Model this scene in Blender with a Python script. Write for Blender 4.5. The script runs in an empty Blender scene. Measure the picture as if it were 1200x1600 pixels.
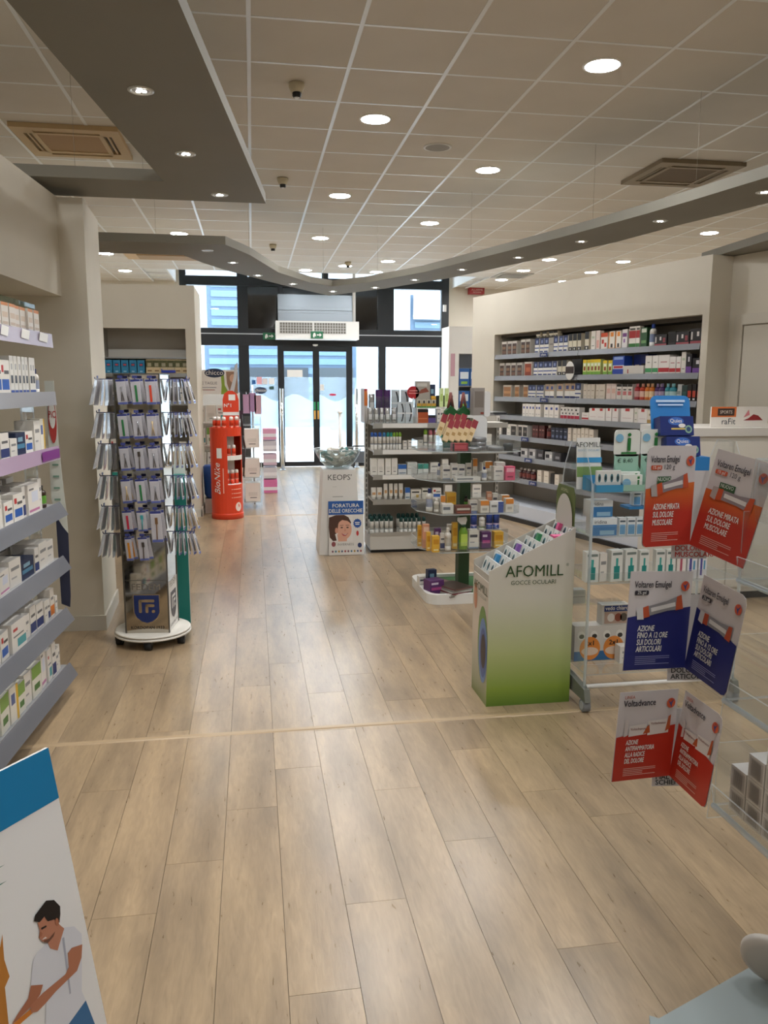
import bpy, math, random
from mathutils import Matrix, Vector
random.seed(7)
sc = bpy.context.scene
COL = sc.collection
PI = math.pi

# ---------------------------------------------------------------- camera
cam_data = bpy.data.cameras.new('camera')
cam_data.sensor_width = 36.0
cam_data.lens = 28.118
cam_data.clip_start = 0.05
cam = bpy.data.objects.new('camera', cam_data)
COL.objects.link(cam)
cam.matrix_world = Matrix(((0.986997, 0.022864, -0.159103, 0.0),
                           (-0.160721, 0.154450, -0.974840, 0.0),
                           (0.002285, 0.987736, 0.156116, 1.6),
                           (0, 0, 0, 1)))
sc.camera = cam

# ---------------------------------------------------------------- world, exposure
world = bpy.data.worlds.new('world')
sc.world = world
world.use_nodes = True
bg = world.node_tree.nodes['Background']
bg.inputs[0].default_value = (0.86, 0.93, 1.0, 1)
bg.inputs[1].default_value = 13.0
sc.view_settings.view_transform = 'Standard'
sc.view_settings.look = 'None'
sc.view_settings.gamma = 1.0
sc.view_settings.use_curve_mapping = False
sc.view_settings.exposure = 0.15
LED_POWER = 172.0       # emission of the round ceiling lights
SPOT_POWER = 45.0      # watts of the small halogen spots

# ---------------------------------------------------------------- materials
def lin(c):
    if isinstance(c, str):
        c = c.lstrip('#')
        if len(c) == 3:
            c = c[0] * 2 + c[1] * 2 + c[2] * 2
        c = [int(c[i:i + 2], 16) / 255 for i in (0, 2, 4)]
        c = [x / 12.92 if x <= 0.04045 else ((x + 0.055) / 1.055) ** 2.4 for x in c]
    return (c[0], c[1], c[2], 1)

MATS = {}
def mat(c, rough=0.5, metal=0.0, spec=0.5, alpha=1.0, emit=0.0):
    key = (c, rough, metal, spec, alpha, emit)
    if key in MATS:
        return MATS[key]
    m = bpy.data.materials.new('m_%s' % (c if isinstance(c, str) else 'rgb'))
    m.use_nodes = True
    b = m.node_tree.nodes['Principled BSDF']
    b.inputs['Base Color'].default_value = lin(c)
    b.inputs['Roughness'].default_value = rough
    b.inputs['Metallic'].default_value = metal
    b.inputs['Specular IOR Level'].default_value = spec
    b.inputs['Alpha'].default_value = alpha
    if emit:
        b.inputs['Emission Color'].default_value = lin(c)
        b.inputs['Emission Strength'].default_value = emit
    MATS[key] = m
    return m

def clear(name, tint, gloss=1.0, rough=0.03, haze=0.0, hazecol=(0.9, 0.93, 0.95, 1)):
    """thin clear sheet: straight-through light, fresnel gloss, optional milky haze"""
    if name in MATS:
        return MATS[name]
    m = bpy.data.materials.new(name)
    m.use_nodes = True
    nt = m.node_tree
    nt.nodes.clear()
    out = nt.nodes.new('ShaderNodeOutputMaterial')
    tr = nt.nodes.new('ShaderNodeBsdfTransparent')
    tr.inputs[0].default_value = tint
    gl = nt.nodes.new('ShaderNodeBsdfGlossy')
    gl.inputs[1].default_value = rough
    fr = nt.nodes.new('ShaderNodeLayerWeight')
    fr.inputs[0].default_value = 0.5
    pw = nt.nodes.new('ShaderNodeMath')
    pw.operation = 'POWER'
    pw.inputs[1].default_value = 4.0
    nt.links.new(fr.outputs['Facing'], pw.inputs[0])
    mul = nt.nodes.new('ShaderNodeMath')
    mul.operation = 'MULTIPLY_ADD'
    mul.inputs[1].default_value = 0.5 * gloss
    mul.inputs[2].default_value = 0.035 * gloss
    mx = nt.nodes.new('ShaderNodeMixShader')
    nt.links.new(pw.outputs[0], mul.inputs[0])
    nt.links.new(mul.outputs[0], mx.inputs[0])
    nt.links.new(tr.outputs[0], mx.inputs[1])
    nt.links.new(gl.outputs[0], mx.inputs[2])
    last = mx
    if haze:
        df = nt.nodes.new('ShaderNodeBsdfDiffuse')
        df.inputs[0].default_value = hazecol
        tl = nt.nodes.new('ShaderNodeBsdfTranslucent')
        tl.inputs[0].default_value = hazecol
        m0 = nt.nodes.new('ShaderNodeMixShader')
        m0.inputs[0].default_value = 0.5
        nt.links.new(df.outputs[0], m0.inputs[1])
        nt.links.new(tl.outputs[0], m0.inputs[2])
        m2 = nt.nodes.new('ShaderNodeMixShader')
        m2.inputs[0].default_value = haze
        nt.links.new(mx.outputs[0], m2.inputs[1])
        nt.links.new(m0.outputs[0], m2.inputs[2])
        last = m2
    nt.links.new(last.outputs[0], out.inputs[0])
    MATS[name] = m
    return m

def noisy(name, c1, c2, scale, rough=0.5, bump=0.0, detail=4, stretch=(1, 1, 1), metal=0.0, bscale=None):
    """two-tone procedural surface with optional fine relief (object coordinates)"""
    if name in MATS:
        return MATS[name]
    m = bpy.data.materials.new(name)
    m.use_nodes = True
    nt = m.node_tree
    b = nt.nodes['Principled BSDF']
    tc = nt.nodes.new('ShaderNodeTexCoord')
    mp = nt.nodes.new('ShaderNodeMapping')
    mp.inputs['Scale'].default_value = stretch
    nz = nt.nodes.new('ShaderNodeTexNoise')
    nz.inputs['Scale'].default_value = scale
    nz.inputs['Detail'].default_value = detail
    rp = nt.nodes.new('ShaderNodeValToRGB')
    rp.color_ramp.elements[0].color = lin(c1)
    rp.color_ramp.elements[0].position = 0.3
    rp.color_ramp.elements[1].color = lin(c2)
    rp.color_ramp.elements[1].position = 0.7
    nt.links.new(tc.outputs['Object'], mp.inputs[0])
    nt.links.new(mp.outputs[0], nz.inputs['Vector'])
    nt.links.new(nz.outputs['Fac'], rp.inputs[0])
    nt.links.new(rp.outputs[0], b.inputs['Base Color'])
    b.inputs['Roughness'].default_value = rough
    b.inputs['Metallic'].default_value = metal
    if bump:
        n2 = nt.nodes.new('ShaderNodeTexNoise')
        n2.inputs['Scale'].default_value = bscale or scale * 6
        n2.inputs['Detail'].default_value = 2
        nt.links.new(mp.outputs[0], n2.inputs['Vector'])
        bp = nt.nodes.new('ShaderNodeBump')
        bp.inputs['Strength'].default_value = bump
        bp.inputs['Distance'].default_value = 0.002
        nt.links.new(n2.outputs['Fac'], bp.inputs['Height'])
        nt.links.new(bp.outputs[0], b.inputs['Normal'])
    MATS[name] = m
    return m

def gradient(name, stops, axis=2, lo=0.0, hi=1.0, rough=0.45):
    """printed colour gradient along one object axis (flat print on card)"""
    if name in MATS:
        return MATS[name]
    m = bpy.data.materials.new(name)
    m.use_nodes = True
    nt = m.node_tree
    b = nt.nodes['Principled BSDF']
    b.inputs['Roughness'].default_value = rough
    tc = nt.nodes.new('ShaderNodeTexCoord')
    sp = nt.nodes.new('ShaderNodeSeparateXYZ')
    mr = nt.nodes.new('ShaderNodeMapRange')
    mr.inputs[1].default_value = lo
    mr.inputs[2].default_value = hi
    rp = nt.nodes.new('ShaderNodeValToRGB')
    els = rp.color_ramp.elements
    while len(els) < len(stops):
        els.new(0.5)
    for e, (pos, c) in zip(els, stops):
        e.position = pos
        e.color = lin(c)
    nt.links.new(tc.outputs['Object'], sp.inputs[0])
    nt.links.new(sp.outputs[axis], mr.inputs[0])
    nt.links.new(mr.outputs[0], rp.inputs[0])
    nt.links.new(rp.outputs[0], b.inputs['Base Color'])
    MATS[name] = m
    return m

def emission(name, c, strength):
    if name in MATS:
        return MATS[name]
    m = bpy.data.materials.new(name)
    m.use_nodes = True
    nt = m.node_tree
    nt.nodes.clear()
    out = nt.nodes.new('ShaderNodeOutputMaterial')
    e = nt.nodes.new('ShaderNodeEmission')
    e.inputs[0].default_value = lin(c)
    e.inputs[1].default_value = strength
    nt.links.new(e.outputs[0], out.inputs[0])
    MATS[name] = m
    return m

if hasattr(sc, 'cycles'):
    sc.cycles.transparent_max_bounces = 40
WALL = noisy('wall_paint', '#d6cebe', '#dad2c2', 3.0, 0.75, 0.05, bscale=260)
WHITE = mat('#e9e7e2', 0.45)
OFFWHITE = mat('#dcd8cf', 0.5)
SOFFIT = noisy('soffit_paint', '#7d786c', '#817c70', 2.0, 0.7)
BLACKFRAME = mat('#14181c', 0.35)
STEEL = mat('#b9bcc0', 0.28, 1.0)
CHROME = mat('#d8dadc', 0.08, 1.0)
GREYMETAL = mat('#8f9298', 0.45, 0.6)
SHELFGREY = mat('#9a9c9f', 0.4, 0.3)
DARK = mat('#17181a', 0.4)
RUBBER = mat('#151515', 0.6)
ACR = clear('acrylic_sheet', (0.965, 0.975, 0.975, 1), 0.9, 0.03, 0.02)
ACRE = clear('acrylic_edge', (0.8, 0.84, 0.84, 1), 1.0, 0.12, 0.45)
GLASS = clear('window_glass', (0.88, 0.92, 0.95, 1), 1.0, 0.01)
FROST = clear('frosted_film', (0.82, 0.89, 0.94, 1), 0.3, 0.3, 0.5, (0.74, 0.84, 0.90, 1))
LIP = clear('clear_shelf_lip', (0.62, 0.64, 0.68, 1), 1.0, 0.15, 0.5, (0.40, 0.41, 0.45, 1))
BAGM = clear('clear_film_bag', (0.9, 0.9, 0.93, 1), 2.2, 0.16, 0.22, (0.82, 0.82, 0.86, 1))

# ---------------------------------------------------------------- mesh helper
class MB:
    def __init__(self):
        self.v, self.f, self.mi, self.mats, self.sm = [], [], [], [], []
    def m(self, ma):
        if ma not in self.mats:
            self.mats.append(ma)
        return self.mats.index(ma)
    def add(self, vs, fs, ma, M=None, smooth=False):
        o = len(self.v)
        if M is not None:
            vs = [tuple(M @ Vector(p)) for p in vs]
        self.v += [tuple(p) for p in vs]
        i = self.m(ma)
        for f in fs:
            self.f.append([k + o for k in f])
            self.mi.append(i)
            self.sm.append(smooth)
        return self
    def box(self, x0, x1, y0, y1, z0, z1, ma, M=None, edge=None):
        vs = [(x0, y0, z0), (x1, y0, z0), (x1, y1, z0), (x0, y1, z0), (x0, y0, z1), (x1, y0, z1), (x1, y1, z1), (x0, y1, z1)]
        fs = [(3, 2, 1, 0), (4, 5, 6, 7), (0, 1, 5, 4), (1, 2, 6, 5), (2, 3, 7, 6), (3, 0, 4, 7)]
        if edge is None:
            return self.add(vs, fs, ma, M)
        # edge material on the four narrow faces of a sheet
        dims = [x1 - x0, y1 - y0, z1 - z0]
        ax = dims.index(min(dims))
        big = {0: (3, 5), 1: (2, 4), 2: (0, 1)}[ax]
        o = len(self.v)
        self.add(vs, [fs[k] for k in big], ma, M)
        oo = len(self.v) - 8
        i = self.m(edge)
        for k in range(6):
            if k not in big:
                self.f.append([j + oo for j in fs[k]])
                self.mi.append(i)
                self.sm.append(False)
        return self
    def quad(self, pts, ma, M=None):
        return self.add(pts, [tuple(range(len(pts)))], ma, M)
    def prism(self, poly, z0, z1, ma, M=None, side=None):
        """polygon in local xy (counter-clockwise) pulled from z0 to z1"""
        n = len(poly)
        vs = [(x, y, z0) for x, y in poly] + [(x, y, z1) for x, y in poly]
        self.add(vs, [tuple(reversed(range(n))), tuple(range(n, 2 * n))], ma, M)
        o = len(self.v) - 2 * n
        i = self.m(side or ma)
        for k in range(n):
            self.f.append([o + k, o + (k + 1) % n, o + n + (k + 1) % n, o + n + k])
            self.mi.append(i)
            self.sm.append(False)
        return self
    def lathe(self, prof, ma, n=14, M=None, smooth=True, sx=1.0, sy=1.0, caps=True):
        vs, fs = [], []
        for r, z in prof:
            for k in range(n):
                a = 2 * PI * k / n
                vs.append((r * sx * math.cos(a), r * sy * math.sin(a), z))
        for j in range(len(prof) - 1):
            for k in range(n):
                fs.append((j * n + k, j * n + (k + 1) % n, (j + 1) * n + (k + 1) % n, (j + 1) * n + k))
        self.add(vs, fs, ma, M, smooth)
        if caps:
            o = len(self.v) - len(vs)
            i = self.m(ma)
            self.f.append([o + k for k in reversed(range(n))])
            self.f.append([o + (len(prof) - 1) * n + k for k in range(n)])
            self.mi += [i, i]
            self.sm += [False, False]
        return self
    def tube(self, p0, p1, r, ma, n=8, r1=None, smooth=True):
        p0, p1 = Vector(p0), Vector(p1)
        d = p1 - p0
        M = Matrix.Translation(p0) @ d.to_track_quat('Z', 'Y').to_matrix().to_4x4()
        return self.lathe([(r, 0), (r if r1 is None else r1, d.length)], ma, n, M, smooth)
    def path(self, pts, r, ma, n=6):
        for a, b in zip(pts[:-1], pts[1:]):
            self.tube(a, b, r, ma, n)
        return self
    def mesh(self, name):
        me = bpy.data.meshes.new(name)
        me.from_pydata(self.v, [], self.f)
        for ma in self.mats:
            me.materials.append(ma)
        me.polygons.foreach_set('material_index', self.mi)
        me.polygons.foreach_set('use_smooth', self.sm)
        me.update()
        return me

def put(name, data, parent=None, loc=(0, 0, 0), rotz=0.0, M=None):
    if isinstance(data, MB):
        data = data.mesh(name)
    o = bpy.data.objects.new(name, data)
    COL.objects.link(o)
    if parent is not None:
        o.parent = parent
    if M is not None:
        o.matrix_local = M
    else:
        o.location = loc
        o.rotation_euler = (0, 0, rotz)
    return o

def tag(o, label, cat, group=None, kind=None):
    o['label'] = label
    o['category'] = cat
    if group:
        o['group'] = group
    if kind:
        o['kind'] = kind
    return o

def thing(name, label, cat, loc=(0, 0, 0), rotz=0.0, group=None, M=None):
    o = bpy.data.objects.new(name, None)
    o.empty_display_size = 0.1
    COL.objects.link(o)
    if M is not None:
        o.matrix_world = M
    else:
        o.location = loc
        o.rotation_euler = (0, 0, rotz)
    return tag(o, label, cat, group)

def struct(name, mb, label=None, cat=None, **k):
    o = put(name, mb, **k)
    o['kind'] = 'structure'
    if label:
        o['label'] = label
    if cat:
        o['category'] = cat
    return o

def frame(origin, xdir, zdir=(0, 0, 1)):
    """matrix with local x = xdir, z = zdir, front = -y"""
    x = Vector(xdir).normalized()
    z = Vector(zdir)
    z = (z - x * z.dot(x)).normalized()
    y = z.cross(x)
    M = Matrix((x, y, z)).transposed().to_4x4()
    M.translation = Vector(origin)
    return M

TXT = {}
def text_mesh(s, bold=0.0, align='CENTER', ma=None, shear=0.0):
    key = (s, bold, align, ma.name, shear)
    if key in TXT:
        return TXT[key]
    cu = bpy.data.curves.new('t', 'FONT')
    cu.body = s
    cu.align_x = align
    cu.size = 1.0
    cu.shear = shear
    cu.space_line = 0.95
    cu.resolution_u = 2
    ob = bpy.data.objects.new('t', cu)
    COL.objects.link(ob)
    bpy.context.view_layer.update()
    me = bpy.data.meshes.new_from_object(ob.evaluated_get(bpy.context.evaluated_depsgraph_get()))
    if bold:
        vs = [tuple(v.co) for v in me.vertices]
        fs = [tuple(p_.vertices) for p_ in me.polygons]
        V_, F_ = [], []
        for q_, (dx, dy) in enumerate(((-bold, 0), (bold, 0), (0, bold * 0.8), (0, -bold * 0.8))):
            o_ = len(V_)
            V_ += [(x + dx, y + dy, z + 0.006 * q_) for x, y, z in vs]
            F_ += [tuple(i_ + o_ for i_ in f_) for f_ in fs]
        bpy.data.meshes.remove(me)
        me = bpy.data.meshes.new('lettering')
        me.from_pydata(V_, [], F_)
        me.update()
    me.materials.clear()
    me.materials.append(ma)
    bpy.data.objects.remove(ob)
    bpy.data.curves.remove(cu)
    TXT[key] = me
    return me

def letter(parent, s, size, x, z, ma, y=-0.001, align='CENTER', bold=0.0, sx=1.0, shear=0.0, R=None, name='lettering', roll=0.0):
    """flat lettering on the front (-y) face of parent, or in the frame R on it"""
    me = text_mesh(s, bold, align, ma, shear)
    M = Matrix.Translation((x, y, z)) @ Matrix.Rotation(PI / 2, 4, 'X') @ Matrix.Rotation(roll, 4, 'Z') @ Matrix.Diagonal((size * sx, size, size, 1))
    if R is not None:
        M = R @ M
    return put(name, me, parent, M=M)

def patch(parent, name, poly, ma, y=-0.0008, R=None):
    mb = MB()
    M = Matrix.Translation((0, y, 0))
    if R is not None:
        M = R @ M
    mb.quad([(px, 0, pz) for px, pz in poly], ma, M)
    return put(name, mb, parent)

def rect(x0, x1, z0, z1):
    return [(x0, z0), (x1, z0), (x1, z1), (x0, z1)]
def oval(cx, cz, rx, rz, n=20):
    return [(cx + rx * math.cos(2 * PI * k / n), cz + rz * math.sin(2 * PI * k / n)) for k in range(n)]
def rrect(x0, x1, z0, z1, r, n=4):
    out = []
    for cx, cz, a0 in ((x1 - r, z0 + r, -PI / 2), (x1 - r, z1 - r, 0), (x0 + r, z1 - r, PI / 2), (x0 + r, z0 + r, PI)):
        for k in range(n + 1):
            a = a0 + PI / 2 * k / n
            out.append((cx + r * math.cos(a), cz + r * math.sin(a)))
    return out

def copy_tree(o, parent=None):
    c = o.copy()
    COL.objects.link(c)
    c.parent = parent
    for ch in list(o.children):
        d = copy_tree(ch, c)
        d.matrix_parent_inverse = ch.matrix_parent_inverse.copy()
    return c

ORD = ['first', 'second', 'third', 'fourth', 'fifth', 'sixth', 'seventh', 'eighth', 'ninth', 'tenth', 'eleventh', 'twelfth',
       'thirteenth', 'fourteenth', 'fifteenth', 'sixteenth', 'seventeenth', 'eighteenth', 'nineteenth', 'twentieth']
def ordinal(k):
    if k < 20:
        return ORD[k]
    tens = ['twenty', 'thirty', 'forty'][(k + 1) // 10 - 2]
    r = (k + 1) % 10
    return tens + '-' + ORD[r - 1] if r else {'thirty': 'thirtieth', 'forty': 'fortieth'}[tens]

# ================================================================ ROOM
CAM_I = cam.matrix_world.inverted()
def in_view(p, margin=0.06):
    q = CAM_I @ Vector(p)
    if q.z > -0.2:
        return False
    x, y = q.x / -q.z * 1249.7, q.y / -q.z * 1249.7
    return abs(x) < 600 * (1 + margin) and abs(y) < 800 * (1 + margin)

# ---- wood floor: every plank its own piece
def wood():
    m = bpy.data.materials.new('oak_plank')
    m.use_nodes = True
    nt = m.node_tree
    b = nt.nodes['Principled BSDF']
    N = nt.nodes.new
    L = nt.links.new
    tc, oi, ge = N('ShaderNodeTexCoord'), N('ShaderNodeObjectInfo'), N('ShaderNodeNewGeometry')
    ad = N('ShaderNodeMath'); ad.operation = 'ADD'
    L(oi.outputs['Random'], ad.inputs[0]); L(ge.outputs['Random Per Island'], ad.inputs[1])
    fr = N('ShaderNodeMath'); fr.operation = 'FRACT'
    L(ad.outputs[0], fr.inputs[0])
    mu = N('ShaderNodeMath'); mu.operation = 'MULTIPLY'; mu.inputs[1].default_value = 61.0
    L(fr.outputs[0], mu.inputs[0])
    off = N('ShaderNodeCombineXYZ')
    L(mu.outputs[0], off.inputs[0]); L(mu.outputs[0], off.inputs[1])
    va = N('ShaderNodeVectorMath'); va.operation = 'ADD'
    L(tc.outputs['Object'], va.inputs[0]); L(off.outputs[0], va.inputs[1])
    mp = N('ShaderNodeMapping'); mp.inputs['Scale'].default_value = (1.0, 0.16, 1.0)
    L(va.outputs[0], mp.inputs[0])
    big = N('ShaderNodeTexNoise'); big.inputs['Scale'].default_value = 9.0; big.inputs['Detail'].default_value = 3
    L(mp.outputs[0], big.inputs['Vector'])
    fine = N('ShaderNodeTexNoise'); fine.inputs['Scale'].default_value = 75.0; fine.inputs['Detail'].default_value = 5
    fine.inputs['Distortion'].default_value = 0.8
    L(mp.outputs[0], fine.inputs['Vector'])
    wv = N('ShaderNodeTexWave'); wv.wave_type = 'RINGS'; wv.inputs['Scale'].default_value = 9.0
    wv.inputs['Distortion'].default_value = 5.0; wv.inputs['Detail'].default_value = 2
    wv.inputs['Detail Scale'].default_value = 1.2
    L(mp.outputs[0], wv.inputs['Vector'])
    rp = N('ShaderNodeValToRGB')
    rp.color_ramp.elements[0].color = lin('#826f58'); rp.color_ramp.elements[0].position = 0.28
    rp.color_ramp.elements[1].color = lin('#a38c6e'); rp.color_ramp.elements[1].position = 0.62
    L(big.outputs['Fac'], rp.inputs[0])
    mx = N('ShaderNodeMixRGB'); mx.blend_type = 'OVERLAY'; mx.inputs[0].default_value = 0.28
    L(rp.outputs[0], mx.inputs[1]); L(fine.outputs['Fac'], mx.inputs[2])
    hs = N('ShaderNodeHueSaturation')
    mr = N('ShaderNodeMapRange'); mr.inputs[3].default_value = 0.88; mr.inputs[4].default_value = 1.08
    L(fr.outputs[0], mr.inputs[0]); L(mr.outputs[0], hs.inputs['Value'])
    L(mx.outputs[0], hs.inputs['Color'])
    L(hs.outputs[0], b.inputs['Base Color'])
    rr = N('ShaderNodeMapRange'); rr.inputs[3].default_value = 0.25; rr.inputs[4].default_value = 0.33
    L(fine.outputs['Fac'], rr.inputs[0]); L(rr.outputs[0], b.inputs['Roughness'])
    b.inputs['Specular IOR Level'].default_value = 0.9
    hm = N('ShaderNodeMath'); hm.operation = 'MULTIPLY_ADD'; hm.inputs[1].default_value = 0.35
    L(wv.outputs['Fac'], hm.inputs[0]); L(fine.outputs['Fac'], hm.inputs[2])
    bp = N('ShaderNodeBump'); bp.inputs['Strength'].default_value = 0.08; bp.inputs['Distance'].default_value = 0.004
    L(hm.outputs[0], bp.inputs['Height']); L(bp.outputs[0], b.inputs['Normal'])
    return m
WOOD = wood()
JOINT = mat('#4a3d30', 0.8)
mb = MB()
mb.box(-3.2, 7.2, -2.6, 16.1, -0.12, -0.009, JOINT)
floor = struct('floor', mb, 'light oak laminate plank floor running towards the glass entrance', 'floor')
PW, PLN = 0.19252, 1.285
PH = {0: {-4: 2.313, -3: 2.567, -2: 2.891, -1: 1.909, 0: 2.264, 1: 2.953, 2: 2.556, 3: 3.253, 4: 2.847, 5: 2.63},
      1: {-3: 3.858, -2: 4.166, -1: 4.501, 0: 5.3, 1: 4.262, 2: 3.854}, 2: {}}
planks = []
for sec, (y0, y1) in enumerate(((-2.6, 3.565), (3.595, 9.905), (9.93, 16.0))):
    for k in range(-17, 36):
        x0 = 0.2514 + PW * k
        ph = PH[sec].get(k, random.uniform(0, PLN))
        a = ph - math.ceil((ph - y0) / PLN) * PLN
        while a < y1:
            s, e = max(a, y0), min(a + PLN, y1)
            if e - s > 0.004:
                planks.append((x0, s, e))
            a += PLN
vis = [p for p in planks if in_view((p[0] + 0.1, (p[1] + p[2]) / 2, 0), 0.25)]
vis.sort(key=lambda p: p[1] ** 2 + p[0] ** 2)
near = vis[:298]
nset = set(near)
pcache = {}
def plank_mesh(ln):
    ln = round(ln, 3)
    if ln not in pcache:
        m_ = MB()
        w, l_ = PW / 2 - 0.0007, ln / 2 - 0.0006
        m_.box(-w, w, -l_, l_, -0.009, 0.0, WOOD)
        pcache[ln] = m_.mesh('plank')
    return pcache[ln]
for x0, s, e in near:
    put('plank', plank_mesh(e - s), floor, (x0 + PW / 2, (s + e) / 2, 0))
mb = MB()
for p in planks:
    if p not in nset:
        mb.box(p[0] + 0.0007, p[0] + PW - 0.0007, p[1] + 0.0006, p[2] - 0.0006, -0.009, 0.0, WOOD)
o = put('plank_field', mb, floor)
o['kind'] = 'stuff'
for y in (3.58, 9.917):
    mb = MB()
    mb.add([(-3, y - 0.017, 0), (7, y - 0.017, 0), (7, y - 0.012, 0.004), (-3, y - 0.012, 0.004), (7, y + 0.012, 0.004), (-3, y + 0.012, 0.004), (7, y + 0.017, 0), (-3, y + 0.017, 0)],
           [(0, 1, 2, 3), (3, 2, 4, 5), (5, 4, 6, 7)], mat('#ab9475', 0.4))
    put('joint_strip', mb, floor)

# ---- suspended ceiling
CZ = 3.51
TX0, TY0 = 0.0248, 4.5972
TILE = noisy('mineral_tile', '#d0c8bc', '#d5cdc1', 2.0, 0.85, 0.25, bscale=420)
BAR = mat('#e6e6e4', 0.35, 0.0, 0.6)
mb = MB()
mb.box(-3.2, 7.2, -2.6, 14.19, CZ + 0.03, CZ + 0.2, OFFWHITE)
ceiling = struct('ceiling', mb, 'suspended grid ceiling of square beige mineral tiles', 'ceiling')
def tile_mesh():
    m_ = MB()
    a = 0.289
    m_.box(-a, a, -a, a, 0.0, 0.018, TILE)
    return m_.mesh('ceiling_tile')
TM = tile_mesh()
VOID = (-1.36, 3.96)
tiles = []
for i in range(-6, 12):
    for j in range(-12, 19):
        cx, cy = TX0 + 0.6 * i + 0.3, TY0 + 0.6 * j + 0.3
        if cx < -3.1 or cx > 7.1 or cy > 15.8:
            continue
        if j >= 16 and VOID[0] - 0.25 < cx < VOID[1] + 0.25:
            continue
        tiles.append((cx, cy))
AC_AT = [(-1.475 + 0.15, 6.997), (3.925 - 0.1, 7.07)]
tv = sorted([t for t in tiles if in_view((t[0], t[1], CZ), 0.1)], key=lambda t: t[0] ** 2 + t[1] ** 2)[:298]
ts = set(tv)
for cx, cy in tv:
    put('ceiling_tile', TM, ceiling, (cx, cy, CZ - 0.001))
mb = MB()
for cx, cy in tiles:
    if (cx, cy) not in ts:
        mb.box(cx - 0.289, cx + 0.289, cy - 0.289, cy + 0.289, CZ, CZ + 0.018, TILE)
o = put('tile_field', mb, ceiling)
o['kind'] = 'stuff'
for i in range(-5, 12):
    x = TX0 + 0.6 * i
    y1 = 14.19 if VOID[0] < x < VOID[1] else 15.9
    mb = MB(); mb.box(x - 0.012, x + 0.012, -2.6, y1, CZ - 0.004, CZ + 0.02, BAR)
    put('grid_bar', mb, ceiling)
for j in range(-11, 19):
    y = TY0 + 0.6 * j
    mb = MB()
    spans = [(-3.2, 7.2)] if j <= 16 else [(-3.2, VOID[0]), (VOID[1], 7.2)]
    for a, b_ in spans:
        mb.box(a, b_, y - 0.0105, y + 0.0105, CZ - 0.0025, CZ + 0.02, BAR)
    put('grid_bar', mb, ceiling)
# raised bay of the ceiling in front of the shop window, and its side strips
mb = MB()
mb.box(VOID[0], VOID[1], 14.2, 16.1, 4.25, 4.3, OFFWHITE)
mb.box(VOID[0], VOID[1], 14.19, 14.22, CZ, 4.3, WHITE)
mb.box(VOID[0] - 0.03, VOID[0], 14.19, 16.1, CZ - 0.004, 4.3, WHITE)
mb.box(VOID[1], VOID[1] + 0.03, 14.19, 16.1, CZ - 0.004, 4.3, WHITE)
mb.box(-3.2, VOID[0] - 0.03, 14.19, 16.1, CZ + 0.03, CZ + 0.2, OFFWHITE)
mb.box(VOID[1] + 0.03, 7.2, 14.19, 16.1, CZ + 0.03, CZ + 0.2, OFFWHITE)
struct('trim_1', mb, 'white raised ceiling bay above the glass shop front', 'ceiling bay')

# ---- outer walls
mb = MB(); mb.box(-3.2, -3.1, -2.6, 16.1, 0, CZ, WALL); struct('wall_left', mb, 'plain beige left outer wall', 'wall')
mb = MB(); mb.box(7.1, 7.2, -2.6, 16.1, 0, CZ, WALL); struct('wall_right', mb, 'plain beige right outer wall', 'wall')
mb = MB(); mb.box(-3.2, 7.2, -2.6, -2.5, 0, CZ, WALL); struct('wall_back', mb, 'plain beige wall behind the viewer', 'wall')
mb = MB()
mb.box(-3.2, -1.31, 15.95, 16.1, 0, 4.3, WALL)
mb.box(3.9, 7.2, 15.95, 16.1, 0, 4.3, WALL)
struct('wall_front', mb, 'beige wall either side of the glass shop front', 'wall')

# ---- low furniture walls (free top edge at 2.73 m)
d4 = Vector((0.0649, 0.9979, 0))
mb = MB()
A, B_ = Vector((-1.148, 5.36, 0)), Vector((-1.148, 5.36, 0)) - d4 * 6.6
nl = Vector((-0.9979, 0.0649, 0))
def pl(*pts):
    return [(q.x, q.y) for q in pts]
mb.prism(pl(B_, A, A + nl * 0.75, B_ + nl * 0.75), 2.14, 2.73, WALL)
R0, R1 = A + nl * 0.42, B_ + nl * 0.42
mb.prism(pl(R1, R0, R0 + nl * 0.3, R1 + nl * 0.3), 0, 2.14, mat('#cfc7b2', 0.7))
struct('wall_recess', mb, 'beige bulkhead over the recessed shelving on the left', 'wall')
mb = MB()
mb.prism([(-1.9, 5.38), (-0.995, 5.335), (-1.03, 6.03), (-1.9, 6.03)], 0, 2.725, WALL)
struct('wall_pillar', mb, 'beige pillar wall beside the left shelving', 'wall')
SKIRT = mat('#cbc6ba', 0.5)
mb = MB()
mb.prism([(-1.9, 5.367), (-0.983, 5.322), (-1.018, 6.04), (-1.9, 6.04)], 0, 0.1, SKIRT)
struct('baseboard_left', mb, 'light skirting board round the left pillar', 'baseboard')

# middle-left unit with a niche
mb = MB()
def wall_with_hole(mb, x0, x1, y, t, z1, hx0, hx1, hz0, hz1, ma):
    mb.box(x0, hx0, y, y + t, 0, z1, ma)
    mb.box(hx1, x1, y, y + t, 0, z1, ma)
    mb.box(hx0, hx1, y, y + t, hz1, z1, ma)
    if hz0 > 0:
        mb.box(hx0, hx1, y, y + t, 0, hz0, ma)
wall_with_hole(mb, -2.6, -0.65, 9.92, 0.06, 2.755, -1.72, -0.765, 0.12, 2.257, WALL)
mb.box(-0.71, -0.65, 9.98, 11.0, 0, 2.755, WALL)
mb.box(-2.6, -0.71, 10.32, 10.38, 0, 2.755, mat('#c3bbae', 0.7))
mb.box(-2.6, -0.71, 9.98, 10.32, 2.70, 2.755, WALL)
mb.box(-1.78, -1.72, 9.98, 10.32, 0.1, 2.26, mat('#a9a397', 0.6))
mb.box(-0.765, -0.71, 9.98, 10.32, 0.1, 2.26, mat('#a9a397', 0.6))
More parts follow.
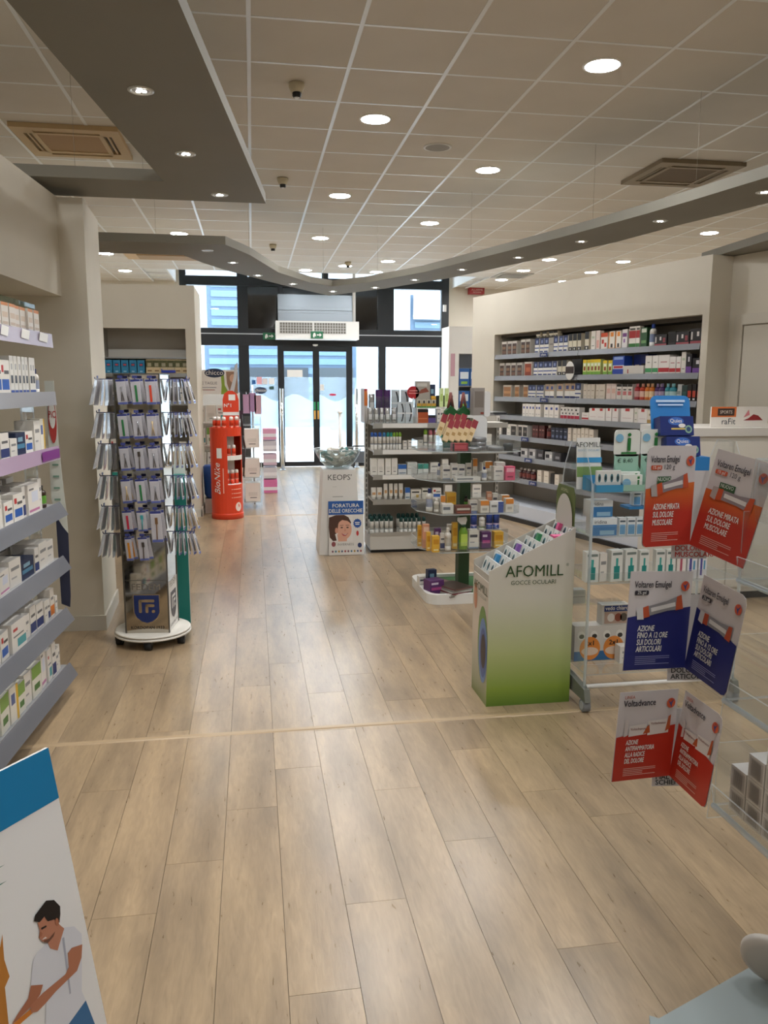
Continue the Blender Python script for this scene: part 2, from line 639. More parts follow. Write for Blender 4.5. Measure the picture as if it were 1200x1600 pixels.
mb.box(-1.72, -0.765, 9.98, 10.32, 0.1, 0.14, SHELFGREY)
struct('wall_niche_unit', mb, 'beige free-standing wall with a shelved niche behind the mirror stand', 'wall')
mb = MB()
mb.box(-0.80, -0.64, 9.905, 9.92, 0, 0.1, SKIRT)
mb.box(-0.65, -0.635, 9.905, 11.0, 0, 0.1, SKIRT)
struct('baseboard_niche', mb, 'light skirting board on the middle niche wall', 'baseboard')

# right niche wall, turned by 16.6 degrees; local x runs from far (left) to near (right)
WN = Vector((3.957, 6.666, 0))
UD = Vector((0.2861, -0.9582, 0))           # far -> near
FARC = WN - UD * 3.33                        # far jamb of the niche
NM = frame(FARC, UD)                         # front (-y) faces the shop
def nw(x, y, z):
    return tuple(NM @ Vector((x, y, z)))
mb = MB()
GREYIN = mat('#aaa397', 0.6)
ND = 0.34
mb.box(-0.52, 0.0, 0, 0.42, 0, 2.73, WALL)
mb.box(3.285, 3.33, 0, 0.42, 0, 2.73, WALL)
mb.box(0, 3.285, 0, 0.42, 2.228, 2.73, WALL)
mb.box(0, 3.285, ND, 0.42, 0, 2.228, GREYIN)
for k in (1.22, 2.3):
    mb.box(k - 0.003, k + 0.003, ND - 0.003, ND, 0.2, 2.2, mat('#77716a', 0.6))
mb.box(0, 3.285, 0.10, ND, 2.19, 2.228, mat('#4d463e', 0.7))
o = struct('wall_right_niche', mb, 'beige angled wall with a long product niche on the right', 'wall')
o.matrix_world = NM
mb = MB()
mb.box(3.33, 3.36, 0.0, 0.28, 0, 2.73, WALL)
mb.box(3.36, 6.2, 0.25, 0.35, 0, 2.73, WALL)
o = struct('wall_door_side', mb, 'beige wall holding the white door at the right edge', 'wall')
o.matrix_world = NM
dm = NM @ Matrix.Translation((3.36, 0.25, 0))
o = thing('door_1', 'white framed door in the wall at the right edge', 'door', M=dm)
o['kind'] = 'structure'
DWH = mat('#d2cbbd', 0.5)
mb = MB(); mb.box(0.08, 0.17, -0.03, 0.0, 0, 2.22, DWH); mb.box(0.17, 1.06, -0.03, 0, 2.13, 2.22, DWH); mb.box(1.06, 1.15, -0.03, 0.0, 0, 2.22, DWH)
put('door_frame', mb, o)
mb = MB(); mb.box(0.18, 1.05, -0.02, 0.0, 0.01, 2.12, DWH); put('door_leaf', mb, o)
mb = MB(); mb.tube((0.98, -0.06, 1.05), (0.88, -0.06, 1.05), 0.01, STEEL); mb.tube((0.98, -0.02, 1.05), (0.98, -0.06, 1.05), 0.01, STEEL)
put('handle', mb, o)

# ---- grey dropped soffits
def slab(name, poly, z0, z1, label):
    mb_ = MB()
    mb_.prism(poly, z0, z1, SOFFIT)
    # hanging rods
    return tag(put(name, mb_), label, 'soffit')
S1 = [(-1.165, -1.0), (-0.626, -1.0), (-0.2, 2.767), (0.115, 5.562), (-1.30, 5.562), (-1.32, 5.08), (-0.485, 5.08), (-0.726, 2.855)]
sof1 = slab('dropped_soffit', S1, 2.78, 2.845, 'flat grey dropped soffit overhead at the upper left')
k = 0.9843
near2 = [(-2.1, 7.3), (-0.199, 7.313), (0.006, 7.834), (0.308, 8.963), (0.708, 9.772), (1.003, 10.072), (1.105, 9.933), (1.355, 9.655),
         (1.829, 8.69), (2.321, 7.12), (2.566, 6.295), (2.768, 5.506), (2.86, 5.083), (2.978, 4.469), (3.12, 3.3)]
far2 = [(-2.2, 7.8), (-0.595, 7.84), (-0.458, 8.248), (-0.248, 8.742), (0.0, 9.198), (0.373, 9.876), (1.036, 10.937), (1.631, 10.033),
        (2.179, 8.965), (2.388, 8.363), (2.79, 7.164), (3.003, 6.526), (3.149, 5.763), (3.246, 5.402), (3.34, 4.983), (3.5, 3.6)]
n2 = [(x * k, y * k) for x, y in near2]
sof2 = slab('dropped_soffit', n2 + far2[::-1], 2.78, 2.85, 'curved grey boomerang soffit pointing towards the entrance')
sof3 = slab('dropped_soffit', [(3.97, 4.0), (5.6, 4.0), (5.6, 7.3), (4.07, 7.0), (4.02, 5.9)], 2.735, 2.80, 'grey soffit edge above the door on the right')
ROD = mat('#3a3a3a', 0.5)
for x, y, so in ((-1.0, 5.2, sof1), (-0.62, 5.25, sof1), (-0.25, 5.4, sof1), (-0.5, 1.4, sof1), (-0.8, 7.5, sof2), (0.0, 8.6, sof2), (0.9, 10.2, sof2), (1.5, 9.7, sof2), (2.2, 8.1, sof2), (2.75, 6.4, sof2), (2.95, 5.2, sof2)):
    zt = 2.845 if so is sof1 else 2.85
    mb = MB(); mb.tube((x, y, zt), (x, y, CZ), 0.0012, mat('#a39a8a', 0.5), 5); mb.tube((x, y, zt), (x, y, zt + 0.022), 0.011, ROD, 6)
    put('hanging_rod', mb, so)

# ---- ceiling lights
LEDM = emission('led_glow', (0.95, 0.975, 1.0), LED_POWER)
def led_meshes():
    a = MB()
    a.lathe([(0.118, 0.0), (0.118, -0.004), (0.108, -0.007), (0.103, -0.007), (0.103, 0.0)], WHITE, 28, caps=False)
    b = MB()
    b.lathe([(0.102, -0.0055), (0.102, -0.004)], LEDM, 28)
    return a.mesh('ring'), b.mesh('diffuser')
LR, LD = led_meshes()
LED = [(2.125, 4.897), (0.925, 6.097), (2.125, 7.297), (0.925, 8.497), (0.925, 10.897), (-0.875, 10.897), (-2.075, 14.497), (2.125, 12.697),
       (1.525, 13.297), (0.925, 13.897), (2.125, 13.897), (4.525, 12.097), (5.725, 12.097), (5.725, 13.297), (5.725, 14.497), (4.525, 13.297),
       (4.525, 14.497), (-1.475, 7.897), (-2.075, 12.697)]
LEDLAB = ['nearest round ceiling light, large at upper right', 'round ceiling light right of the nearest detector', 'round ceiling light left of the right cassette unit',
          'round ceiling light right of the second small detector', 'round ceiling light just before the boomerang soffit tip', 'round ceiling light over the straight arm of the boomerang soffit',
          'lower round ceiling light above the middle niche wall', 'round ceiling light at far right of the entrance cluster', 'round ceiling light beside the far detector near the entrance',
          'round ceiling light at far left of the entrance cluster', 'lowest round ceiling light right of the soffit tip', 'round ceiling light left above the right niche wall',
          'nearest round ceiling light over the right niche wall corner', 'middle round ceiling light in the right column above the niche wall', 'farthest round ceiling light above the niche wall, right column',
          'middle round ceiling light in the left column above niche wall', 'farthest round ceiling light beyond niche wall, left column', 'round ceiling light below the left cassette unit',
          'upper round ceiling light partly hidden behind the left pillar']
HID = [(2.125, 9.697), (0.925, 3.697), (2.125, 2.497), (0.925, 1.297), (2.125, 0.097), (0.925, -1.103), (-1.475, 3.1 - 0.003), (-1.475, 0.697), (4.525, 3.697), (4.525, 1.297), (4.525, 9.697), (5.725, 9.697), (5.725, 6.697)]
for n_, (x, y) in enumerate(LED + HID):
    lab = LEDLAB[n_] if n_ < len(LED) else 'round ceiling light out of view, %s of the hidden ones' % ordinal(n_ - len(LED))
    t = thing('ceiling_light', lab, 'ceiling light', (x, y, CZ - 0.001), group='round ceiling lights')
    put('ring', LR, t)
    put('diffuser', LD, t)
SPOT = [(-0.418, 3.582, 0), (-0.312, 4.473, 0), (-0.174, 5.359, 0), (-0.52, 2.69, 0), (-0.62, 1.8, 0),
        (-0.364, 7.512, 1), (-0.157, 8.194, 1), (0.089, 9.077, 1), (0.5, 9.75, 1), (1.036, 10.417, 1), (1.503, 9.924, 1), (1.836, 9.138, 1), (2.155, 8.263, 1), (2.468, 7.407, 1), (2.712, 6.517, 1), (2.938, 5.635, 1), (3.136, 4.717, 1)]
SPL = ['largest recessed spot in the upper left soffit', 'middle recessed spot in the upper left soffit', 'recessed spot near the corner of the upper left soffit', 'recessed spot out of the picture, left soffit', 'recessed spot out of the picture, left soffit, nearest',
       'unlit spot at the bend of the boomerang soffit', 'bright spot on the left arm of the boomerang soffit', 'spot halfway along the left arm of the boomerang soffit', 'small spot left of the boomerang soffit tip', 'small spot in the boomerang soffit tip',
       'first small spot right of the boomerang soffit tip', 'second small spot right of the boomerang soffit tip', 'third spot right of the boomerang soffit tip', 'fourth spot right of the boomerang soffit tip', 'fifth spot right of the boomerang soffit tip',
       'bright spot below the right cassette unit', 'spot at the right picture edge in the boomerang soffit']
RINGM = mat('#c9c7c0', 0.3, 0.6)
def spot_meshes():
    a = MB(); a.lathe([(0.053, 0), (0.053, -0.003), (0.046, -0.006), (0.038, -0.005), (0.036, 0.0)], RINGM, 24, caps=False)
    b = MB(); b.lathe([(0.036, 0.0), (0.030, -0.002), (0.001, -0.002)], STEEL, 20, caps=False)
    c = MB()
    for i in range(3):
        an = 2 * PI * i / 3 + 0.4
        c.lathe([(0.010, -0.004), (0.0, -0.0065)], emission('spot_glow', '#fffaf2', 40.0), 10, Matrix.Translation((0.014 * math.cos(an), 0.014 * math.sin(an), 0)), caps=False)
    return a.mesh('bezel'), b.mesh('reflector'), c.mesh('bulb')
SB, SR, SG = spot_meshes()
for n_, ((x, y, s_), lab) in enumerate(zip(SPOT, SPL)):
    t = thing('recessed_spot', lab, 'spotlight', (x, y, 2.78), group='recessed spots in the soffits')
    put('bezel', SB, t); put('reflector', SR, t)
    if n_ == 5:
        continue
    put('bulb', SG, t)
    ld = bpy.data.lights.new('spot', 'SPOT')
    ld.energy = SPOT_POWER; ld.spot_size = 1.5; ld.spot_blend = 0.7; ld.shadow_soft_size = 0.03; ld.color = (1, 0.97, 0.92)
    lo = bpy.data.objects.new('spot_beam', ld); COL.objects.link(lo); lo.parent = t; lo.location = (0, 0, -0.012)

# ---- detectors, loudspeakers, cassettes
DET = mat('#c9bfa4', 0.5)
def detector(x, y, lab, drop=0.06):
    t = thing('smoke_detector', lab, 'detector', (x, y, CZ - 0.004), group='ceiling detectors')
    a = MB(); a.lathe([(0.05, 0), (0.052, -0.02), (0.04, -0.05), (0.032, -0.055)], DET, 18); put('housing', a, t)
    a = MB(); a.lathe([(0.026, -0.05), (0.030, -0.062), (0.026, -0.066), (0.030, -0.072), (0.022, -0.085)], DARK, 16); put('sensor_cage', a, t)
    a = MB(); a.lathe([(0.02, -0.084), (0.012, -0.09)], WHITE, 12); put('tip', a, t)
detector(0.325, 5.497, 'nearest cream smoke detector hanging from the ceiling tiles')
detector(0.325, 7.897, 'second small detector beyond the upper left soffit corner')
detector(0.325, 11.497, 'cream smoke detector on a plate above the boomerang left arm')
detector(1.525, 12.897, 'farthest smoke detector among the entrance lights')
t = thing('ceiling_speaker', 'round grey ceiling loudspeaker between the two nearest lights', 'speaker', (1.525, 6.697, CZ - 0.001))
a = MB(); a.lathe([(0.115, 0), (0.115, -0.005), (0.1, -0.008)], WHITE, 28); put('rim', a, t)
a = MB(); a.lathe([(0.099, -0.0085), (0.0, -0.0095)], mat('#9a958c', 0.7), 28, caps=False); put('grille', a, t)
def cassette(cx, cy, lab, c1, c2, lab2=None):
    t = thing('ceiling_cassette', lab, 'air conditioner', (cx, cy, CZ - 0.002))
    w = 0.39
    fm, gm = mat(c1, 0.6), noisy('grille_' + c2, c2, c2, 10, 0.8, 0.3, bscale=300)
    a = MB()
    for sx0, sx1, sy0, sy1 in ((-w, w, -w, -0.32), (-w, w, 0.32, w), (-w, -0.32, -0.32, 0.32), (0.32, w, -0.32, 0.32), (-0.26, 0.26, -0.26, -0.225), (-0.26, 0.26, 0.225, 0.26), (-0.26, -0.225, -0.225, 0.225), (0.225, 0.26, -0.225, 0.225),
                               (-0.32, -0.24, -0.32, -0.24), (0.24, 0.32, 0.24, 0.32), (-0.32, -0.24, 0.24, 0.32), (0.24, 0.32, -0.32, -0.24)):
        a.box(sx0, sx1, sy0, sy1, -0.035, 0, fm)
    put('frame', a, t)
    a = MB(); a.box(-0.225, 0.225, -0.225, 0.225, -0.03, -0.005, gm); put('grille', a, t)
    for ang in range(4):
        a = MB(); a.box(-0.24, 0.24, 0.262, 0.318, -0.012, -0.006, DARK)
        b = put('outlet', a, t, rotz=ang * PI / 2)
        c = MB(); c.box(-0.235, 0.235, 0.283, 0.299, -0.03, -0.012, fm); put('louvre', c, b)
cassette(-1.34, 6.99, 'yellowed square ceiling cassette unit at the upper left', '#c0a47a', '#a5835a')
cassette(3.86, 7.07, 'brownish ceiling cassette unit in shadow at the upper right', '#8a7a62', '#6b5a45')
t = thing('ceiling_cassette', 'distant tan ceiling cassette above the middle niche wall', 'air conditioner', (-1.2, 12.7, CZ - 0.002))
a = MB(); a.box(-0.6, 0.6, -0.3, 0.3, -0.03, 0, mat('#c7a77c', 0.6)); put('frame', a, t)
a = MB(); a.box(-0.42, 0.42, -0.2, 0.2, -0.04, -0.03, mat('#a98a62', 0.7)); put('grille', a, t)
a = MB(); a.box(-0.3, 0.3, -0.3, 0.3, -0.012, 0, mat('#a9a49a', 0.7)); a.box(-0.22, 0.22, -0.22, 0.22, -0.02, -0.012, mat('#8f8b82', 0.8))
tag(put('ceiling_vent', a, loc=(4.525, 13.9 + 0.0, CZ - 0.002)), 'grey square ceiling vent above the far end of niche wall', 'vent')

# ================================================================ SHOP FRONT
FY = 16.0
win = thing('window_1', 'black aluminium glass shop front at the far end', 'shop window', (0, FY, 0))
win['kind'] = 'structure'
def bar(x0, x1, z0, z1, name='frame_bar', y0=-0.06, y1=0.06, ma=BLACKFRAME, parent=win):
    a = MB(); a.box(x0, x1, y0, y1, z0, z1, ma)
    return put(name, a, parent)
for x0, x1 in ((-1.31, -1.19), (-0.245, -0.045), (3.75, 3.9)):
    bar(x0, x1, 0, 4.25, 'mullion')
for x0, x1 in ((0.50, 0.60), (1.86, 1.96), (2.49, 2.63)):
    bar(x0, x1, 0, 2.36, 'mullion')
for x0, x1 in ((0.53, 0.62), (2.47, 2.79)):
    bar(x0, x1, 2.36, 4.25, 'mullion')
bar(-1.19, 3.75, 2.355, 2.68, 'transom', -0.08, 0.06)
bar(-1.19, 3.75, 3.47, 3.64, 'transom', -0.08, 0.06)
bar(-1.19, 3.75, 4.1, 4.25, 'transom')
bar(1.38, 1.5, 3.64, 4.1, 'mullion')
for x0, x1 in ((-1.19, -0.245), (-0.045, 0.50), (1.96, 2.49), (2.63, 3.75)):
    bar(x0, x1, 0, 0.09, 'sill_rail')
def pane(x0, x1, z0, z1, ma=GLASS, name='pane', y=0.0, parent=win):
    a = MB(); a.box(x0, x1, y - 0.004, y + 0.004, z0, z1, ma)
    return put(name, a, parent)
for x0, x1, z0, z1 in ((-1.19, -0.245, 0.09, 2.355), (-0.045, 0.5, 0.09, 2.355), (1.96, 2.49, 0.09, 2.355), (2.63, 3.75, 0.09, 2.355),
                       (-1.19, -0.245, 2.68, 3.47), (2.79, 3.75, 2.68, 3.47), (-1.19, -0.245, 3.64, 4.1), (-0.045, 0.53, 3.64, 4.1), (0.62, 1.38, 3.64, 4.1), (1.5, 2.47, 3.64, 4.1), (2.79, 3.75, 3.64, 4.1)):
    pane(x0, x1, z0, z1)
BLKGL = mat('#0b0c0e', 0.08, 0.0, 0.8)
for x0, x1 in ((-0.045, 0.53), (0.62, 1.55), (1.55, 2.47)):
    pane(x0, x1, 2.68, 3.47, BLKGL, 'dark_panel')
def wave(x0, x1, z0, z1, amp, ph):
    n = 16
    top = [(x0 + (x1 - x0) * k / n, z1 + amp * math.sin(ph + 4.5 * k / n)) for k in range(n + 1)]
    return [(x0, z0), (x1, z0)] + top[::-1]
def film(x0, x1, ph, parent=win, y=-0.008):
    patch(parent, 'frosted_film', rect(x0, x1, 0.42, 1.76), clear('light_film', (0.84, 0.90, 0.94, 1), 0.2, 0.3, 0.25, (0.7, 0.82, 0.9, 1)), y)
    patch(parent, 'frosted_wave', wave(x0, x1, 0.42, 1.36, 0.07, ph), FROST, y - 0.003)
film(-0.045, 0.5, 0.3)
film(1.96, 2.49, 0.8)
# automatic door leaves
door = thing('door_2', 'black framed glass double entrance door', 'door', (0, FY - 0.04, 0))
door['kind'] = 'structure'
for x0, x1, ph in ((0.60, 1.245, 0.0), (1.245, 1.86, 2.0)):
    lf = MB()
    g0, g1 = (x0 + 0.02, x1 - 0.062) if x0 < 1 else (x0 + 0.062, x1 - 0.02)
    lf.box(x0, g0, -0.025, 0.025, 0.01, 2.355, BLACKFRAME); lf.box(g1, x1, -0.025, 0.025, 0.01, 2.355, BLACKFRAME)
    lf.box(g0, g1, -0.025, 0.025, 0.01, 0.1, BLACKFRAME); lf.box(g0, g1, -0.025, 0.025, 2.255, 2.355, BLACKFRAME)
    L_ = put('door_leaf', lf, door)
    pane(g0, g1, 0.1, 2.255, parent=L_)
    film(g0, g1, ph, L_)
    xs = x1 - 0.034 if x0 < 1 else x0 + 0.034
    patch(L_, 'green_sticker', rect(xs - 0.018, xs + 0.018, 1.12, 1.28), mat('#2e8f5c', 0.4), -0.027)
    patch(L_, 'amber_sticker', rect(xs - 0.018, xs + 0.018, 0.94, 1.11), mat('#cf9c4c', 0.4), -0.027)
patch(door, 'paper_notice', rect(0.68, 0.98, 1.76, 1.9), WHITE, -0.012)
patch(door, 'paper_notice', rect(1.32, 1.4, 1.5, 1.62), WHITE, -0.012)
patch(door, 'red_sticker', oval(1.57, 1.42, 0.07, 0.022), mat('#c8355c', 0.4), -0.012)
for x0, x1, z0, z1, c in ((0.0, 0.07, 1.62, 1.70, '#2a5d9a'), (0.09, 0.19, 1.62, 1.76, '#e7a9b0'), (0.2, 0.3, 1.62, 1.73, '#d8cfd0'), (0.32, 0.43, 1.62, 1.74, '#eeeeee'), (0.33, 0.42, 1.52, 1.58, '#23453f')):
    patch(win, 'sticker', rect(x0, x1, z0, z1), mat(c, 0.5), -0.012)
patch(win, 'blue_oval_sticker', oval(0.16, 1.50, 0.12, 0.065), mat('#20304f', 0.4), -0.012)
letter(win, 'chicco', 0.09, 0.16, 1.475, WHITE, -0.014)
a = MB(); a.lathe([(0.0, 0), (0.045, 0.01), (0.055, 0.04)], WHITE, 16, Matrix.Translation((1.23, -0.12, 2.35))); put('dome_sensor', a, win)
a = MB(); a.box(-1.19, 3.75, -0.1, -0.083, 2.565, 2.585, mat('#b9bcc0', 0.4)); put('cable_duct', a, win)
# roller shutter drum and air curtain over the door
t = thing('shutter_drum', 'galvanised roller shutter drum above the entrance door', 'shutter', (1.24, FY - 0.32, 2.80))
for z0, z1, y0 in ((0.0, 0.15, -0.12), (0.155, 0.2, -0.10), (0.205, 0.25, -0.12), (0.255, 0.42, -0.08), (0.425, 0.5, -0.02)):
    a = MB(); a.box(-0.73, 0.72, y0, 0.15, z0, z1, mat('#8d949a', 0.35, 0.8)); put('slat', a, t)
t = thing('air_curtain', 'white air curtain with grey grille above the entrance door', 'air curtain', (1.24, FY - 0.5, 2.46))
a = MB(); a.box(-0.78, 0.78, -0.14, 0.3, 0.0, 0.33, WHITE); put('housing', a, t)
for x0, x1 in ((-0.71, -0.1), (-0.07, 0.53)):
    a = MB(); a.box(x0, x1, -0.145, -0.139, 0.1, 0.30, mat('#6e6a62', 0.6)); g = put('grille', a, t)
    a = MB()
    for q in range(13):
        xx = x0 + (x1 - x0) * q / 12
        a.box(xx - 0.005, xx + 0.005, -0.152, -0.145, 0.1, 0.3, mat('#c9c7c2', 0.5))
    for q in range(5):
        a.box(x0, x1, -0.151, -0.145, 0.1 + 0.05 * q - 0.004, 0.1 + 0.05 * q + 0.004, mat('#c9c7c2', 0.5))
    put('grille_bars', a, g)
a = MB(); a.tube((1.95, 15.55, 2.80), (1.95, 15.55, 4.2), 0.03, WHITE); tag(put('supply_pipe', a), 'white vertical pipe rising above the air curtain', 'pipe')
for x, lab, y in ((0.34, 'green emergency exit sign left of the air curtain', FY - 0.12), (1.22, 'green emergency exit sign under the air curtain grille', FY - 0.66)):
    t = thing('exit_sign', lab, 'exit sign', (x, y, 2.47))
    a = MB(); a.box(-0.115, 0.115, -0.012, 0.0, 0, 0.13, mat('#1d6b45', 0.4)); put('plate', a, t)
    patch(t, 'running_figure', [(-0.07, 0.02), (-0.045, 0.02), (-0.04, 0.05), (-0.02, 0.03), (-0.02, 0.07), (-0.035, 0.105), (-0.06, 0.1), (-0.075, 0.06)], WHITE, -0.014)
    patch(t, 'arrow', [(0.0, 0.055), (0.05, 0.055), (0.05, 0.03), (0.09, 0.065), (0.05, 0.1), (0.05, 0.075), (0.0, 0.075)], WHITE, -0.014)
# red sign at the far right
t = thing('alarm_sign', 'small red lettered alarm sign under the ceiling at far right', 'sign', (4.42, 15.8, 3.39))
a = MB(); a.box(-0.15, 0.15, -0.05, 0.1, 0, 0.12, mat('#9c2326', 0.5)); put('box', a, t)
letter(t, 'ALLARME', 0.055, 0, 0.06, mat('#e8c9c0', 0.5), -0.052); letter(t, 'INCENDIO', 0.035, 0, 0.02, mat('#e8c9c0', 0.5), -0.052)
a = MB(); a.box(-0.03, 0.03, -0.05, 0, 0, 0.13, WHITE)
tag(put('motion_sensor', a, loc=(3.8, FY - 0.09, 3.05)), 'small white motion sensor on the right window frame', 'sensor')
# anti-theft posts
for x, y, lab in ((0.54, 15.3, 'chrome anti-theft post left of the entrance door'), (2.0, 15.6, 'chrome anti-theft post right of the entrance door')):
    t = thing('security_post', lab, 'security post', (x, y, 0))
    a = MB(); a.tube((0, 0, 0.01), (0, 0, 1.54), 0.035, CHROME, 14); put('post', a, t)
    a = MB(); a.lathe([(0.06, 0), (0.06, 0.015), (0.04, 0.02)], STEEL, 16); put('foot', a, t)
    if x > 1:
        a = MB(); a.box(0.03, 0.45, -0.012, 0.012, 0.1, 1.54, ACR, edge=ACRE); put('clear_panel', a, t)
t = thing('barrier_pole', 'slim white pole standing before the right door leaf', 'pole', (1.50, 14.0, 0))
a = MB(); a.tube((0, 0, 0.02), (0, 0, 1.12), 0.025, WHITE, 10); a.lathe([(0.045, 1.12), (0.045, 1.16)], WHITE, 12); put('pole', a, t)
a = MB(); a.lathe([(0.14, 0), (0.14, 0.02), (0.03, 0.03)], WHITE, 20); put('base', a, t)
t = thing('push_trolley', 'small dark folded trolley parked right of the door', 'trolley', (1.95, 14.6, 0))
a = MB(); a.path([(-0.15, 0, 0.1), (-0.15, 0, 0.5), (0.15, 0, 0.5), (0.15, 0, 0.1)], 0.015, DARK); a.path([(-0.15, 0.2, 0.1), (-0.05, 0.0, 0.42)], 0.012, DARK); put('frame', a, t)
for sx in (-0.15, 0.15):
    a = MB(); a.tube((sx - 0.015, 0, 0.1), (sx + 0.015, 0, 0.1), 0.1, RUBBER, 14); put('wheel', a, t)
a = MB(); a.box(-0.13, 0.13, -0.02, 0.15, 0.2, 0.4, mat('#5a6068', 0.7)); put('basket', a, t)

# ---- outside: pavement and the building opposite
mb = MB(); mb.box(-20, 26, 16.1, 34, -0.15, -0.02, mat('#d6d6d4', 0.8)); struct('pavement', mb, 'bright pale street pavement outside the entrance', 'pavement')
t = thing('building', 'pale building with blue-grey shutters across the street', 'building', (0, 23.5, 0))
mb = MB(); mb.box(-14, 20, 0, 3, -0.1, 6.2, mat('#969ea3', 0.85)); put('wall', mb, t)
mb = MB(); mb.box(-14.2, 20.2, -0.5, 3.2, 5.0, 5.15, mat('#5a7080', 0.7)); put('cornice', mb, t)
for x0, x1, z0, z1 in ((-1.3, 3.0, 0.3, 2.75), (-1.2, 0.9, 3.2, 4.6), (4.6, 6.2, 3.2, 4.2)):
    f_ = MB(); f_.box(x0, x1, -0.06, 0, z0, z1, mat('#33485c', 0.6)); W_ = put('window', f_, t)
    n_ = int((z1 - z0) / 0.25)
    for q in range(n_):
        s_ = MB(); zz = z0 + 0.06 + (z1 - z0 - 0.1) * q / n_
        s_.box(x0 + 0.12, x1 - 0.12, -0.09, -0.06, zz, zz + 0.17, mat('#445e72', 0.5)); put('slat', s_, W_)
f_ = MB(); f_.box(-0.6, 1.6, -0.14, -0.09, 1.2, 2.1, mat('#222a30', 0.4)); put('window_pane', f_, t)
f_ = MB(); f_.box(1.9, 2.9, -0.14, -0.09, 1.2, 2.1, mat('#2b3338', 0.4)); put('window_pane', f_, t)
t = thing('planter_bench', 'low pale concrete bench outside behind the left door leaf', 'bench', (1.3, 20.5, -0.02))
a = MB(); a.box(-0.9, 0.6, -0.3, 0.3, 0, 0.55, mat('#cfd6da', 0.8)); put('block', a, t)
t = thing('outdoor_condenser', 'white wall-hung air conditioning box on the opposite building', 'air conditioner', (5.1, 23.1, 3.5))
a = MB(); a.box(-0.45, 0.45, -0.2, 0.2, 0, 0.7, WHITE); put('box', a, t)
a = MB(); a.lathe([(0.28, 0), (0.28, 0.02)], mat('#c4d0d6', 0.6), 24, Matrix.Translation((-0.1, -0.2, 0.35)) @ Matrix.Rotation(PI / 2, 4, 'X')); put('fan_grille', a, t)

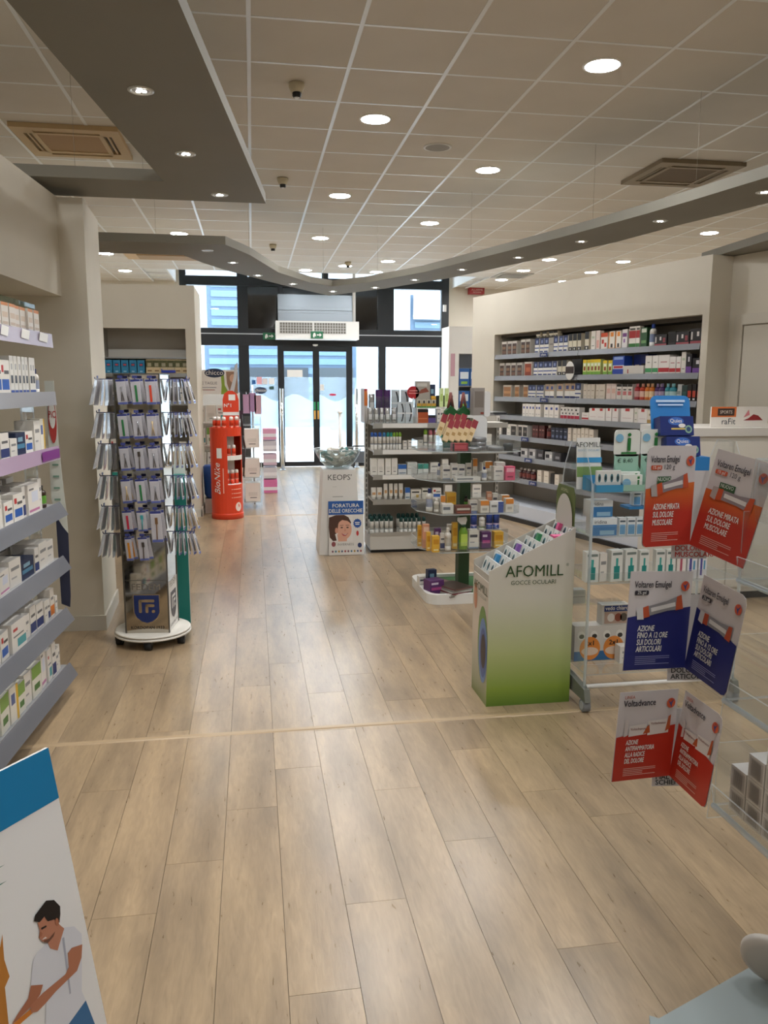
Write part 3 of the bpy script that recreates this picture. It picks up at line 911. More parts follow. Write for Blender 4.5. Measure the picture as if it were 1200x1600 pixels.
# ================================================================ PRODUCTS
# style: (kind, name, category, description, body colour, patches on the front as fractions, extra)
ST = {
 'hair': ('X', 'hair_dye_box', 'box', 'white-topped brown hair dye box', '#c9c2b8', [(.06, .94, .04, .82, '#43302a'), (.15, .8, .42, .62, '#86664f'), (.1, .9, .1, .3, '#6d4a3a')]),
 'redhair': ('X', 'hair_dye_box', 'box', 'red-brown hair dye box', '#cfc5bb', [(.06, .94, .04, .86, '#8c3a22'), (.2, .8, .3, .6, '#b8603a')]),
 'hairwide': ('X', 'hair_dye_box', 'box', 'copper-toned hair dye box', '#d5cabb', [(.06, .94, .05, .85, '#9c6a3e'), (.1, .9, .3, .5, '#c08a55')]),
 'navy': ('X', 'cosmetic_box', 'box', 'navy and white cosmetic box', '#e9e6df', [(0, 1, .56, 1, '#27345f'), (.3, .7, .66, .86, '#7f8cb8'), (0, 1, .3, .38, '#4a5a96'), (0, .8, .05, .14, '#39477e')]),
 'dark': ('X', 'cosmetic_box', 'box', 'black and cream cosmetic box', '#d9d0ba', [(0, 1, .6, 1, '#22252c'), (0, 1, 0, .24, '#2a2c31'), (.3, .6, .08, .18, '#dedad0')]),
 'greybox': ('X', 'cosmetic_box', 'box', 'plain grey cosmetic box', '#a49e95', [(.1, .9, .5, .6, '#7c766e')]),
 'pale': ('X', 'cosmetic_box', 'box', 'slim pale cosmetic box', '#e6e0d6', [(.2, .8, .6, .72, '#b9c4ab'), (.2, .8, .2, .24, '#8f897f')]),
 'palepink': ('X', 'cosmetic_box', 'box', 'slim pale pink box', '#ead9d0', [(.2, .8, .1, .5, '#e0a79b')]),
 'redwhite': ('X', 'baby_food_box', 'box', 'red-speckled white box', '#ece3da', [(0, 1, .75, 1, '#d4562f'), (.15, .45, .35, .6, '#c43a32'), (.55, .85, .15, .4, '#d8483c')]),
 'orange': ('X', 'cream_box', 'box', 'orange and white box', '#efe8dc', [(0, .14, 0, 1, '#e08a2e'), (.3, .8, .7, .95, '#e8903a'), (.35, .7, .08, .3, '#3a3028'), (0, 1, 0, .06, '#e08a2e')]),
 'lilac': ('X', 'cream_box', 'box', 'lilac and white box', '#e8e4e2', [(.1, .9, .6, .8, '#7a4a86'), (.3, .6, .3, .5, '#9a6aa8')]),
 'rwg': ('X', 'lotion_box', 'box', 'red, white and green lotion box', '#ece6de', [(0, 1, .45, .8, '#a82c2e'), (.1, .9, .82, .92, '#5a5a52'), (0, 1, 0, .2, '#3d7a3f')]),
 'green': ('X', 'lotion_box', 'box', 'dark green lotion box', '#2f5a36', [(.1, .9, .75, .95, '#d8dccf'), (.1, .9, .2, .35, '#77a06a')]),
 'blackpink': ('X', 'gift_box', 'box', 'wide black and pink gift box', '#2a282b', [(0, 1, 0, .2, '#a8535c'), (.05, .15, .3, .8, '#cfc9c4'), (.42, .56, .5, .8, '#d9d4cf'), (.7, .9, .3, .7, '#8d4048')]),
 'black': ('X', 'gift_box', 'box', 'plain black carton', '#1e1c1d', [(.1, .9, .1, .2, '#3b3638')]),
 'yellowgreen': ('X', 'herbal_box', 'box', 'yellow and green herbal box', '#cfd890', [(0, 1, .8, 1, '#e2c327'), (.25, .75, .3, .55, '#8f3a24'), (0, 1, 0, .22, '#7fb544'), (.2, .8, .6, .75, '#eef0dd')]),
 'blue': ('X', 'toothcare_box', 'box', 'bright blue box with red emblem', '#2347a8', [(0, 1, .3, .5, '#d3d6e0'), (.1, .9, .34, .46, '#b22a3c'), (.1, .9, .8, .95, '#8ea6dc')]),
 'bluedark': ('X', 'toothcare_box', 'box', 'large dark blue display carton', '#1c2f78', [(.1, .4, .1, .5, '#c8b9a8'), (.55, .85, .1, .55, '#23262e')]),
 'whitegreen': ('X', 'skin_cream_box', 'box', 'white box with green foot', '#eae6df', [(0, 1, .1, .32, '#47a064'), (.3, .7, .6, .66, '#a8a49c')]),
 'whitered': ('X', 'skin_cream_box', 'box', 'white box with red foot', '#ece6e0', [(0, 1, .1, .32, '#bb3138'), (.2, .8, .6, .66, '#c48d8d')]),
 'blackpurple': ('X', 'skin_cream_box', 'box', 'black and purple cream box', '#242127', [(0, 1, 0, .35, '#74479a'), (.35, .65, .6, .85, '#d3cdd2')]),
 'tan': ('X', 'hosiery_box', 'box', 'tan and white hosiery box', '#ece8e0', [(0, 1, .5, 1, '#b59a80'), (.25, .75, .62, .85, '#3a4a86'), (0, 1, .02, .16, '#2f3c70')]),
 'cream': ('X', 'cosmetic_box', 'box', 'cream coloured slim box', '#ddd2c2', [(.2, .8, .55, .6, '#a08f7a'), (.2, .8, .2, .23, '#b3a28c')]),
 'pinkwhite': ('X', 'cosmetic_box', 'box', 'pink-tinted white box', '#ead8ce', [(.15, .85, .4, .7, '#e2b9a8'), (0, 1, .86, 1, '#d9c7bd')]),
 'whiteblack': ('X', 'lotion_box', 'box', 'white box with black top', '#e8e2da', [(0, 1, .84, 1, '#25221f'), (.15, .85, .3, .55, '#c77'), (.2, .8, .6, .7, '#5a5650')]),
 'darkgreen': ('X', 'lotion_box', 'box', 'dark teal green box', '#16393a', [(.2, .8, .3, .6, '#2b5a56')]),
 'blackred': ('X', 'razor_pack', 'box', 'black and orange-red pack', '#211d1c', [(.1, .9, .25, .62, '#c5462f'), (.2, .8, .08, .18, '#ddd')]),
 'whiteblue': ('X', 'hosiery_box', 'box', 'white box with blue emblem', '#eae3da', [(.3, .75, .62, .8, '#3d529c'), (.2, .8, .2, .25, '#b3aaa2')]),
 'whitemag': ('X', 'tablet_box', 'box', 'white box with crimson foot', '#dedad4', [(0, 1, .02, .3, '#b32a44'), (.15, .5, .7, .85, '#333'), (.5, .85, .4, .55, '#444')]),
 'whitecorner': ('X', 'skin_cream_box', 'box', 'white box with red corner', '#ebe4df', [(.35, .7, .8, 1, '#bf3535'), (.15, .85, .3, .33, '#c9a9a6')]),
 'gold': ('X', 'skin_cream_box', 'box', 'white and gold box', '#e6ddce', [(0, 1, .05, .3, '#b28c4c'), (.25, .75, .6, .75, '#a9997c')]),
 'blackframe': ('X', 'dye_box', 'box', 'black box in white border', '#e0dad2', [(.07, .93, .05, .85, '#211d1c'), (.25, .75, .35, .55, '#6b625a')]),
 'maroon': ('X', 'lotion_box', 'box', 'dark maroon lotion box', '#4a1f1d', [(.2, .8, .6, .7, '#a4756a'), (.2, .8, .2, .4, '#6b2f2a')]),
 'navydark': ('X', 'lotion_box', 'box', 'dark navy lotion box', '#20263a', [(.2, .8, .2, .4, '#5f6a86'), (.2, .8, .7, .76, '#8c93a8')]),
 'darkgrey': ('X', 'soap_box', 'box', 'flat dark grey box', '#3d3c40', [(.2, .8, .3, .6, '#8b8a8e')]),
 'silver': ('X', 'soap_box', 'box', 'flat silver-grey box', '#b3b1b0', [(.1, .6, .3, .7, '#33343a'), (.65, .95, .3, .7, '#d9d7d4')]),
 # medicine shelves
 'medblue': ('X', 'medicine_box', 'box', 'white medicine box, blue band', '#e6e2da', [(.1, .9, .15, .45, '#2f62b5'), (.1, .35, .65, .85, '#b33'), (.4, .9, .6, .7, '#555')]),
 'medpink': ('X', 'medicine_box', 'box', 'white medicine box, pink curve', '#e8e3dc', [(.06, .94, .08, .16, '#c77aa6'), (.3, .85, .4, .75, '#d6dbe8'), (.1, .5, .8, .86, '#777')]),
 'mednavy': ('X', 'medicine_box', 'box', 'white medicine box, navy foot', '#e4e0d9', [(0, 1, .06, .4, '#2b3a73'), (.15, .85, .6, .7, '#666')]),
 'meddark': ('X', 'medicine_box', 'box', 'dark blue swirl medicine box', '#1f2f4f', [(.1, .9, .3, .5, '#4a86a8'), (.2, .7, .6, .8, '#7fa6bb')]),
 'medyellow': ('X', 'medicine_box', 'box', 'yellow-edged white medicine box', '#e7e3d6', [(.75, 1, 0, 1, '#dfb43a'), (.15, .6, .5, .8, '#5a6a9a')]),
 'medgreen': ('X', 'medicine_box', 'box', 'white and green herbal box', '#e2e0d2', [(0, 1, .6, 1, '#7da24a'), (.2, .8, .2, .4, '#4c7a3c')]),
 'medteal': ('X', 'medicine_box', 'box', 'white box, teal corner', '#e9e5de', [(.35, .95, .12, .4, '#4f9fa6'), (.1, .4, .7, .8, '#b44'), (.1, .8, .5, .55, '#777')]),
 'medorange': ('X', 'medicine_box', 'box', 'white and orange box', '#e6e0d6', [(0, 1, .05, .4, '#d97a2f'), (.2, .8, .6, .7, '#888')]),
 'medplain': ('X', 'medicine_box', 'box', 'plain white medicine box', '#e3dfd7', [(.15, .85, .6, .72, '#8b8b8b'), (.15, .6, .3, .36, '#a9a9a9')]),
 'medstripe': ('X', 'medicine_box', 'box', 'slim white box, dark print', '#e4e1da', [(.2, .8, .3, .5, '#3d4550'), (0, 1, 0, .12, '#3c58a0'), (.3, .7, .65, .8, '#a9a9a9')]),
 'medcopper': ('X', 'skin_cream_box', 'box', 'pale box with orange top', '#e6ddd2', [(0, 1, .88, 1, '#d98a4a'), (.1, .9, .45, .65, '#d9c3ac'), (.1, .9, .2, .3, '#cfb9a6')]),
 'herb': ('X', 'medicine_box', 'box', 'brown-green leaf herbal box', '#d8c39a', [(0, 1, .45, .95, '#55552f'), (.2, .75, .5, .75, '#a9a184'), (.2, .8, .15, .25, '#8c6f4a')]),
 'skyblue': ('X', 'medicine_box', 'box', 'sky blue box', '#2f86b0', [(.2, .8, .5, .8, '#1d5f8a'), (.3, .7, .6, .7, '#c44'), (.3, .7, .1, .2, '#8fc3dd')]),
 'babyblue': ('X', 'nappy_pack', 'box', 'blue and white pack', '#2f5f9f', [(.1, .9, .4, .8, '#d9e2ea'), (.2, .8, .1, .25, '#8fbf4a')]),
 # gondola
 'gwhite': ('X', 'cream_box', 'box', 'tall plain white box', '#e3dfd6', [(.3, .75, .18, .22, '#555'), (.2, .8, .3, .5, '#d5d1c8')]),
 'gsmall': ('X', 'cream_box', 'box', 'small white box', '#ded9d0', [(.2, .8, .7, .8, '#777'), (.1, .9, .3, .36, '#9a9a9a')]),
 'gblue': ('X', 'soap_box', 'box', 'blue-topped soap box', '#cfd3d3', [(0, 1, .55, 1, '#3468b4'), (.1, .9, .1, .2, '#6a7a8a')]),
 'ggrey': ('X', 'cream_box', 'box', 'grey and white box', '#d3d6d2', [(.05, .95, .48, .52, '#8a8a86'), (.1, .9, .7, .9, '#c2cac6')]),
 'gteal': ('X', 'cream_box', 'box', 'teal and white box', '#dfe3df', [(0, 1, .5, 1, '#2f9a8a')]),
 'gyellow': ('X', 'cream_box', 'box', 'white box, yellow dot', '#dcd8cc', [(.1, .8, .65, .8, '#333'), (.5, .75, .15, .45, '#d9b23a')]),
 'gorange': ('X', 'jar_box', 'box', 'orange box with dark top', '#b4552a', [(0, 1, .78, 1, '#201c1a'), (.1, .9, .3, .35, '#d98a5a')]),
 'gpurple': ('X', 'jar_box', 'box', 'violet box with dark top', '#5a4a8a', [(0, 1, .65, 1, '#1c1a20')]),
 'mini': ('X', 'mini_box', 'box', 'tiny four-colour box', '#bdb7a6', [(0, 1, .2, .55, '#c79a3a'), (.3, .7, .55, .9, '#3a3a3a'), (0, 1, 0, .2, '#4a8a4a')]),
 'ggreenp': ('X', 'mini_box', 'box', 'pale green tall pack', '#c6d79a', [(.2, .8, .3, .7, '#a5bd6a')]),
 # trays
 'tbrown': ('X', 'supplement_box', 'box', 'brown-red box', '#6b2f24', [(.08, .92, .45, .7, '#d8cdbf'), (.1, .9, .1, .25, '#a04a34')]),
 'torange': ('X', 'supplement_box', 'box', 'orange and white box', '#e3ddd2', [(0, 1, .6, 1, '#d98a3c'), (.2, .8, .2, .4, '#b8b2a6')]),
 'tamber': ('X', 'supplement_box', 'box', 'amber yellow carton', '#d9a93a', [(.1, .9, .5, .8, '#c48a22'), (.15, .85, .1, .2, '#e8d9a0')]),
 'tpeach': ('X', 'supplement_box', 'box', 'tall peach-pink carton', '#d99a7a', [(.1, .9, .7, .9, '#e8c4ac')]),
 'tpurple': ('X', 'supplement_box', 'box', 'purple carton', '#5a2f66', [(.1, .9, .3, .5, '#b04a86'), (.1, .6, .7, .85, '#cfc3d3')]),
 'tpink': ('X', 'supplement_box', 'box', 'bright pink box', '#d9567a', [(.1, .9, .6, .9, '#f0a9b9'), (.2, .8, .2, .3, '#8a2340')]),
 'twhite': ('X', 'supplement_box', 'box', 'white printed box', '#e1ddd5', [(.1, .9, .6, .75, '#5a5a62'), (.1, .6, .3, .36, '#999'), (0, 1, 0, .08, '#8a9ab0')]),
 'tblue': ('X', 'supplement_box', 'box', 'white and blue box', '#dfdedb', [(.6, 1, 0, 1, '#33509a'), (.1, .5, .5, .7, '#777')]),
 'tflat': ('X', 'supplement_box', 'box', 'long flat white box', '#e4e0d8', [(.05, .7, .4, .7, '#6b7078')]),
 'tbar': ('X', 'snack_bar', 'bar', 'red and cream snack bar', '#d8bf92', [(0, 1, .62, 1, '#8e1f2c'), (.2, .8, .25, .4, '#a8834a')]),
 'ttin': ('X', 'red_tin', 'tin', 'red tin', '#a5232f', [(.1, .9, .25, .75, '#c9555c'), (0, .12, 0, 1, '#26221f')]),
 # trolley
 'iridina': ('X', 'eye_drop_box', 'box', 'white and blue eye-drop box', '#e2e6e8', [(0, 1, 0, .62, '#3f7fb8'), (.3, .9, .05, .3, '#9cc4dd')]),
 'irslim': ('X', 'eye_drop_box', 'box', 'slim white-blue vial box', '#dfe4e6', [(.1, .9, .05, .6, '#6aa3cf'), (.1, .9, .75, .85, '#4a5a68')]),
 'tealbox': ('X', 'lens_solution_box', 'box', 'white box with teal drop', '#e0e2dd', [(.25, .75, .08, .5, '#1f8a86'), (.4, .6, .5, .75, '#3fa39d'), (.1, .9, .85, .93, '#77827e')]),
 'pinkprint': ('X', 'lens_solution_box', 'box', 'white box with pink print', '#e6e0db', [(.35, .6, .15, .85, '#b5566a')]),
 'violprint': ('X', 'lens_solution_box', 'box', 'white box with violet print', '#e2e2e6', [(.2, .45, .1, .9, '#55509a'), (.6, .8, .3, .6, '#5a9ac0')]),
 'whitevial': ('X', 'eye_drop_box', 'box', 'small white vial box', '#e6e6e2', [(.2, .8, .7, .85, '#778')]),
 'barcode': ('X', 'medicine_box', 'box', 'barcode-printed white box', '#d9d4d0', [(.08, .92, .1, .9, '#c0bab7')] + [(.2 + .07 * i, .235 + .07 * i, .15, .85, '#8d8783') for i in range(9)]),
 'bluewhite': ('X', 'medicine_box', 'box', 'white box with blue edges', '#cdc9cf', [(0, .1, 0, 1, '#3a47a0'), (.9, 1, 0, 1, '#3a47a0'), (.3, .7, .4, .6, '#aab')]),
 'yelbox': ('X', 'medicine_box', 'box', 'yellow and orange flat box', '#c9b45a', [(0, 1, .7, 1, '#c77a52'), (.2, .6, .2, .5, '#a99a5a')]),
 # bottles: body, cap, label colour
 'Bwhiteblue': ('B', 'lotion_bottle', 'bottle', 'white lotion bottle, blue cap', '#e6e3dd', '#23439a', '#7f8aa8'),
 'Bred': ('B', 'shampoo_bottle', 'bottle', 'red shampoo bottle', '#b4323a', '#d0767a', '#d9a9a6'),
 'Bredorange': ('B', 'shampoo_bottle', 'bottle', 'orange-red shampoo bottle', '#cf4a2a', '#e0a08a', '#e6c0ae'),
 'Borange': ('B', 'shampoo_bottle', 'bottle', 'orange shampoo bottle', '#e07a22', '#e8b48a', '#f0d2a8'),
 'Bpurple': ('B', 'shampoo_bottle', 'bottle', 'purple shampoo bottle', '#54306e', '#8f7a9e', '#b3a2c0'),
 'Bteal': ('B', 'shampoo_bottle', 'bottle', 'turquoise shampoo bottle', '#3d97a8', '#8cc4cc', '#bfe0e2'),
 'Bmaroon': ('B', 'lotion_bottle', 'bottle', 'dark maroon bottle', '#3f1718', '#cbbfb8', '#7a3a34'),
 'Bbrown': ('B', 'pill_bottle', 'bottle', 'brown bottle with green label', '#3a2a1e', '#1b1b1e', '#5f9a3a'),
 'Bwhite': ('B', 'pill_bottle', 'bottle', 'white bottle', '#e3dfd7', '#e9e6e0', '#b9b3a6'),
 'Bnavycap': ('B', 'nasal_bottle', 'bottle', 'white bottle with navy cap', '#e3e0da', '#22326e', '#9aa2b8'),
 'Tgrey': ('T', 'cream_tube', 'tube', 'grey-white cream tube', '#cfd0ce', '#e2e2e0', '#8c9694'),
 'Twhite': ('T', 'cream_tube', 'tube', 'white cream tube', '#e0dcd3', '#d8d4cb', '#c79a6a'),
 'Sblue': ('S', 'spray_bottle', 'bottle', 'white spray, deep blue cap', '#dedbd4', '#2f5fb4', '#8f949c'),
 'Smid': ('S', 'spray_bottle', 'bottle', 'white spray, sky blue cap', '#dedbd4', '#3f86c4', '#8f949c'),
 'Steal': ('S', 'spray_bottle', 'bottle', 'white spray, teal cap', '#dedbd4', '#2fa09a', '#8f949c'),
 'Sgreen': ('S', 'spray_bottle', 'bottle', 'white spray, lime cap', '#dedbd4', '#86b53a', '#8f949c'),
 'Spink': ('S', 'spray_bottle', 'bottle', 'white spray, pink cap', '#dedbd4', '#d0788a', '#c8a3a8'),
 'Sdark': ('S', 'deodorant_bottle', 'bottle', 'white deodorant, dark green cap', '#d8d6cf', '#12403c', '#aab0ac'),
 'Scan': ('S', 'spray_can', 'spray can', 'navy spray can', '#2a3f86', '#2f5fb8', '#b9a6c4'),
 'Scanw': ('S', 'spray_can', 'spray can', 'short white spray can', '#dddbd3', '#e2e0da', '#8fb06a'),
 'Sred': ('S', 'lotion_pump', 'bottle', 'orange-red body oil bottle', '#d8401f', '#eee9e3', '#e8a08a'),
}
PMESH = {}
def prod_mesh(style, w, d, h):
    w, d, h = round(w, 3), round(d, 3), round(h, 3)
    key = (style, w, d, h)
    if key in PMESH:
        return PMESH[key]
    s = ST[style]
    kind = s[0]
    body = MB()
    cap = None
    if kind == 'X':
        c = 0.0012
        bm = mat(s[4], 0.42)
        body.box(-w / 2, w / 2, 0, d, 0, h, bm)
        for i, (x0, x1, z0, z1, col) in enumerate(s[5]):
            y = -0.0004 - 0.0002 * i
            body.quad([(-w / 2 + w * x0, y, h * z0), (-w / 2 + w * x1, y, h * z0), (-w / 2 + w * x1, y, h * z1), (-w / 2 + w * x0, y, h * z1)], mat(col, 0.42))
        # flap line on the top
        body.quad([(-w / 2, d * 0.9, h + 0.0004), (w / 2, d * 0.9, h + 0.0004), (w / 2, d * 0.92, h + 0.0004), (-w / 2, d * 0.92, h + 0.0004)], mat('#77736c', 0.6))
    else:
        r = w / 2
        T = Matrix.Translation((0, d / 2, 0))
        sy = min(1.0, d / w)
        bm, cm, lm = mat(s[4], 0.3), mat(s[5], 0.3), mat(s[6], 0.4)
        cap = MB()
        if kind == 'B':
            body.lathe([(r * .9, 0), (r, h * .03), (r, h * .2)], bm, 14, T, sy=sy)
            body.lathe([(r * 1.005, h * .2), (r * 1.005, h * .55)], lm, 14, T, sy=sy, caps=False)
            body.lathe([(r, h * .55), (r, h * .68), (r * .82, h * .76), (r * .45, h * .8)], bm, 14, T, sy=sy)
            cap.lathe([(r * .5, h * .8), (r * .52, h * .98), (r * .46, h)], cm, 12, T)
        elif kind == 'S':
            body.lathe([(r * .92, 0), (r, h * .02), (r, h * .3)], bm, 14, T)
            body.lathe([(r * 1.005, h * .3), (r * 1.005, h * .36)], lm, 14, T, caps=False)
            body.lathe([(r, h * .36), (r, h * .72), (r * .9, h * .74)], bm, 14, T)
            cap.lathe([(r * .93, h * .74), (r * .95, h * .9), (r * .8, h * .97), (r * .3, h)], cm, 14, T)
        else:
            n = 14
            vs, fs = [], []
            for j, (z, rx, ry) in enumerate(((h * .2, r, r * sy), (h * .6, r, r * sy * .7), (h * .97, r, r * .08), (h, r, r * .08))):
                for k_ in range(n):
                    a_ = 2 * PI * k_ / n
                    vs.append((rx * math.cos(a_), d / 2 + ry * math.sin(a_), z))
            for j in range(3):
                for k_ in range(n):
                    fs.append((j * n + k_, j * n + (k_ + 1) % n, (j + 1) * n + (k_ + 1) % n, (j + 1) * n + k_))
            fs.append(tuple(range(3 * n, 4 * n)))
            body.add(vs, fs, bm, None, True)
            body.quad([(-r * .6, d / 2 - r * sy * .95, h * .4), (r * .6, d / 2 - r * sy * .95, h * .4), (r * .6, d / 2 - r * sy * .8, h * .6), (-r * .6, d / 2 - r * sy * .8, h * .6)], lm)
            cap.lathe([(r * .75, 0), (r * .8, h * .2)], cm, n, T, sy=sy)
    res = (body.mesh(s[1]), cap.mesh('cap') if cap else None)
    PMESH[key] = res
    return res

USED = {}
def product(style, w, d, h, M, where, group, desc=None):
    """one product; M places the middle of its front bottom edge, front = -y"""
    s = ST[style]
    bm, cm = prod_mesh(style, w, d, h)
    o = put(s[1], bm, M=M)
    lab = (desc or s[3]) + ', ' + where if where else (desc or s[3])
    tag(o, lab, s[2], group)
    if cm:
        put('cap', cm, o)
    if style == 'iridina':
        letter(o, 'iridina', h * .3, -w * .18, h * .7, mat('#3f4a55', 0.4), -0.0016)
    return o

def T3(x, y, z, rz=0.0):
    return Matrix.Translation((x, y, z)) @ Matrix.Rotation(rz, 4, 'Z')

# ---------------------------------------------------------------- right wall niche
NICHE = {
1:[(0.103,0.106,.165,'hair'),(0.229,0.096,.165,'hair'),(0.333,0.101,.165,'hair'),(0.507,0.092,.175,'hair'),(0.605,0.090,.175,'hair'),(0.797,0.081,.17,'navy'),(0.880,0.077,.17,'navy'),(0.963,0.084,.17,'navy'),(1.053,0.083,.17,'greybox'),(1.142,0.076,.18,'navy'),(1.240,0.078,.18,'navy'),(1.320,0.073,.18,'navy'),(1.404,0.061,.19,'dark'),(1.476,0.065,.19,'dark'),(1.547,0.059,.19,'dark'),(1.675,0.068,.2,'dark'),(1.774,0.072,.2,'pale'),(1.855,0.060,.2,'palepink'),(1.921,0.104,.17,'redwhite'),(2.044,0.092,.18,'orange'),(2.140,0.085,.18,'orange'),(2.239,0.074,.19,'lilac'),(2.336,0.095,.21,'rwg'),(2.436,0.053,.21,'rwg'),(2.498,0.083,.19,'green'),(2.589,0.085,.22,'Bwhiteblue'),(2.687,0.157,.11,'blackpink'),(2.849,0.100,.13,'black'),(2.957,0.163,.12,'blackpink'),(3.128,0.186,.14,'blackpink')],
2:[(0.067,0.106,.165,'hair'),(0.202,0.104,.165,'hair'),(0.319,0.102,.165,'hair'),(0.441,0.113,.165,'hair'),(0.605,0.147,.17,'redhair'),(0.778,0.081,.165,'navy'),(0.861,0.096,.165,'navy'),(0.959,0.088,.165,'navy'),(1.050,0.086,.165,'navy'),(1.138,0.079,.165,'navy'),(1.229,0.069,.17,'dark'),(1.309,0.079,.17,'dark'),(1.471,0.167,.18,'black'),(1.659,0.058,.165,'yellowgreen'),(1.719,0.055,.165,'yellowgreen'),(1.776,0.054,.165,'yellowgreen'),(1.835,0.056,.165,'yellowgreen'),(1.896,0.050,.165,'yellowgreen'),(1.980,0.064,.15,'yellowgreen'),(2.049,0.063,.15,'yellowgreen'),(2.121,0.169,.19,'blue'),(2.309,0.206,.2,'bluedark'),(2.581,0.086,.18,'whitegreen'),(2.670,0.076,.18,'whitegreen'),(2.750,0.143,.18,'whitered'),(2.896,0.077,.16,'whitered'),(2.977,0.055,.16,'whitered'),(3.035,0.054,.2,'pale'),(3.093,0.068,.18,'blackpurple'),(3.169,0.122,.14,'blackpurple')],
3:[(0.159,0.180,.15,'hairwide'),(0.407,0.100,.15,'hairwide'),(0.579,0.097,.15,'hairwide'),(0.683,0.076,.15,'navy'),(0.761,0.079,.15,'navy'),(0.847,0.074,.15,'navy'),(0.923,0.070,.15,'navy'),(1.011,0.089,.16,'tan'),(1.103,0.080,.16,'tan'),(1.223,0.114,.165,'tan'),(1.360,0.094,.17,'tan'),(1.456,0.090,.17,'tan'),(1.549,0.099,.17,'navy'),(1.675,0.058,.16,'cream'),(1.734,0.060,.16,'cream'),(1.804,0.061,.16,'cream'),(1.876,0.050,.16,'cream'),(1.931,0.094,.16,'cream'),(2.044,0.072,.165,'pinkwhite'),(2.119,0.073,.165,'pinkwhite'),(2.202,0.075,.16,'whiteblack'),(2.279,0.075,.16,'whiteblack'),(2.356,0.070,.16,'whiteblack'),(2.431,0.067,.165,'Bred'),(2.500,0.067,.165,'Bredorange'),(2.570,0.062,.165,'Borange'),(2.635,0.061,.165,'Borange'),(2.700,0.063,.165,'Bpurple'),(2.764,0.064,.165,'Bpurple'),(2.831,0.062,.165,'Bteal'),(2.897,0.076,.165,'Bteal'),(2.977,0.074,.16,'Tgrey'),(3.059,0.069,.15,'darkgreen'),(3.135,0.049,.16,'blackred'),(3.186,0.046,.16,'blackred'),(3.235,0.049,.16,'blackred')],
4:[(0.742,0.061,.15,'whiteblue'),(0.805,0.060,.15,'whiteblue'),(0.868,0.060,.15,'whiteblue'),(0.930,0.059,.15,'whiteblue'),(0.991,0.057,.15,'whiteblue'),(1.051,0.055,.15,'whiteblue'),(1.165,0.090,.15,'whiteblue'),(1.258,0.087,.15,'whiteblue'),(1.350,0.084,.15,'whiteblue'),(1.462,0.055,.13,'whitemag'),(1.520,0.057,.13,'whitemag'),(1.583,0.054,.13,'whitemag'),(1.640,0.061,.13,'whitemag'),(1.703,0.081,.13,'whitemag'),(1.815,0.112,.08,'whitered'),(1.932,0.124,.13,'whitecorner'),(2.059,0.123,.13,'whitecorner'),(2.186,0.088,.135,'whitecorner'),(2.276,0.092,.135,'whitecorner'),(2.405,0.178,.14,'whitecorner'),(2.587,0.048,.15,'pale'),(2.639,0.123,.14,'whitecorner'),(2.766,0.083,.13,'gold'),(2.853,0.089,.13,'gold'),(2.965,0.118,.13,'pale'),(3.099,0.091,.13,'pale')],
5:[(0.247,0.083,.15,'pale'),(0.344,0.082,.14,'black'),(0.432,0.081,.14,'pale'),(0.520,0.125,.14,'blackframe'),(0.671,0.090,.14,'blackframe'),(0.765,0.097,.14,'blackframe'),(0.948,0.059,.15,'maroon'),(1.009,0.058,.15,'maroon'),(1.070,0.057,.15,'maroon'),(1.129,0.059,.15,'maroon'),(1.206,0.081,.16,'Bmaroon'),(1.304,0.071,.14,'navydark'),(1.378,0.069,.14,'navydark'),(1.451,0.068,.14,'navydark'),(1.523,0.071,.14,'navydark'),(1.604,0.054,.15,'cream'),(1.690,0.058,.15,'cream'),(1.753,0.052,.15,'cream'),(1.815,0.051,.16,'cream'),(1.871,0.056,.16,'cream'),(1.947,0.070,.15,'cream')],
6:[(0.579,0.130,.1,'darkgrey'),(0.735,0.139,.11,'silver'),(0.899,0.123,.11,'silver'),(1.058,0.119,.11,'darkgrey'),(1.200,0.138,.1,'silver'),(1.372,0.123,.1,'darkgrey')],
7:[(0.684,0.064,.13,'Bmaroon'),(0.761,0.070,.13,'Bmaroon'),(0.837,0.075,.13,'Bmaroon'),(0.924,0.086,.13,'Bmaroon'),(1.082,0.083,.14,'cream'),(1.200,0.093,.14,'cream'),(1.316,0.068,.12,'black'),(1.395,0.078,.12,'cream')],
}

sh = thing('wall_shelving', 'grey metal shelves built into the right wall niche', 'shelving', M=NM)
SZ = {1: 1.975, 2: 1.715, 3: 1.462, 4: 1.245, 5: 1.005, 6: 0.765, 7: 0.505}
SNAME = {1: 'top shelf', 2: 'second shelf', 3: 'third shelf', 4: 'fourth shelf', 5: 'fifth shelf', 6: 'sixth shelf', 7: 'lowest shelf'}
LIPG = mat('#8d8f94', 0.35, 0.5)
for k_, z in SZ.items():
    off = 0.0 if k_ <= 3 else -0.12
    for x0, x1 in ((0.01, 1.60), (1.605, 3.27)):
        a = MB(); a.box(x0, x1, off + 0.012, ND - 0.005, z - 0.022, z, SHELFGREY); S_ = put('shelf', a, sh)
        a = MB(); a.add([(x0, off, z - 0.05), (x1, off, z - 0.05), (x1, off + 0.012, z + 0.006), (x0, off + 0.012, z + 0.006), (x0, off + 0.018, z - 0.05), (x1, off + 0.018, z - 0.05), (x1, off + 0.018, z + 0.006), (x0, off + 0.018, z + 0.006)],
                        [(0, 1, 2, 3), (4, 7, 6, 5), (3, 2, 6, 7), (0, 4, 5, 1), (1, 5, 6, 2), (0, 3, 7, 4)], LIPG)
        put('price_rail', a, S_)
a = MB(); a.box(0.01, 3.27, -0.16, ND - 0.005, 0.0, 0.20, mat('#c3c7cf', 0.4)); put('plinth', a, sh)
a = MB(); a.box(0.01, 3.27, -0.19, -0.16, 0.0, 0.05, DARK); put('plinth_foot', a, sh)
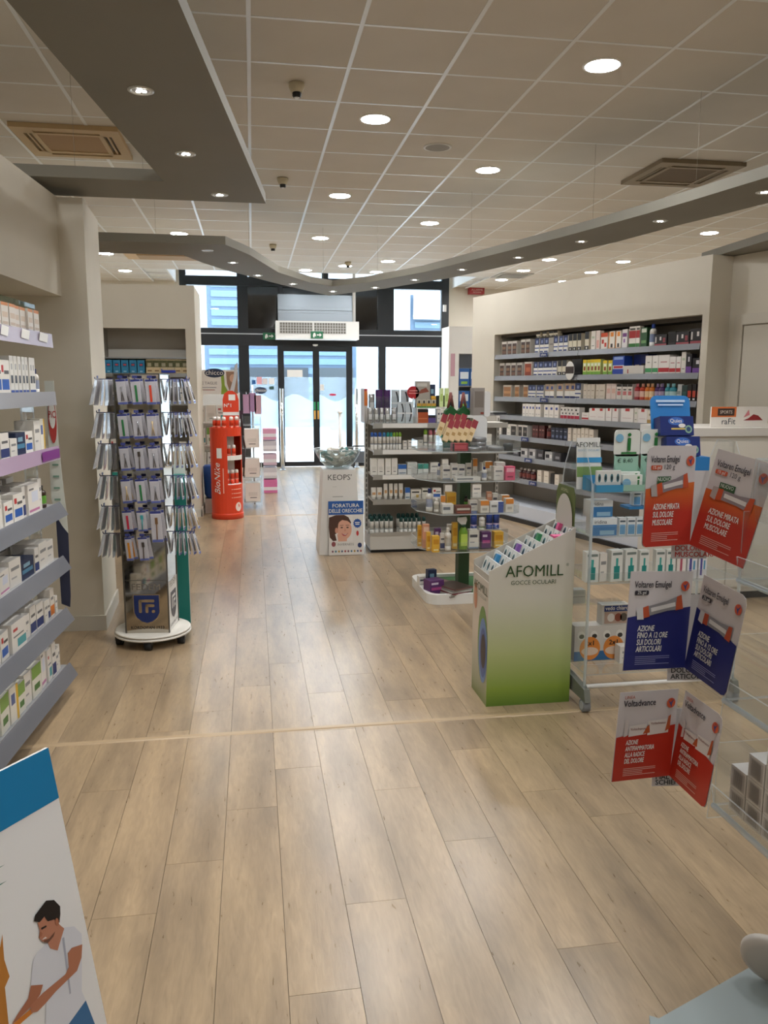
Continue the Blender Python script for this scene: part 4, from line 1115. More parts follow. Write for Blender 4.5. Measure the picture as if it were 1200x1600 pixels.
for k_, items in NICHE.items():
    off = 0.03 if k_ <= 3 else -0.09
    for n_, (s0, w, h, st) in enumerate(items):
        kind = ST[st][0]
        d = 0.06 if kind != 'X' else min(0.11, max(0.05, w * 0.9))
        dy = random.uniform(0, 0.012)
        if st == 'bluedark':
            dy += 0.1
        product(st, w * 0.96 if kind == 'X' else min(w * .94, 0.07), d, h * 0.98, NM @ T3(s0 + w / 2, off + dy, SZ[k_] + 0.0008, random.uniform(-.02, .02)),
                '%s from the left on %s of right niche' % (ordinal(n_), SNAME[k_]), 'products in the right wall niche')
# second rows and loose stacks
for n_, x in enumerate((0.83, 0.95, 1.07, 1.15)):
    product('dark', 0.075, 0.07, 0.055, NM @ T3(x, 0.05, SZ[1] + 0.182), '%s of four stacked atop cosmetic boxes, niche top shelf' % ordinal(n_), 'products in the right wall niche')
a = MB(); a.box(0, 0.28, 0, 0.09, 0, 0.085, mat('#d8d3cb', 0.5)); a.box(0.06, 0.075, -0.001, 0, 0.01, 0.05, mat('#b0525a', 0.5))
tag(put('display_tray', a, M=NM @ T3(2.29, 0.025, SZ[2] + 0.0008)), 'white open tray before blue carton on niche second shelf', 'tray', 'products in the right wall niche')
t = thing('shelf_talker', 'round white and dark sign hanging off the niche second shelf', 'sign', M=NM @ T3(1.5, -0.012, SZ[2] + 0.05))
a = MB(); a.prism(oval(0, 0, 0.075, 0.1), -0.003, 0.0, WHITE, Matrix.Rotation(PI / 2, 4, 'X')); put('disc', a, t)
patch(t, 'dark_band', rect(-0.07, 0.07, -0.03, 0.045), mat('#3a2c26', 0.5), -0.002)
for n_, z in enumerate((0.001, 0.014, 0.027)):
    a = MB(); a.box(0, 0.34 - 0.05 * n_, 0, 0.2, 0, 0.012, mat(['#8a8d90', '#3b3c3f', '#cfcfcc'][n_], 0.4))
    tag(put('flat_tray', a, M=NM @ T3(0.0 - 0.05 + 0.03 * n_, -0.17, SZ[4] + z)), ['lowest grey', 'middle dark', 'topmost pale'][n_] + ' flat tray stacked at the left of niche fourth shelf', 'tray')
for n_, (k_, s_) in enumerate(((1, 1.02), (3, 1.05), (5, 0.87), (6, 0.95), (7, 1.05))):
    off = -0.006 if k_ <= 3 else -0.126
    t = thing('price_tag', 'small navy lettered tag on the rail of niche %s' % SNAME[k_], 'price tag', M=NM @ T3(s_, off, SZ[k_] - 0.045))
    a = MB(); a.box(-0.07, 0.07, -0.002, 0, 0, 0.045, mat('#22356f', 0.4)); put('card', a, t)
    letter(t, 'phyto', 0.038, 0, 0.012, WHITE, -0.003)

# ---------------------------------------------------------------- middle-left niche shelves
t = thing('niche_shelving', 'metal shelves inside the middle niche behind the mirror stand', 'shelving', (-1.2425, 9.98, 0))
for z in (1.735, 1.40, 1.08, 0.76, 0.44):
    a = MB(); a.box(-0.47, 0.47, 0.02, 0.335, z - 0.025, z, SHELFGREY); S_ = put('shelf', a, t)
    a = MB(); a.box(-0.47, 0.47, 0.0, 0.018, z - 0.04, z + 0.005, STEEL); put('price_rail', a, S_)
a = MB(); a.box(-0.47, 0.47, 0.30, 0.32, 1.93, 2.03, mat('#cfcac0', 0.4)); put('valance', a, t)
a = MB(); a.box(-0.47, 0.47, 0.02, 0.33, 1.91, 1.93, STEEL); put('lamp_rail', a, t)
for n_ in range(5):
    product('skyblue', 0.082, 0.07, 0.155, T3(-1.67 + 0.093 * n_, 10.0, 1.736), '%s from the left on middle niche top shelf' % ordinal(n_), 'blue boxes in the middle niche')
for n_ in range(6):
    product('herb', 0.08, 0.07, 0.165, T3(-1.2 + 0.082 * n_, 10.0, 1.736), '%s from the right on middle niche top shelf' % ordinal(5 - n_), 'herbal boxes in the middle niche')
for zi, z in enumerate((1.40, 1.08, 0.76, 0.44)):
    for n_ in range(6):
        st = random.choice(['medplain', 'whitevial', 'medteal', 'gteal', 'gwhite', 'medblue'])
        product(st, 0.08, 0.08, random.choice((0.12, 0.16, 0.2)), T3(-1.65 + 0.16 * n_, 10.0, z + 0.001, random.uniform(-.05, .05)),
                '%s from the left on middle niche %s shelf' % (ordinal(n_), ORD[zi + 1]), 'boxes in the middle niche')
a = MB(); a.box(-0.08, 0.08, 0, 0.06, 0, 0.03, mat('#2b3fa6', 0.4)); a.box(-0.08, -0.075, 0, 0.06, 0.03, 0.045, mat('#2b3fa6', 0.4))
tag(put('price_clip', a, loc=(-0.98, 9.93, 1.745)), 'blue plastic clip on the rail before the herbal boxes', 'clip')

# ---------------------------------------------------------------- far right unit by the shop window
t = thing('shelf_unit', 'white end unit with blue packs right of the shop window', 'shelving', (3.07, 12.5, 0))
a = MB()
a.box(0, 0.165, 0, 0.5, 0, 2.52, WHITE); a.box(0.165, 0.95, 0, 0.5, 2.1, 2.52, WHITE); a.box(0.165, 0.95, 0.4, 0.5, 0, 2.1, mat('#aeb6c2', 0.5)); a.box(0.95, 1.1, 0, 0.5, 0, 2.52, WHITE)
put('carcass', a, t)
for z in (0.5, 0.9, 1.25, 1.6):
    a = MB(); a.box(0.165, 0.95, 0.02, 0.4, z - 0.02, z, STEEL); put('shelf', a, t)
patch(t, 'pink_notice', rect(0.03, 0.10, 1.75, 2.1), mat('#c9a0ac', 0.6), -0.003)
for zi, z in enumerate((0.5, 0.9, 1.25, 1.6)):
    for n_ in range(4):
        product('babyblue', 0.17, 0.12, 0.27, T3(3.07 + 0.265 + 0.18 * n_, 12.53, z + 0.001), '%s from the left, %s shelf up beside the shop window' % (ordinal(n_), ORD[zi]), 'blue packs by the shop window')

# ---------------------------------------------------------------- left shelving
O_L = Vector((-0.987, 4.25, 0))
LM = frame(O_L, d4)
lsh = thing('shelving_unit', 'silver shelving unit with clear-lipped shelves along the left wall', 'shelving', M=LM)
LZ = [1.835, 1.555, 1.285, 1.00, 0.72, 0.445, 0.145]
DEP = [0.26, 0.30, 0.33, 0.34, 0.34, 0.34, 0.34]
LNAME = ['top shelf', 'second shelf', 'third shelf', 'fourth shelf', 'fifth shelf', 'sixth shelf', 'bottom shelf']
RAILM = [mat('#b7aebf', 0.25), mat('#b6b9bf', 0.3, 0.5), mat('#b29ab4', 0.25), LIP, LIP, LIP, LIP]
for k_, z in enumerate(LZ):
    a = MB(); a.box(-1.7, 0, 0.012, DEP[k_], z - 0.018, z, mat('#a7a8ab', 0.4, 0.2)); S_ = put('shelf', a, lsh)
    a = MB()
    tl = 0.0 if k_ < 3 else 0.035
    y0 = -0.02 if k_ < 3 else -0.045
    a.add([(-1.7, y0 + tl * 0, z - 0.055), (0, y0 + tl * 0, z - 0.055), (0, y0 + tl + 0.004, z + 0.012), (-1.7, y0 + tl + 0.004, z + 0.012), (-1.7, y0 + 0.003, z - 0.055), (0, y0 + 0.003, z - 0.055), (0, y0 + tl + 0.007, z + 0.012), (-1.7, y0 + tl + 0.007, z + 0.012)],
          [(0, 1, 2, 3), (4, 7, 6, 5), (3, 2, 6, 7), (0, 4, 5, 1), (1, 5, 6, 2), (0, 3, 7, 4)], RAILM[k_])
    put('price_rail', a, S_)
    if k_ == 2:
        patch(S_, 'purple_strip', rect(-0.28, -0.01, z - 0.045, z + 0.0), mat('#7d2f86', 0.3), -0.023)
    if k_ == 0:
        for x0, x1 in ((-0.22, -0.1), (-0.46, -0.36), (-0.7, -0.62)):
            patch(S_, 'white_price_card', [(x0, z - 0.03), (x1, z - 0.035), (x1 + 0.02, z + 0.005), (x0 + 0.02, z + 0.01)], WHITE, -0.023)
for x in (-0.12, -0.9, -1.66):
    a = MB(); a.box(x - 0.03, x + 0.03, 0.34, 0.38, 0.0, 2.26 if x > -0.5 else 2.1, GREYMETAL); P_ = put('upright', a, lsh)
    a = MB()
    for q in range(40):
        a.box(x + 0.0 - 0.006, x + 0.006, 0.338, 0.34, 0.1 + 0.05 * q, 0.13 + 0.05 * q, DARK)
    put('slots', a, P_)['kind'] = 'stuff'
a = MB(); a.box(-1.63, -0.93, 0.36, 0.37, 0.1, 2.1, mat('#d8d0bb', 0.6)); put('back_panel', a, lsh)
a = MB(); a.box(-0.87, -0.15, 0.36, 0.37, 0.1, 1.84, mat('#d8d0bb', 0.6)); put('back_panel', a, lsh)
a = MB(); a.box(-1.6, -0.15, 0.30, 0.306, 1.98, 2.3, clear('green_glass', (0.72, 0.85, 0.8, 1), 1.0, 0.02), edge=ACRE); put('glass_panel', a, lsh)
a = MB(); a.box(-1.7, -0.02, 0.05, 0.34, 1.965, 1.985, clear('green_glass', (0.72, 0.85, 0.8, 1))); put('glass_shelf', a, lsh)
a = MB(); a.box(-1.7, 0.0, 0.10, 0.42, 0, 0.08, mat('#c9c8c2', 0.5)); put('base_plinth', a, lsh)
# far end wing: sign strip
t = thing('end_sign', 'curved white sign strip with red oval at the end of the left shelving', 'sign', M=T3(-0.99, 4.31, 0))
a = MB()
wing = [(-0.03, 0.93), (0.0, 0.87), (0.026, 0.83), (0.024, 0.95), (0.017, 1.05), (0.006, 1.3), (0.0, 1.62), (-0.045, 1.62), (-0.043, 1.3), (-0.046, 1.02)]
low = [(-0.028, 0.46), (0.014, 0.44), (0.02, 0.5), (0.027, 0.835), (0.0, 0.875), (-0.03, 0.935)]
Q = Matrix.Rotation(PI / 2, 4, 'X')
a.prism(wing, -0.003, 0.0, mat('#d5d8cf', 0.4), Q); put('white_strip', a, t)
a = MB(); a.prism(low, -0.002, 0.001, mat('#2b3048', 0.4), Q); put('navy_strip', a, t)
patch(t, 'red_oval', oval(-0.016, 1.42, 0.020, 0.115), mat('#b23a36', 0.4), -0.005)
patch(t, 'white_oval', oval(-0.016, 1.45, 0.016, 0.07), WHITE, -0.006)
letter(t, 'PiC', 0.05, -0.016, 1.435, mat('#b23a36', 0.4), -0.008, bold=0.01, sx=0.5)
for q in range(4):
    patch(t, 'faint_print', rect(-0.03, 0.0, 1.19 - 0.06 * q, 1.20 - 0.06 * q), mat('#7fa08e', 0.5), -0.005)
GL = 'boxes on the left shelving'
def lrow(k_, items, x=-0.03):
    for n_, (st, w, h, *r) in enumerate(items):
        d = r[0] if r else min(0.12, max(0.05, w))
        y = r[1] if len(r) > 1 else 0.02
        product(st, w * 0.97, d, h, LM @ T3(x - w / 2, y + random.uniform(0, .01), LZ[k_] + 0.001, random.uniform(-.05, .05)),
                '%s from the pillar end on left %s' % (ordinal(n_), LNAME[k_]), GL)
        x -= w + random.uniform(0.002, 0.012)
lrow(0, [('medcopper', 0.075, 0.115)] * 12, -0.06)
lrow(1, [('Bnavycap', 0.04, 0.12, 0.04)] + [('medstripe', 0.042, 0.17)] * 7 + [('medblue', 0.1, 0.15)] * 3 + [('medstripe', 0.042, 0.17)] * 5, -0.10)
lrow(2, [('medyellow', 0.06, 0.15), ('medplain', 0.09, 0.145), ('medblue', 0.1, 0.10), ('meddark', 0.12, 0.10), ('medplain', 0.08, 0.08), ('mednavy', 0.1, 0.11), ('meddark', 0.11, 0.1), ('medblue', 0.1, 0.12), ('medpink', 0.12, 0.12)], -0.08)
lrow(3, [('Bbrown', 0.055, 0.11, 0.055), ('medplain', 0.05, 0.15), ('medpink', 0.16, 0.14), ('mednavy', 0.045, 0.14), ('medblue', 0.11, 0.12), ('medblue', 0.11, 0.10), ('medplain', 0.1, 0.14), ('medteal', 0.12, 0.11), ('mednavy', 0.1, 0.12)], -0.10)
lrow(4, [('medplain', 0.10, 0.11), ('medplain', 0.13, 0.125), ('mednavy', 0.05, 0.115), ('meddark', 0.17, 0.09), ('medplain', 0.13, 0.12), ('medpink', 0.13, 0.1), ('medblue', 0.12, 0.11), ('medgreen', 0.1, 0.12)], -0.05)
lrow(5, [('medplain', 0.03, 0.09), ('medorange', 0.06, 0.14), ('mednavy', 0.05, 0.1), ('medplain', 0.05, 0.11), ('mednavy', 0.09, 0.12), ('mednavy', 0.08, 0.13), ('medplain', 0.09, 0.11), ('medteal', 0.17, 0.13, 0.16, 0.01), ('medblue', 0.1, 0.12), ('medplain', 0.12, 0.11)], -0.05)
lrow(6, [('medplain', 0.03, 0.13), ('medplain', 0.04, 0.12), ('mednavy', 0.05, 0.17), ('medteal', 0.07, 0.16), ('medpink', 0.08, 0.19), ('medgreen', 0.12, 0.15), ('medplain', 0.08, 0.15), ('medgreen', 0.09, 0.14), ('medyellow', 0.09, 0.16), ('medgreen', 0.11, 0.16), ('medplain', 0.1, 0.15)], -0.05)
# second layers behind, seen over the front boxes
for k_, st, n0 in ((3, 'mednavy', 4), (4, 'medplain', 5), (5, 'medplain', 6), (6, 'mednavy', 5)):
    for n_ in range(n0):
        product(st, 0.11, 0.08, 0.15, LM @ T3(-0.12 - 0.15 * n_, 0.19, LZ[k_] + 0.001, random.uniform(-.08, .08)), '%s in the back row on left %s' % (ordinal(n_), LNAME[k_]), GL)
# clear holder arms behind the strip
t = thing('clear_holder', 'clear plastic holder with green clips behind the sign strip', 'holder', M=LM @ T3(0.18, 0.05, 0))
for z in (1.50, 1.28):
    a = MB(); a.box(-0.12, 0.06, 0.0, 0.12, z, z + 0.004, ACR, edge=ACRE); put('tray', a, t)
    a = MB(); a.add([(-0.1, 0.0, z + 0.06), (-0.04, 0.0, z + 0.07), (-0.02, 0.0, z + 0.12), (-0.06, 0.0, z + 0.09), (-0.1, -.004, z + 0.06), (-0.04, -.004, z + 0.07), (-0.02, -.004, z + 0.12), (-0.06, -.004, z + 0.09)],
                    [(0, 1, 2, 3), (7, 6, 5, 4), (0, 4, 5, 1), (1, 5, 6, 2), (2, 6, 7, 3), (3, 7, 4, 0)], mat('#1f5a48', 0.4)); put('green_clip', a, t)
a = MB(); a.box(-0.12, 0.06, 0.12, 0.13, 0.1, 1.62, ACR, edge=ACRE); put('back_sheet', a, t)
# notices on the pillar side
for z0, z1, y0, y1, c, lab in ((1.75, 1.93, 5.60, 5.74, '#c5c7c6', 'small grey framed notice on the pillar side'), (1.5, 1.74, 5.56, 5.74, '#bfd0d4', 'pale blue notice on the pillar side'), (0.85, 1.45, 5.45, 5.62, '#b58a86', 'tall pinkish poster low on the pillar side')):
    t = thing('wall_notice', lab, 'notice', M=frame((-1.005 - 0.05 * (y0 - 5.33), y0, 0), (-0.05, 1, 0)))
    a = MB(); a.box(0, y1 - y0, -0.004, 0, z0, z1, mat(c, 0.4)); put('sheet', a, t)
    patch(t, 'print_block', rect(0.02, (y1 - y0) * .8, z0 + (z1 - z0) * .5, z0 + (z1 - z0) * .9), mat('#7d858a' if c != '#b58a86' else '#a5b0b8', 0.5), -0.006)
    patch(t, 'print_block', rect(0.02, (y1 - y0) * .6, z0 + (z1 - z0) * .12, z0 + (z1 - z0) * .4), mat('#e2e4e4', 0.5), -0.006)

# ================================================================ FLOOR STANDS
# ---------------------------------------------------------------- mirrored revolving stand
KM = T3(-0.655, 5.07, 0, math.radians(-6.7))
MIRROR = mat('#b9b3a8', 0.06, 1.0)
kst = thing('mirror_stand', 'revolving mirror-faced stand hung with instrument packs by the pillar', 'display stand', M=KM)
a = MB(); a.lathe([(0.225, 0.054), (0.235, 0.057), (0.235, 0.067), (0.225, 0.070)], OFFWHITE, 40); put('base_plate', a, kst)
a = MB(); a.lathe([(0.225, 0.073), (0.232, 0.075), (0.232, 0.083), (0.222, 0.086)], OFFWHITE, 40); put('turntable', a, kst)
for deg in (-85, -155, -22, 60, 130):
    an = math.radians(deg)
    a = MB(); x, y = 0.205 * math.cos(an), 0.205 * math.sin(an)
    a.tube((x - 0.02, y, 0.026), (x + 0.02, y, 0.026), 0.026, RUBBER, 16); a.box(x - 0.024, x + 0.024, y - 0.018, y + 0.018, 0.03, 0.0545, DARK); put('caster', a, kst)
HB = 0.132
a = MB(); a.box(-HB, HB, -HB, HB, 0.087, 1.66, MIRROR); put('mirror_column', a, kst)
EDG = mat('#6f6d68', 0.35, 0.8)
for sx in (-1, 1):
    for sy in (-1, 1):
        a = MB(); a.box(sx * HB - 0.004, sx * HB + 0.004, sy * HB - 0.004, sy * HB + 0.004, 0.087, 1.665, EDG); put('corner_edge', a, kst)
a = MB(); a.box(-HB - 0.003, HB + 0.003, -HB - 0.003, HB + 0.003, 1.66, 1.668, EDG); put('top_cap', a, kst)
def shield(w, h, cz):
    return [(-w, cz + h), (w, cz + h), (w, cz - h * .25), (w * .8, cz - h * .6), (w * .45, cz - h * .86), (0, cz - h), (-w * .45, cz - h * .86), (-w * .8, cz - h * .6), (-w, cz - h * .25)]
NAVY = mat('#1c2f66', 0.35)
GOLDP = mat('#b9a68a', 0.2, 0.7)
RIGHT = Matrix.Rotation(PI / 2, 4, 'Z')
for fi, R in enumerate((Matrix.Identity(4), RIGHT)):
    fc = GOLDP if fi == 0 else WHITE
    nv = NAVY if fi == 0 else mat('#4a4650', 0.4)
    if fi == 1:
        patch(kst, 'white_panel', rect(-0.12, 0.12, 0.09, 0.40), WHITE, -HB - 0.001, R)
    patch(kst, 'shield_border', shield(0.082, 0.094, 0.238), fc, -HB - 0.002, R)
    patch(kst, 'shield', shield(0.076, 0.088, 0.238), nv, -HB - 0.003, R)
    for poly in (rrect(-0.048, -0.030, 0.215, 0.300, .008), rrect(-0.048, 0.048, 0.282, 0.300, .008), rrect(-0.008, 0.010, 0.215, 0.270, .008), rrect(-0.008, 0.048, 0.252, 0.270, .008), oval(0.040, 0.224, 0.010, 0.010)):
        patch(kst, 'emblem_stroke', poly, fc, -HB - 0.004, R)
    letter(kst, 'FEDEM', 0.055, 0, 0.36, mat('#8c857a', 0.3, 0.4), -HB - 0.002, R=R, sx=1.1)
    letter(kst, 'KORDOPAN 1933', 0.026, 0, 0.112, mat('#3c3833', 0.4), -HB - 0.003, R=R, name='brand_lettering')
a = MB(); a.box(-HB, HB, -HB - 0.0015, -HB, 0.418, 0.421, EDG); put('panel_seam', a, kst)
def pack_mesh(w, h, ins, col, top='#3a4488'):
    m_ = MB()
    # slightly puffed clear bag with printed top card, pale insert and the instrument inside
    n = 3
    for sy in (-0.003, 0.003):
        vs = [(-w / 2, 0, 0), (w / 2, 0, 0), (-w / 2, sy, -h * .3), (w / 2, sy, -h * .3), (-w / 2, sy, -h * .8), (w / 2, sy, -h * .8), (-w / 2, 0, -h), (w / 2, 0, -h)]
        m_.add(vs, [(0, 1, 3, 2), (2, 3, 5, 4), (4, 5, 7, 6)], BAGM)
    m_.box(-w / 2 + 0.003, w / 2 - 0.003, -0.0012, 0.0005, -h * .98, -h * .02, mat('#e4e2e4', 0.3, 0.0))
    m_.quad([(-w / 2 + .003, -0.0016, -h * .1), (w / 2 - .003, -0.0016, -h * .1), (w / 2 - .003, -0.0016, -h * .02), (-w / 2 + .003, -0.0016, -h * .02)], mat(top, 0.4))
    m_.quad([(-w / 2 + .003, -0.0016, -h * .98), (w / 2 - .003, -0.0016, -h * .98), (w / 2 - .003, -0.0016, -h * .9), (-w / 2 + .003, -0.0016, -h * .9)], mat('#5a66a8', 0.4))
    im = mat(col, 0.3, 0.8 if col in ('#8a8a8e', '#6a625c') else 0.0)
    if ins == 0:   # scissors / nippers
        m_.tube((-0.004, -0.004, -h * .85), (0.006, -0.004, -h * .3), 0.003, im, 6); m_.tube((0.010, -0.004, -h * .85), (0.0, -0.004, -h * .3), 0.003, im, 6)
    elif ins == 1:  # file
        m_.box(-0.006, 0.006, -0.005, -0.002, -h * .88, -h * .24, im)
    else:           # brush
        m_.tube((-0.003, -0.004, -h * .9), (0.002, -0.004, -h * .4), 0.0035, im, 6); m_.box(-0.006, 0.010, -0.007, -0.002, -h * .42, -h * .22, im)
    return m_.mesh('instrument_pack')
PK = [pack_mesh(0.060, 0.15, 0, '#8a8a8e'), pack_mesh(0.060, 0.15, 1, '#2f7a45'), pack_mesh(0.060, 0.15, 1, '#d9482c'), pack_mesh(0.060, 0.15, 2, '#6a625c'), pack_mesh(0.060, 0.15, 0, '#c9b28a'),
      pack_mesh(0.06, 0.13, 1, '#c03048'), pack_mesh(0.06, 0.13, 2, '#3a9aa0'), pack_mesh(0.07, 0.2, 2, '#7a5a3a'), pack_mesh(0.045, 0.15, 1, '#d08a2c'), pack_mesh(0.068, 0.16, 0, '#3a3a42', '#23264a'), pack_mesh(0.068, 0.15, 1, '#b06a6a', '#4a4a86')]
PDESC = ['steel nippers', 'green-handled file', 'red-handled file', 'dark brush', 'gold scissors', 'crimson file', 'teal brush', 'brown brush', 'orange file', 'black scissors', 'pink file']
HOOK = mat('#2a2f6a', 0.35)
def peg(R, x, z, L):
    m_ = MB()
    m_.tube((x, -HB, z), (x, -HB - L, z), 0.0028, HOOK, 6); m_.tube((x, -HB - L, z), (x, -HB - L, z + 0.012), 0.0028, HOOK, 6)
    m_.box(x - 0.014, x + 0.014, -HB - L * .9, -HB - L * .9 + 0.002, z + 0.004, z + 0.02, mat('#3a4280', 0.4))
    o_ = put('peg', m_, kst); o_.matrix_local = R
ROWZ = [1.635, 1.435, 1.245, 1.05, 0.86, 0.70]
FRONT = [[0, 1, 2], [1, 0, 4], [0, 3, 0], [4, 1, 0], [5, 6, 7], [8, 3, None]]
GP = 'instrument packs on the mirror stand'
for ri, z in enumerate(ROWZ):
    for ci in range(3):
        pk = FRONT[ri][ci]
        if pk is None:
            continue
        x = -0.082 + 0.085 * ci
        peg(Matrix.Identity(4), x, z, 0.06)
        for q in range(2):
            M = KM @ Matrix.Translation((x + (0.008 if q == 0 else 0.0), -HB - (0.016 if q == 0 else 0.05), z)) @ Matrix.Rotation(math.radians(-7 + 4 * q) * (1 if ci < 2 else .6), 4, 'Y') @ Matrix.Rotation(0.08, 4, 'X')
            o = put('instrument_pack', PK[pk], M=M)
            tag(o, '%s in clear pack, %s on %s peg, %s row of mirror stand' % (PDESC[pk], 'behind' if q == 0 else 'front', ['left', 'middle', 'right'][ci], ORD[ri]), 'pack', GP)
for side, R, pks in (('right', RIGHT, [0, 3, 4, 0, 4, 0]), ('left', RIGHT.inverted(), [9, 9, 9, 3, 10, 10])):
    for ri, z in enumerate(ROWZ):
        if side == 'left' and ri == 5:
            z -= 0.01
        peg(R, 0.0, z, 0.15)
        for q in range(7):
            ang = math.radians(-10 + 4.5 * q)
            M = KM @ R @ Matrix.Translation((0, -HB - 0.02 - 0.02 * q, z)) @ Matrix.Rotation(ang * .0, 4, 'Y') @ Matrix.Rotation(-ang * 0.9, 4, 'X') @ Matrix.Rotation(0.12 * math.sin(q * 2.1), 4, 'Z')
            o = put('instrument_pack', PK[pks[ri]], M=M)
            tag(o, '%s pack, %s outwards on the %s side peg, %s row of mirror stand' % (PDESC[pks[ri]], ORD[q], side, ORD[ri]), 'pack', GP)

# ---------------------------------------------------------------- teal floor carton behind it
t = thing('floor_display', 'teal cardboard floor display with white side behind the mirror stand', 'display', (-0.56, 5.50, 0), 0.10)
a = MB(); a.box(-0.12, 0.10, -0.12, 0.12, 0, 1.0, mat('#0f7a72', 0.45)); put('carton', a, t)
a = MB(); a.box(0.1, 0.105, -0.12, 0.13, 0, 1.0, mat('#d9dad5', 0.5)); put('white_side', a, t)
a = MB(); a.box(-0.12, 0.105, 0.10, 0.12, 1.0, 1.18, mat('#d9dad5', 0.5)); put('header', a, t)

# ---------------------------------------------------------------- orange round display
BX, BY = -0.33, 9.86
OR = mat('#d9401f', 0.4)
t = thing('round_display', 'orange cylindrical body-oil display with white shelves near the entrance', 'display stand', (BX, BY, 0), math.radians(8))
n = 30
def ring_wall(r, z0, z1, a0, a1, ma, th=0.012, m_=None):
    m_ = m_ or MB()
    k0 = max(2, int(n * (a1 - a0) / (2 * PI)))
    vs, fs = [], []
    for k_ in range(k0 + 1):
        an = a0 + (a1 - a0) * k_ / k0
        for rr in (r, r - th):
            for z in (z0, z1):
                vs.append((rr * math.cos(an), rr * math.sin(an), z))
    for k_ in range(k0):
        b_ = 4 * k_
        fs += [(b_, b_ + 4, b_ + 5, b_ + 1), (b_ + 2, b_ + 3, b_ + 7, b_ + 6), (b_ + 1, b_ + 5, b_ + 7, b_ + 3), (b_, b_ + 2, b_ + 6, b_ + 4)]
    fs += [(0, 1, 3, 2), (4 * k0, 4 * k0 + 2, 4 * k0 + 3, 4 * k0 + 1)]
    return m_.add(vs, fs, ma, None, False)
RB = 0.188
a = MB(); a.lathe([(RB + 0.004, 0), (RB + 0.004, 0.06), (RB, 0.07)], OR, 36); put('foot', a, t)
w0, w1 = math.radians(-92), math.radians(-18)
a = MB(); ring_wall(RB, 0.07, 0.42, 0, 2 * PI, OR, m_=a); ring_wall(RB, 0.42, 1.0, w1, w0 + 2 * PI, OR, m_=a); ring_wall(RB, 1.0, 1.10, 0, 2 * PI, OR, m_=a)
put('drum', a, t)
for z in (0.415, 0.715):
    a = MB(); a.lathe([(RB - 0.013, z), (RB - 0.013, z + 0.01)], WHITE, 30); s_ = put('shelf', a, t)
a = MB(); ring_wall(RB + 0.001, 0.715, 0.77, w0, w1, WHITE, 0.006, a); put('shelf_lip', a, t)
a = MB(); a.box(-0.18, 0.1, 0.03, 0.035, 0.42, 1.0, WHITE); put('inner_back', a, t)
a = MB(); a.lathe([(RB - 0.013, 1.05), (RB - 0.013, 1.06)], WHITE, 30); put('top_tray', a, t)
a = MB(); a.prism([(-0.02, 1.06), (0.17, 1.06), (0.17, 1.43), (0.15, 1.5), (0.10, 1.535), (0.05, 1.535), (0.0, 1.5), (-0.02, 1.43)], -0.008, 0.0, OR, Matrix.Translation((0, 0.03, 0)) @ Q); H_ = put('header', a, t)
patch(H_, 'white_band', rect(-0.02, 0.17, 1.24, 1.28), WHITE, 0.028)
patch(H_, 'white_tab', rect(0.05, 0.13, 1.42, 1.49), WHITE, 0.028)
letter(H_, 'N°1', 0.06, 0.04, 1.34, WHITE, 0.027, bold=0.02)
# curved brand lettering: wrapped on the drum
def wrap(parent, s, size, ang0, z0, ma, r, bold=0.0, shear=0.0, vertical=False, name='lettering'):
    me = text_mesh(s, bold, 'LEFT', ma, shear).copy()
    for v in me.vertices:
        x, y = v.co.x * size, v.co.y * size
        if vertical:
            x, y = -y, x
        an = ang0 + x / r
        v.co = (r * math.cos(an), r * math.sin(an), z0 + y)
    return put(name, me, parent)
wrap(t, 'BioNike', 0.115, math.radians(-121), 0.30, WHITE, RB + 0.002, 0.005, 0.35, True)
me = MB(); ring_wall(RB + 0.0012, 0.32, 0.62, math.radians(-110), math.radians(-107), mat('#f0b9a6', 0.4), 0.001, me); put('print_line', me, t)
me = MB(); ring_wall(RB + 0.0015, 0.74, 0.86, math.radians(-132), math.radians(-112), WHITE, 0.001, me); put('white_square', me, t)
for z in (0.36, 0.31, 0.26):
    me = MB(); ring_wall(RB + 0.0012, z, z + 0.008, math.radians(-80), math.radians(-35), mat('#f0b9a6', 0.4), 0.001, me); put('print_line', me, t)
vs = [((RB + 0.002) * math.cos(math.radians(-52) + 0.045 * math.cos(q) / RB), (RB + 0.002) * math.sin(math.radians(-52) + 0.045 * math.cos(q) / RB), 0.15 + 0.055 * math.sin(q)) for q in [2 * PI * i / 20 for i in range(20)]]
a = MB(); a.quad(vs, mat('#f0dcd2', 0.4)); put('round_sticker', a, t)
GO = 'orange-red body oil bottles'
for n_, (x, y, z, w_) in enumerate(((-0.13, -0.06, 1.06, 'far left on top tray'), (-0.09, -0.10, 1.06, 'second on top tray'), (-0.03, -0.12, 1.06, 'third on top tray'), (0.06, -0.10, 1.06, 'fourth on top tray'), (0.13, -0.05, 1.06, 'far right on top tray'),
                                    (0.02, -0.10, 0.725, 'left in upper recess'), (0.08, -0.10, 0.725, 'right in upper recess'), (0.0, -0.1, 0.426, 'left in lower recess'), (0.055, -0.11, 0.426, 'middle in lower recess'), (0.11, -0.07, 0.426, 'right in lower recess'))):
    product('Sred', 0.05, 0.05, 0.17, T3(BX, BY, 0, math.radians(8)) @ T3(x, y - 0.025, z + 0.001), w_ + ' of the orange round display', GO)
a = MB(); a.path([(0.20, -0.02, 1.25), (0.205, 0.0, 1.0), (0.23, 0.02, 0.85), (0.2, 0.02, 0.5)], 0.01, DARK); a.box(0.17, 0.215, -0.02, 0.0, 1.2, 1.3, mat('#3a2030', 0.6))
tag(put('hanging_strap', a, loc=(BX, BY, 0)), 'black dangling strap at the right of the orange display', 'strap')

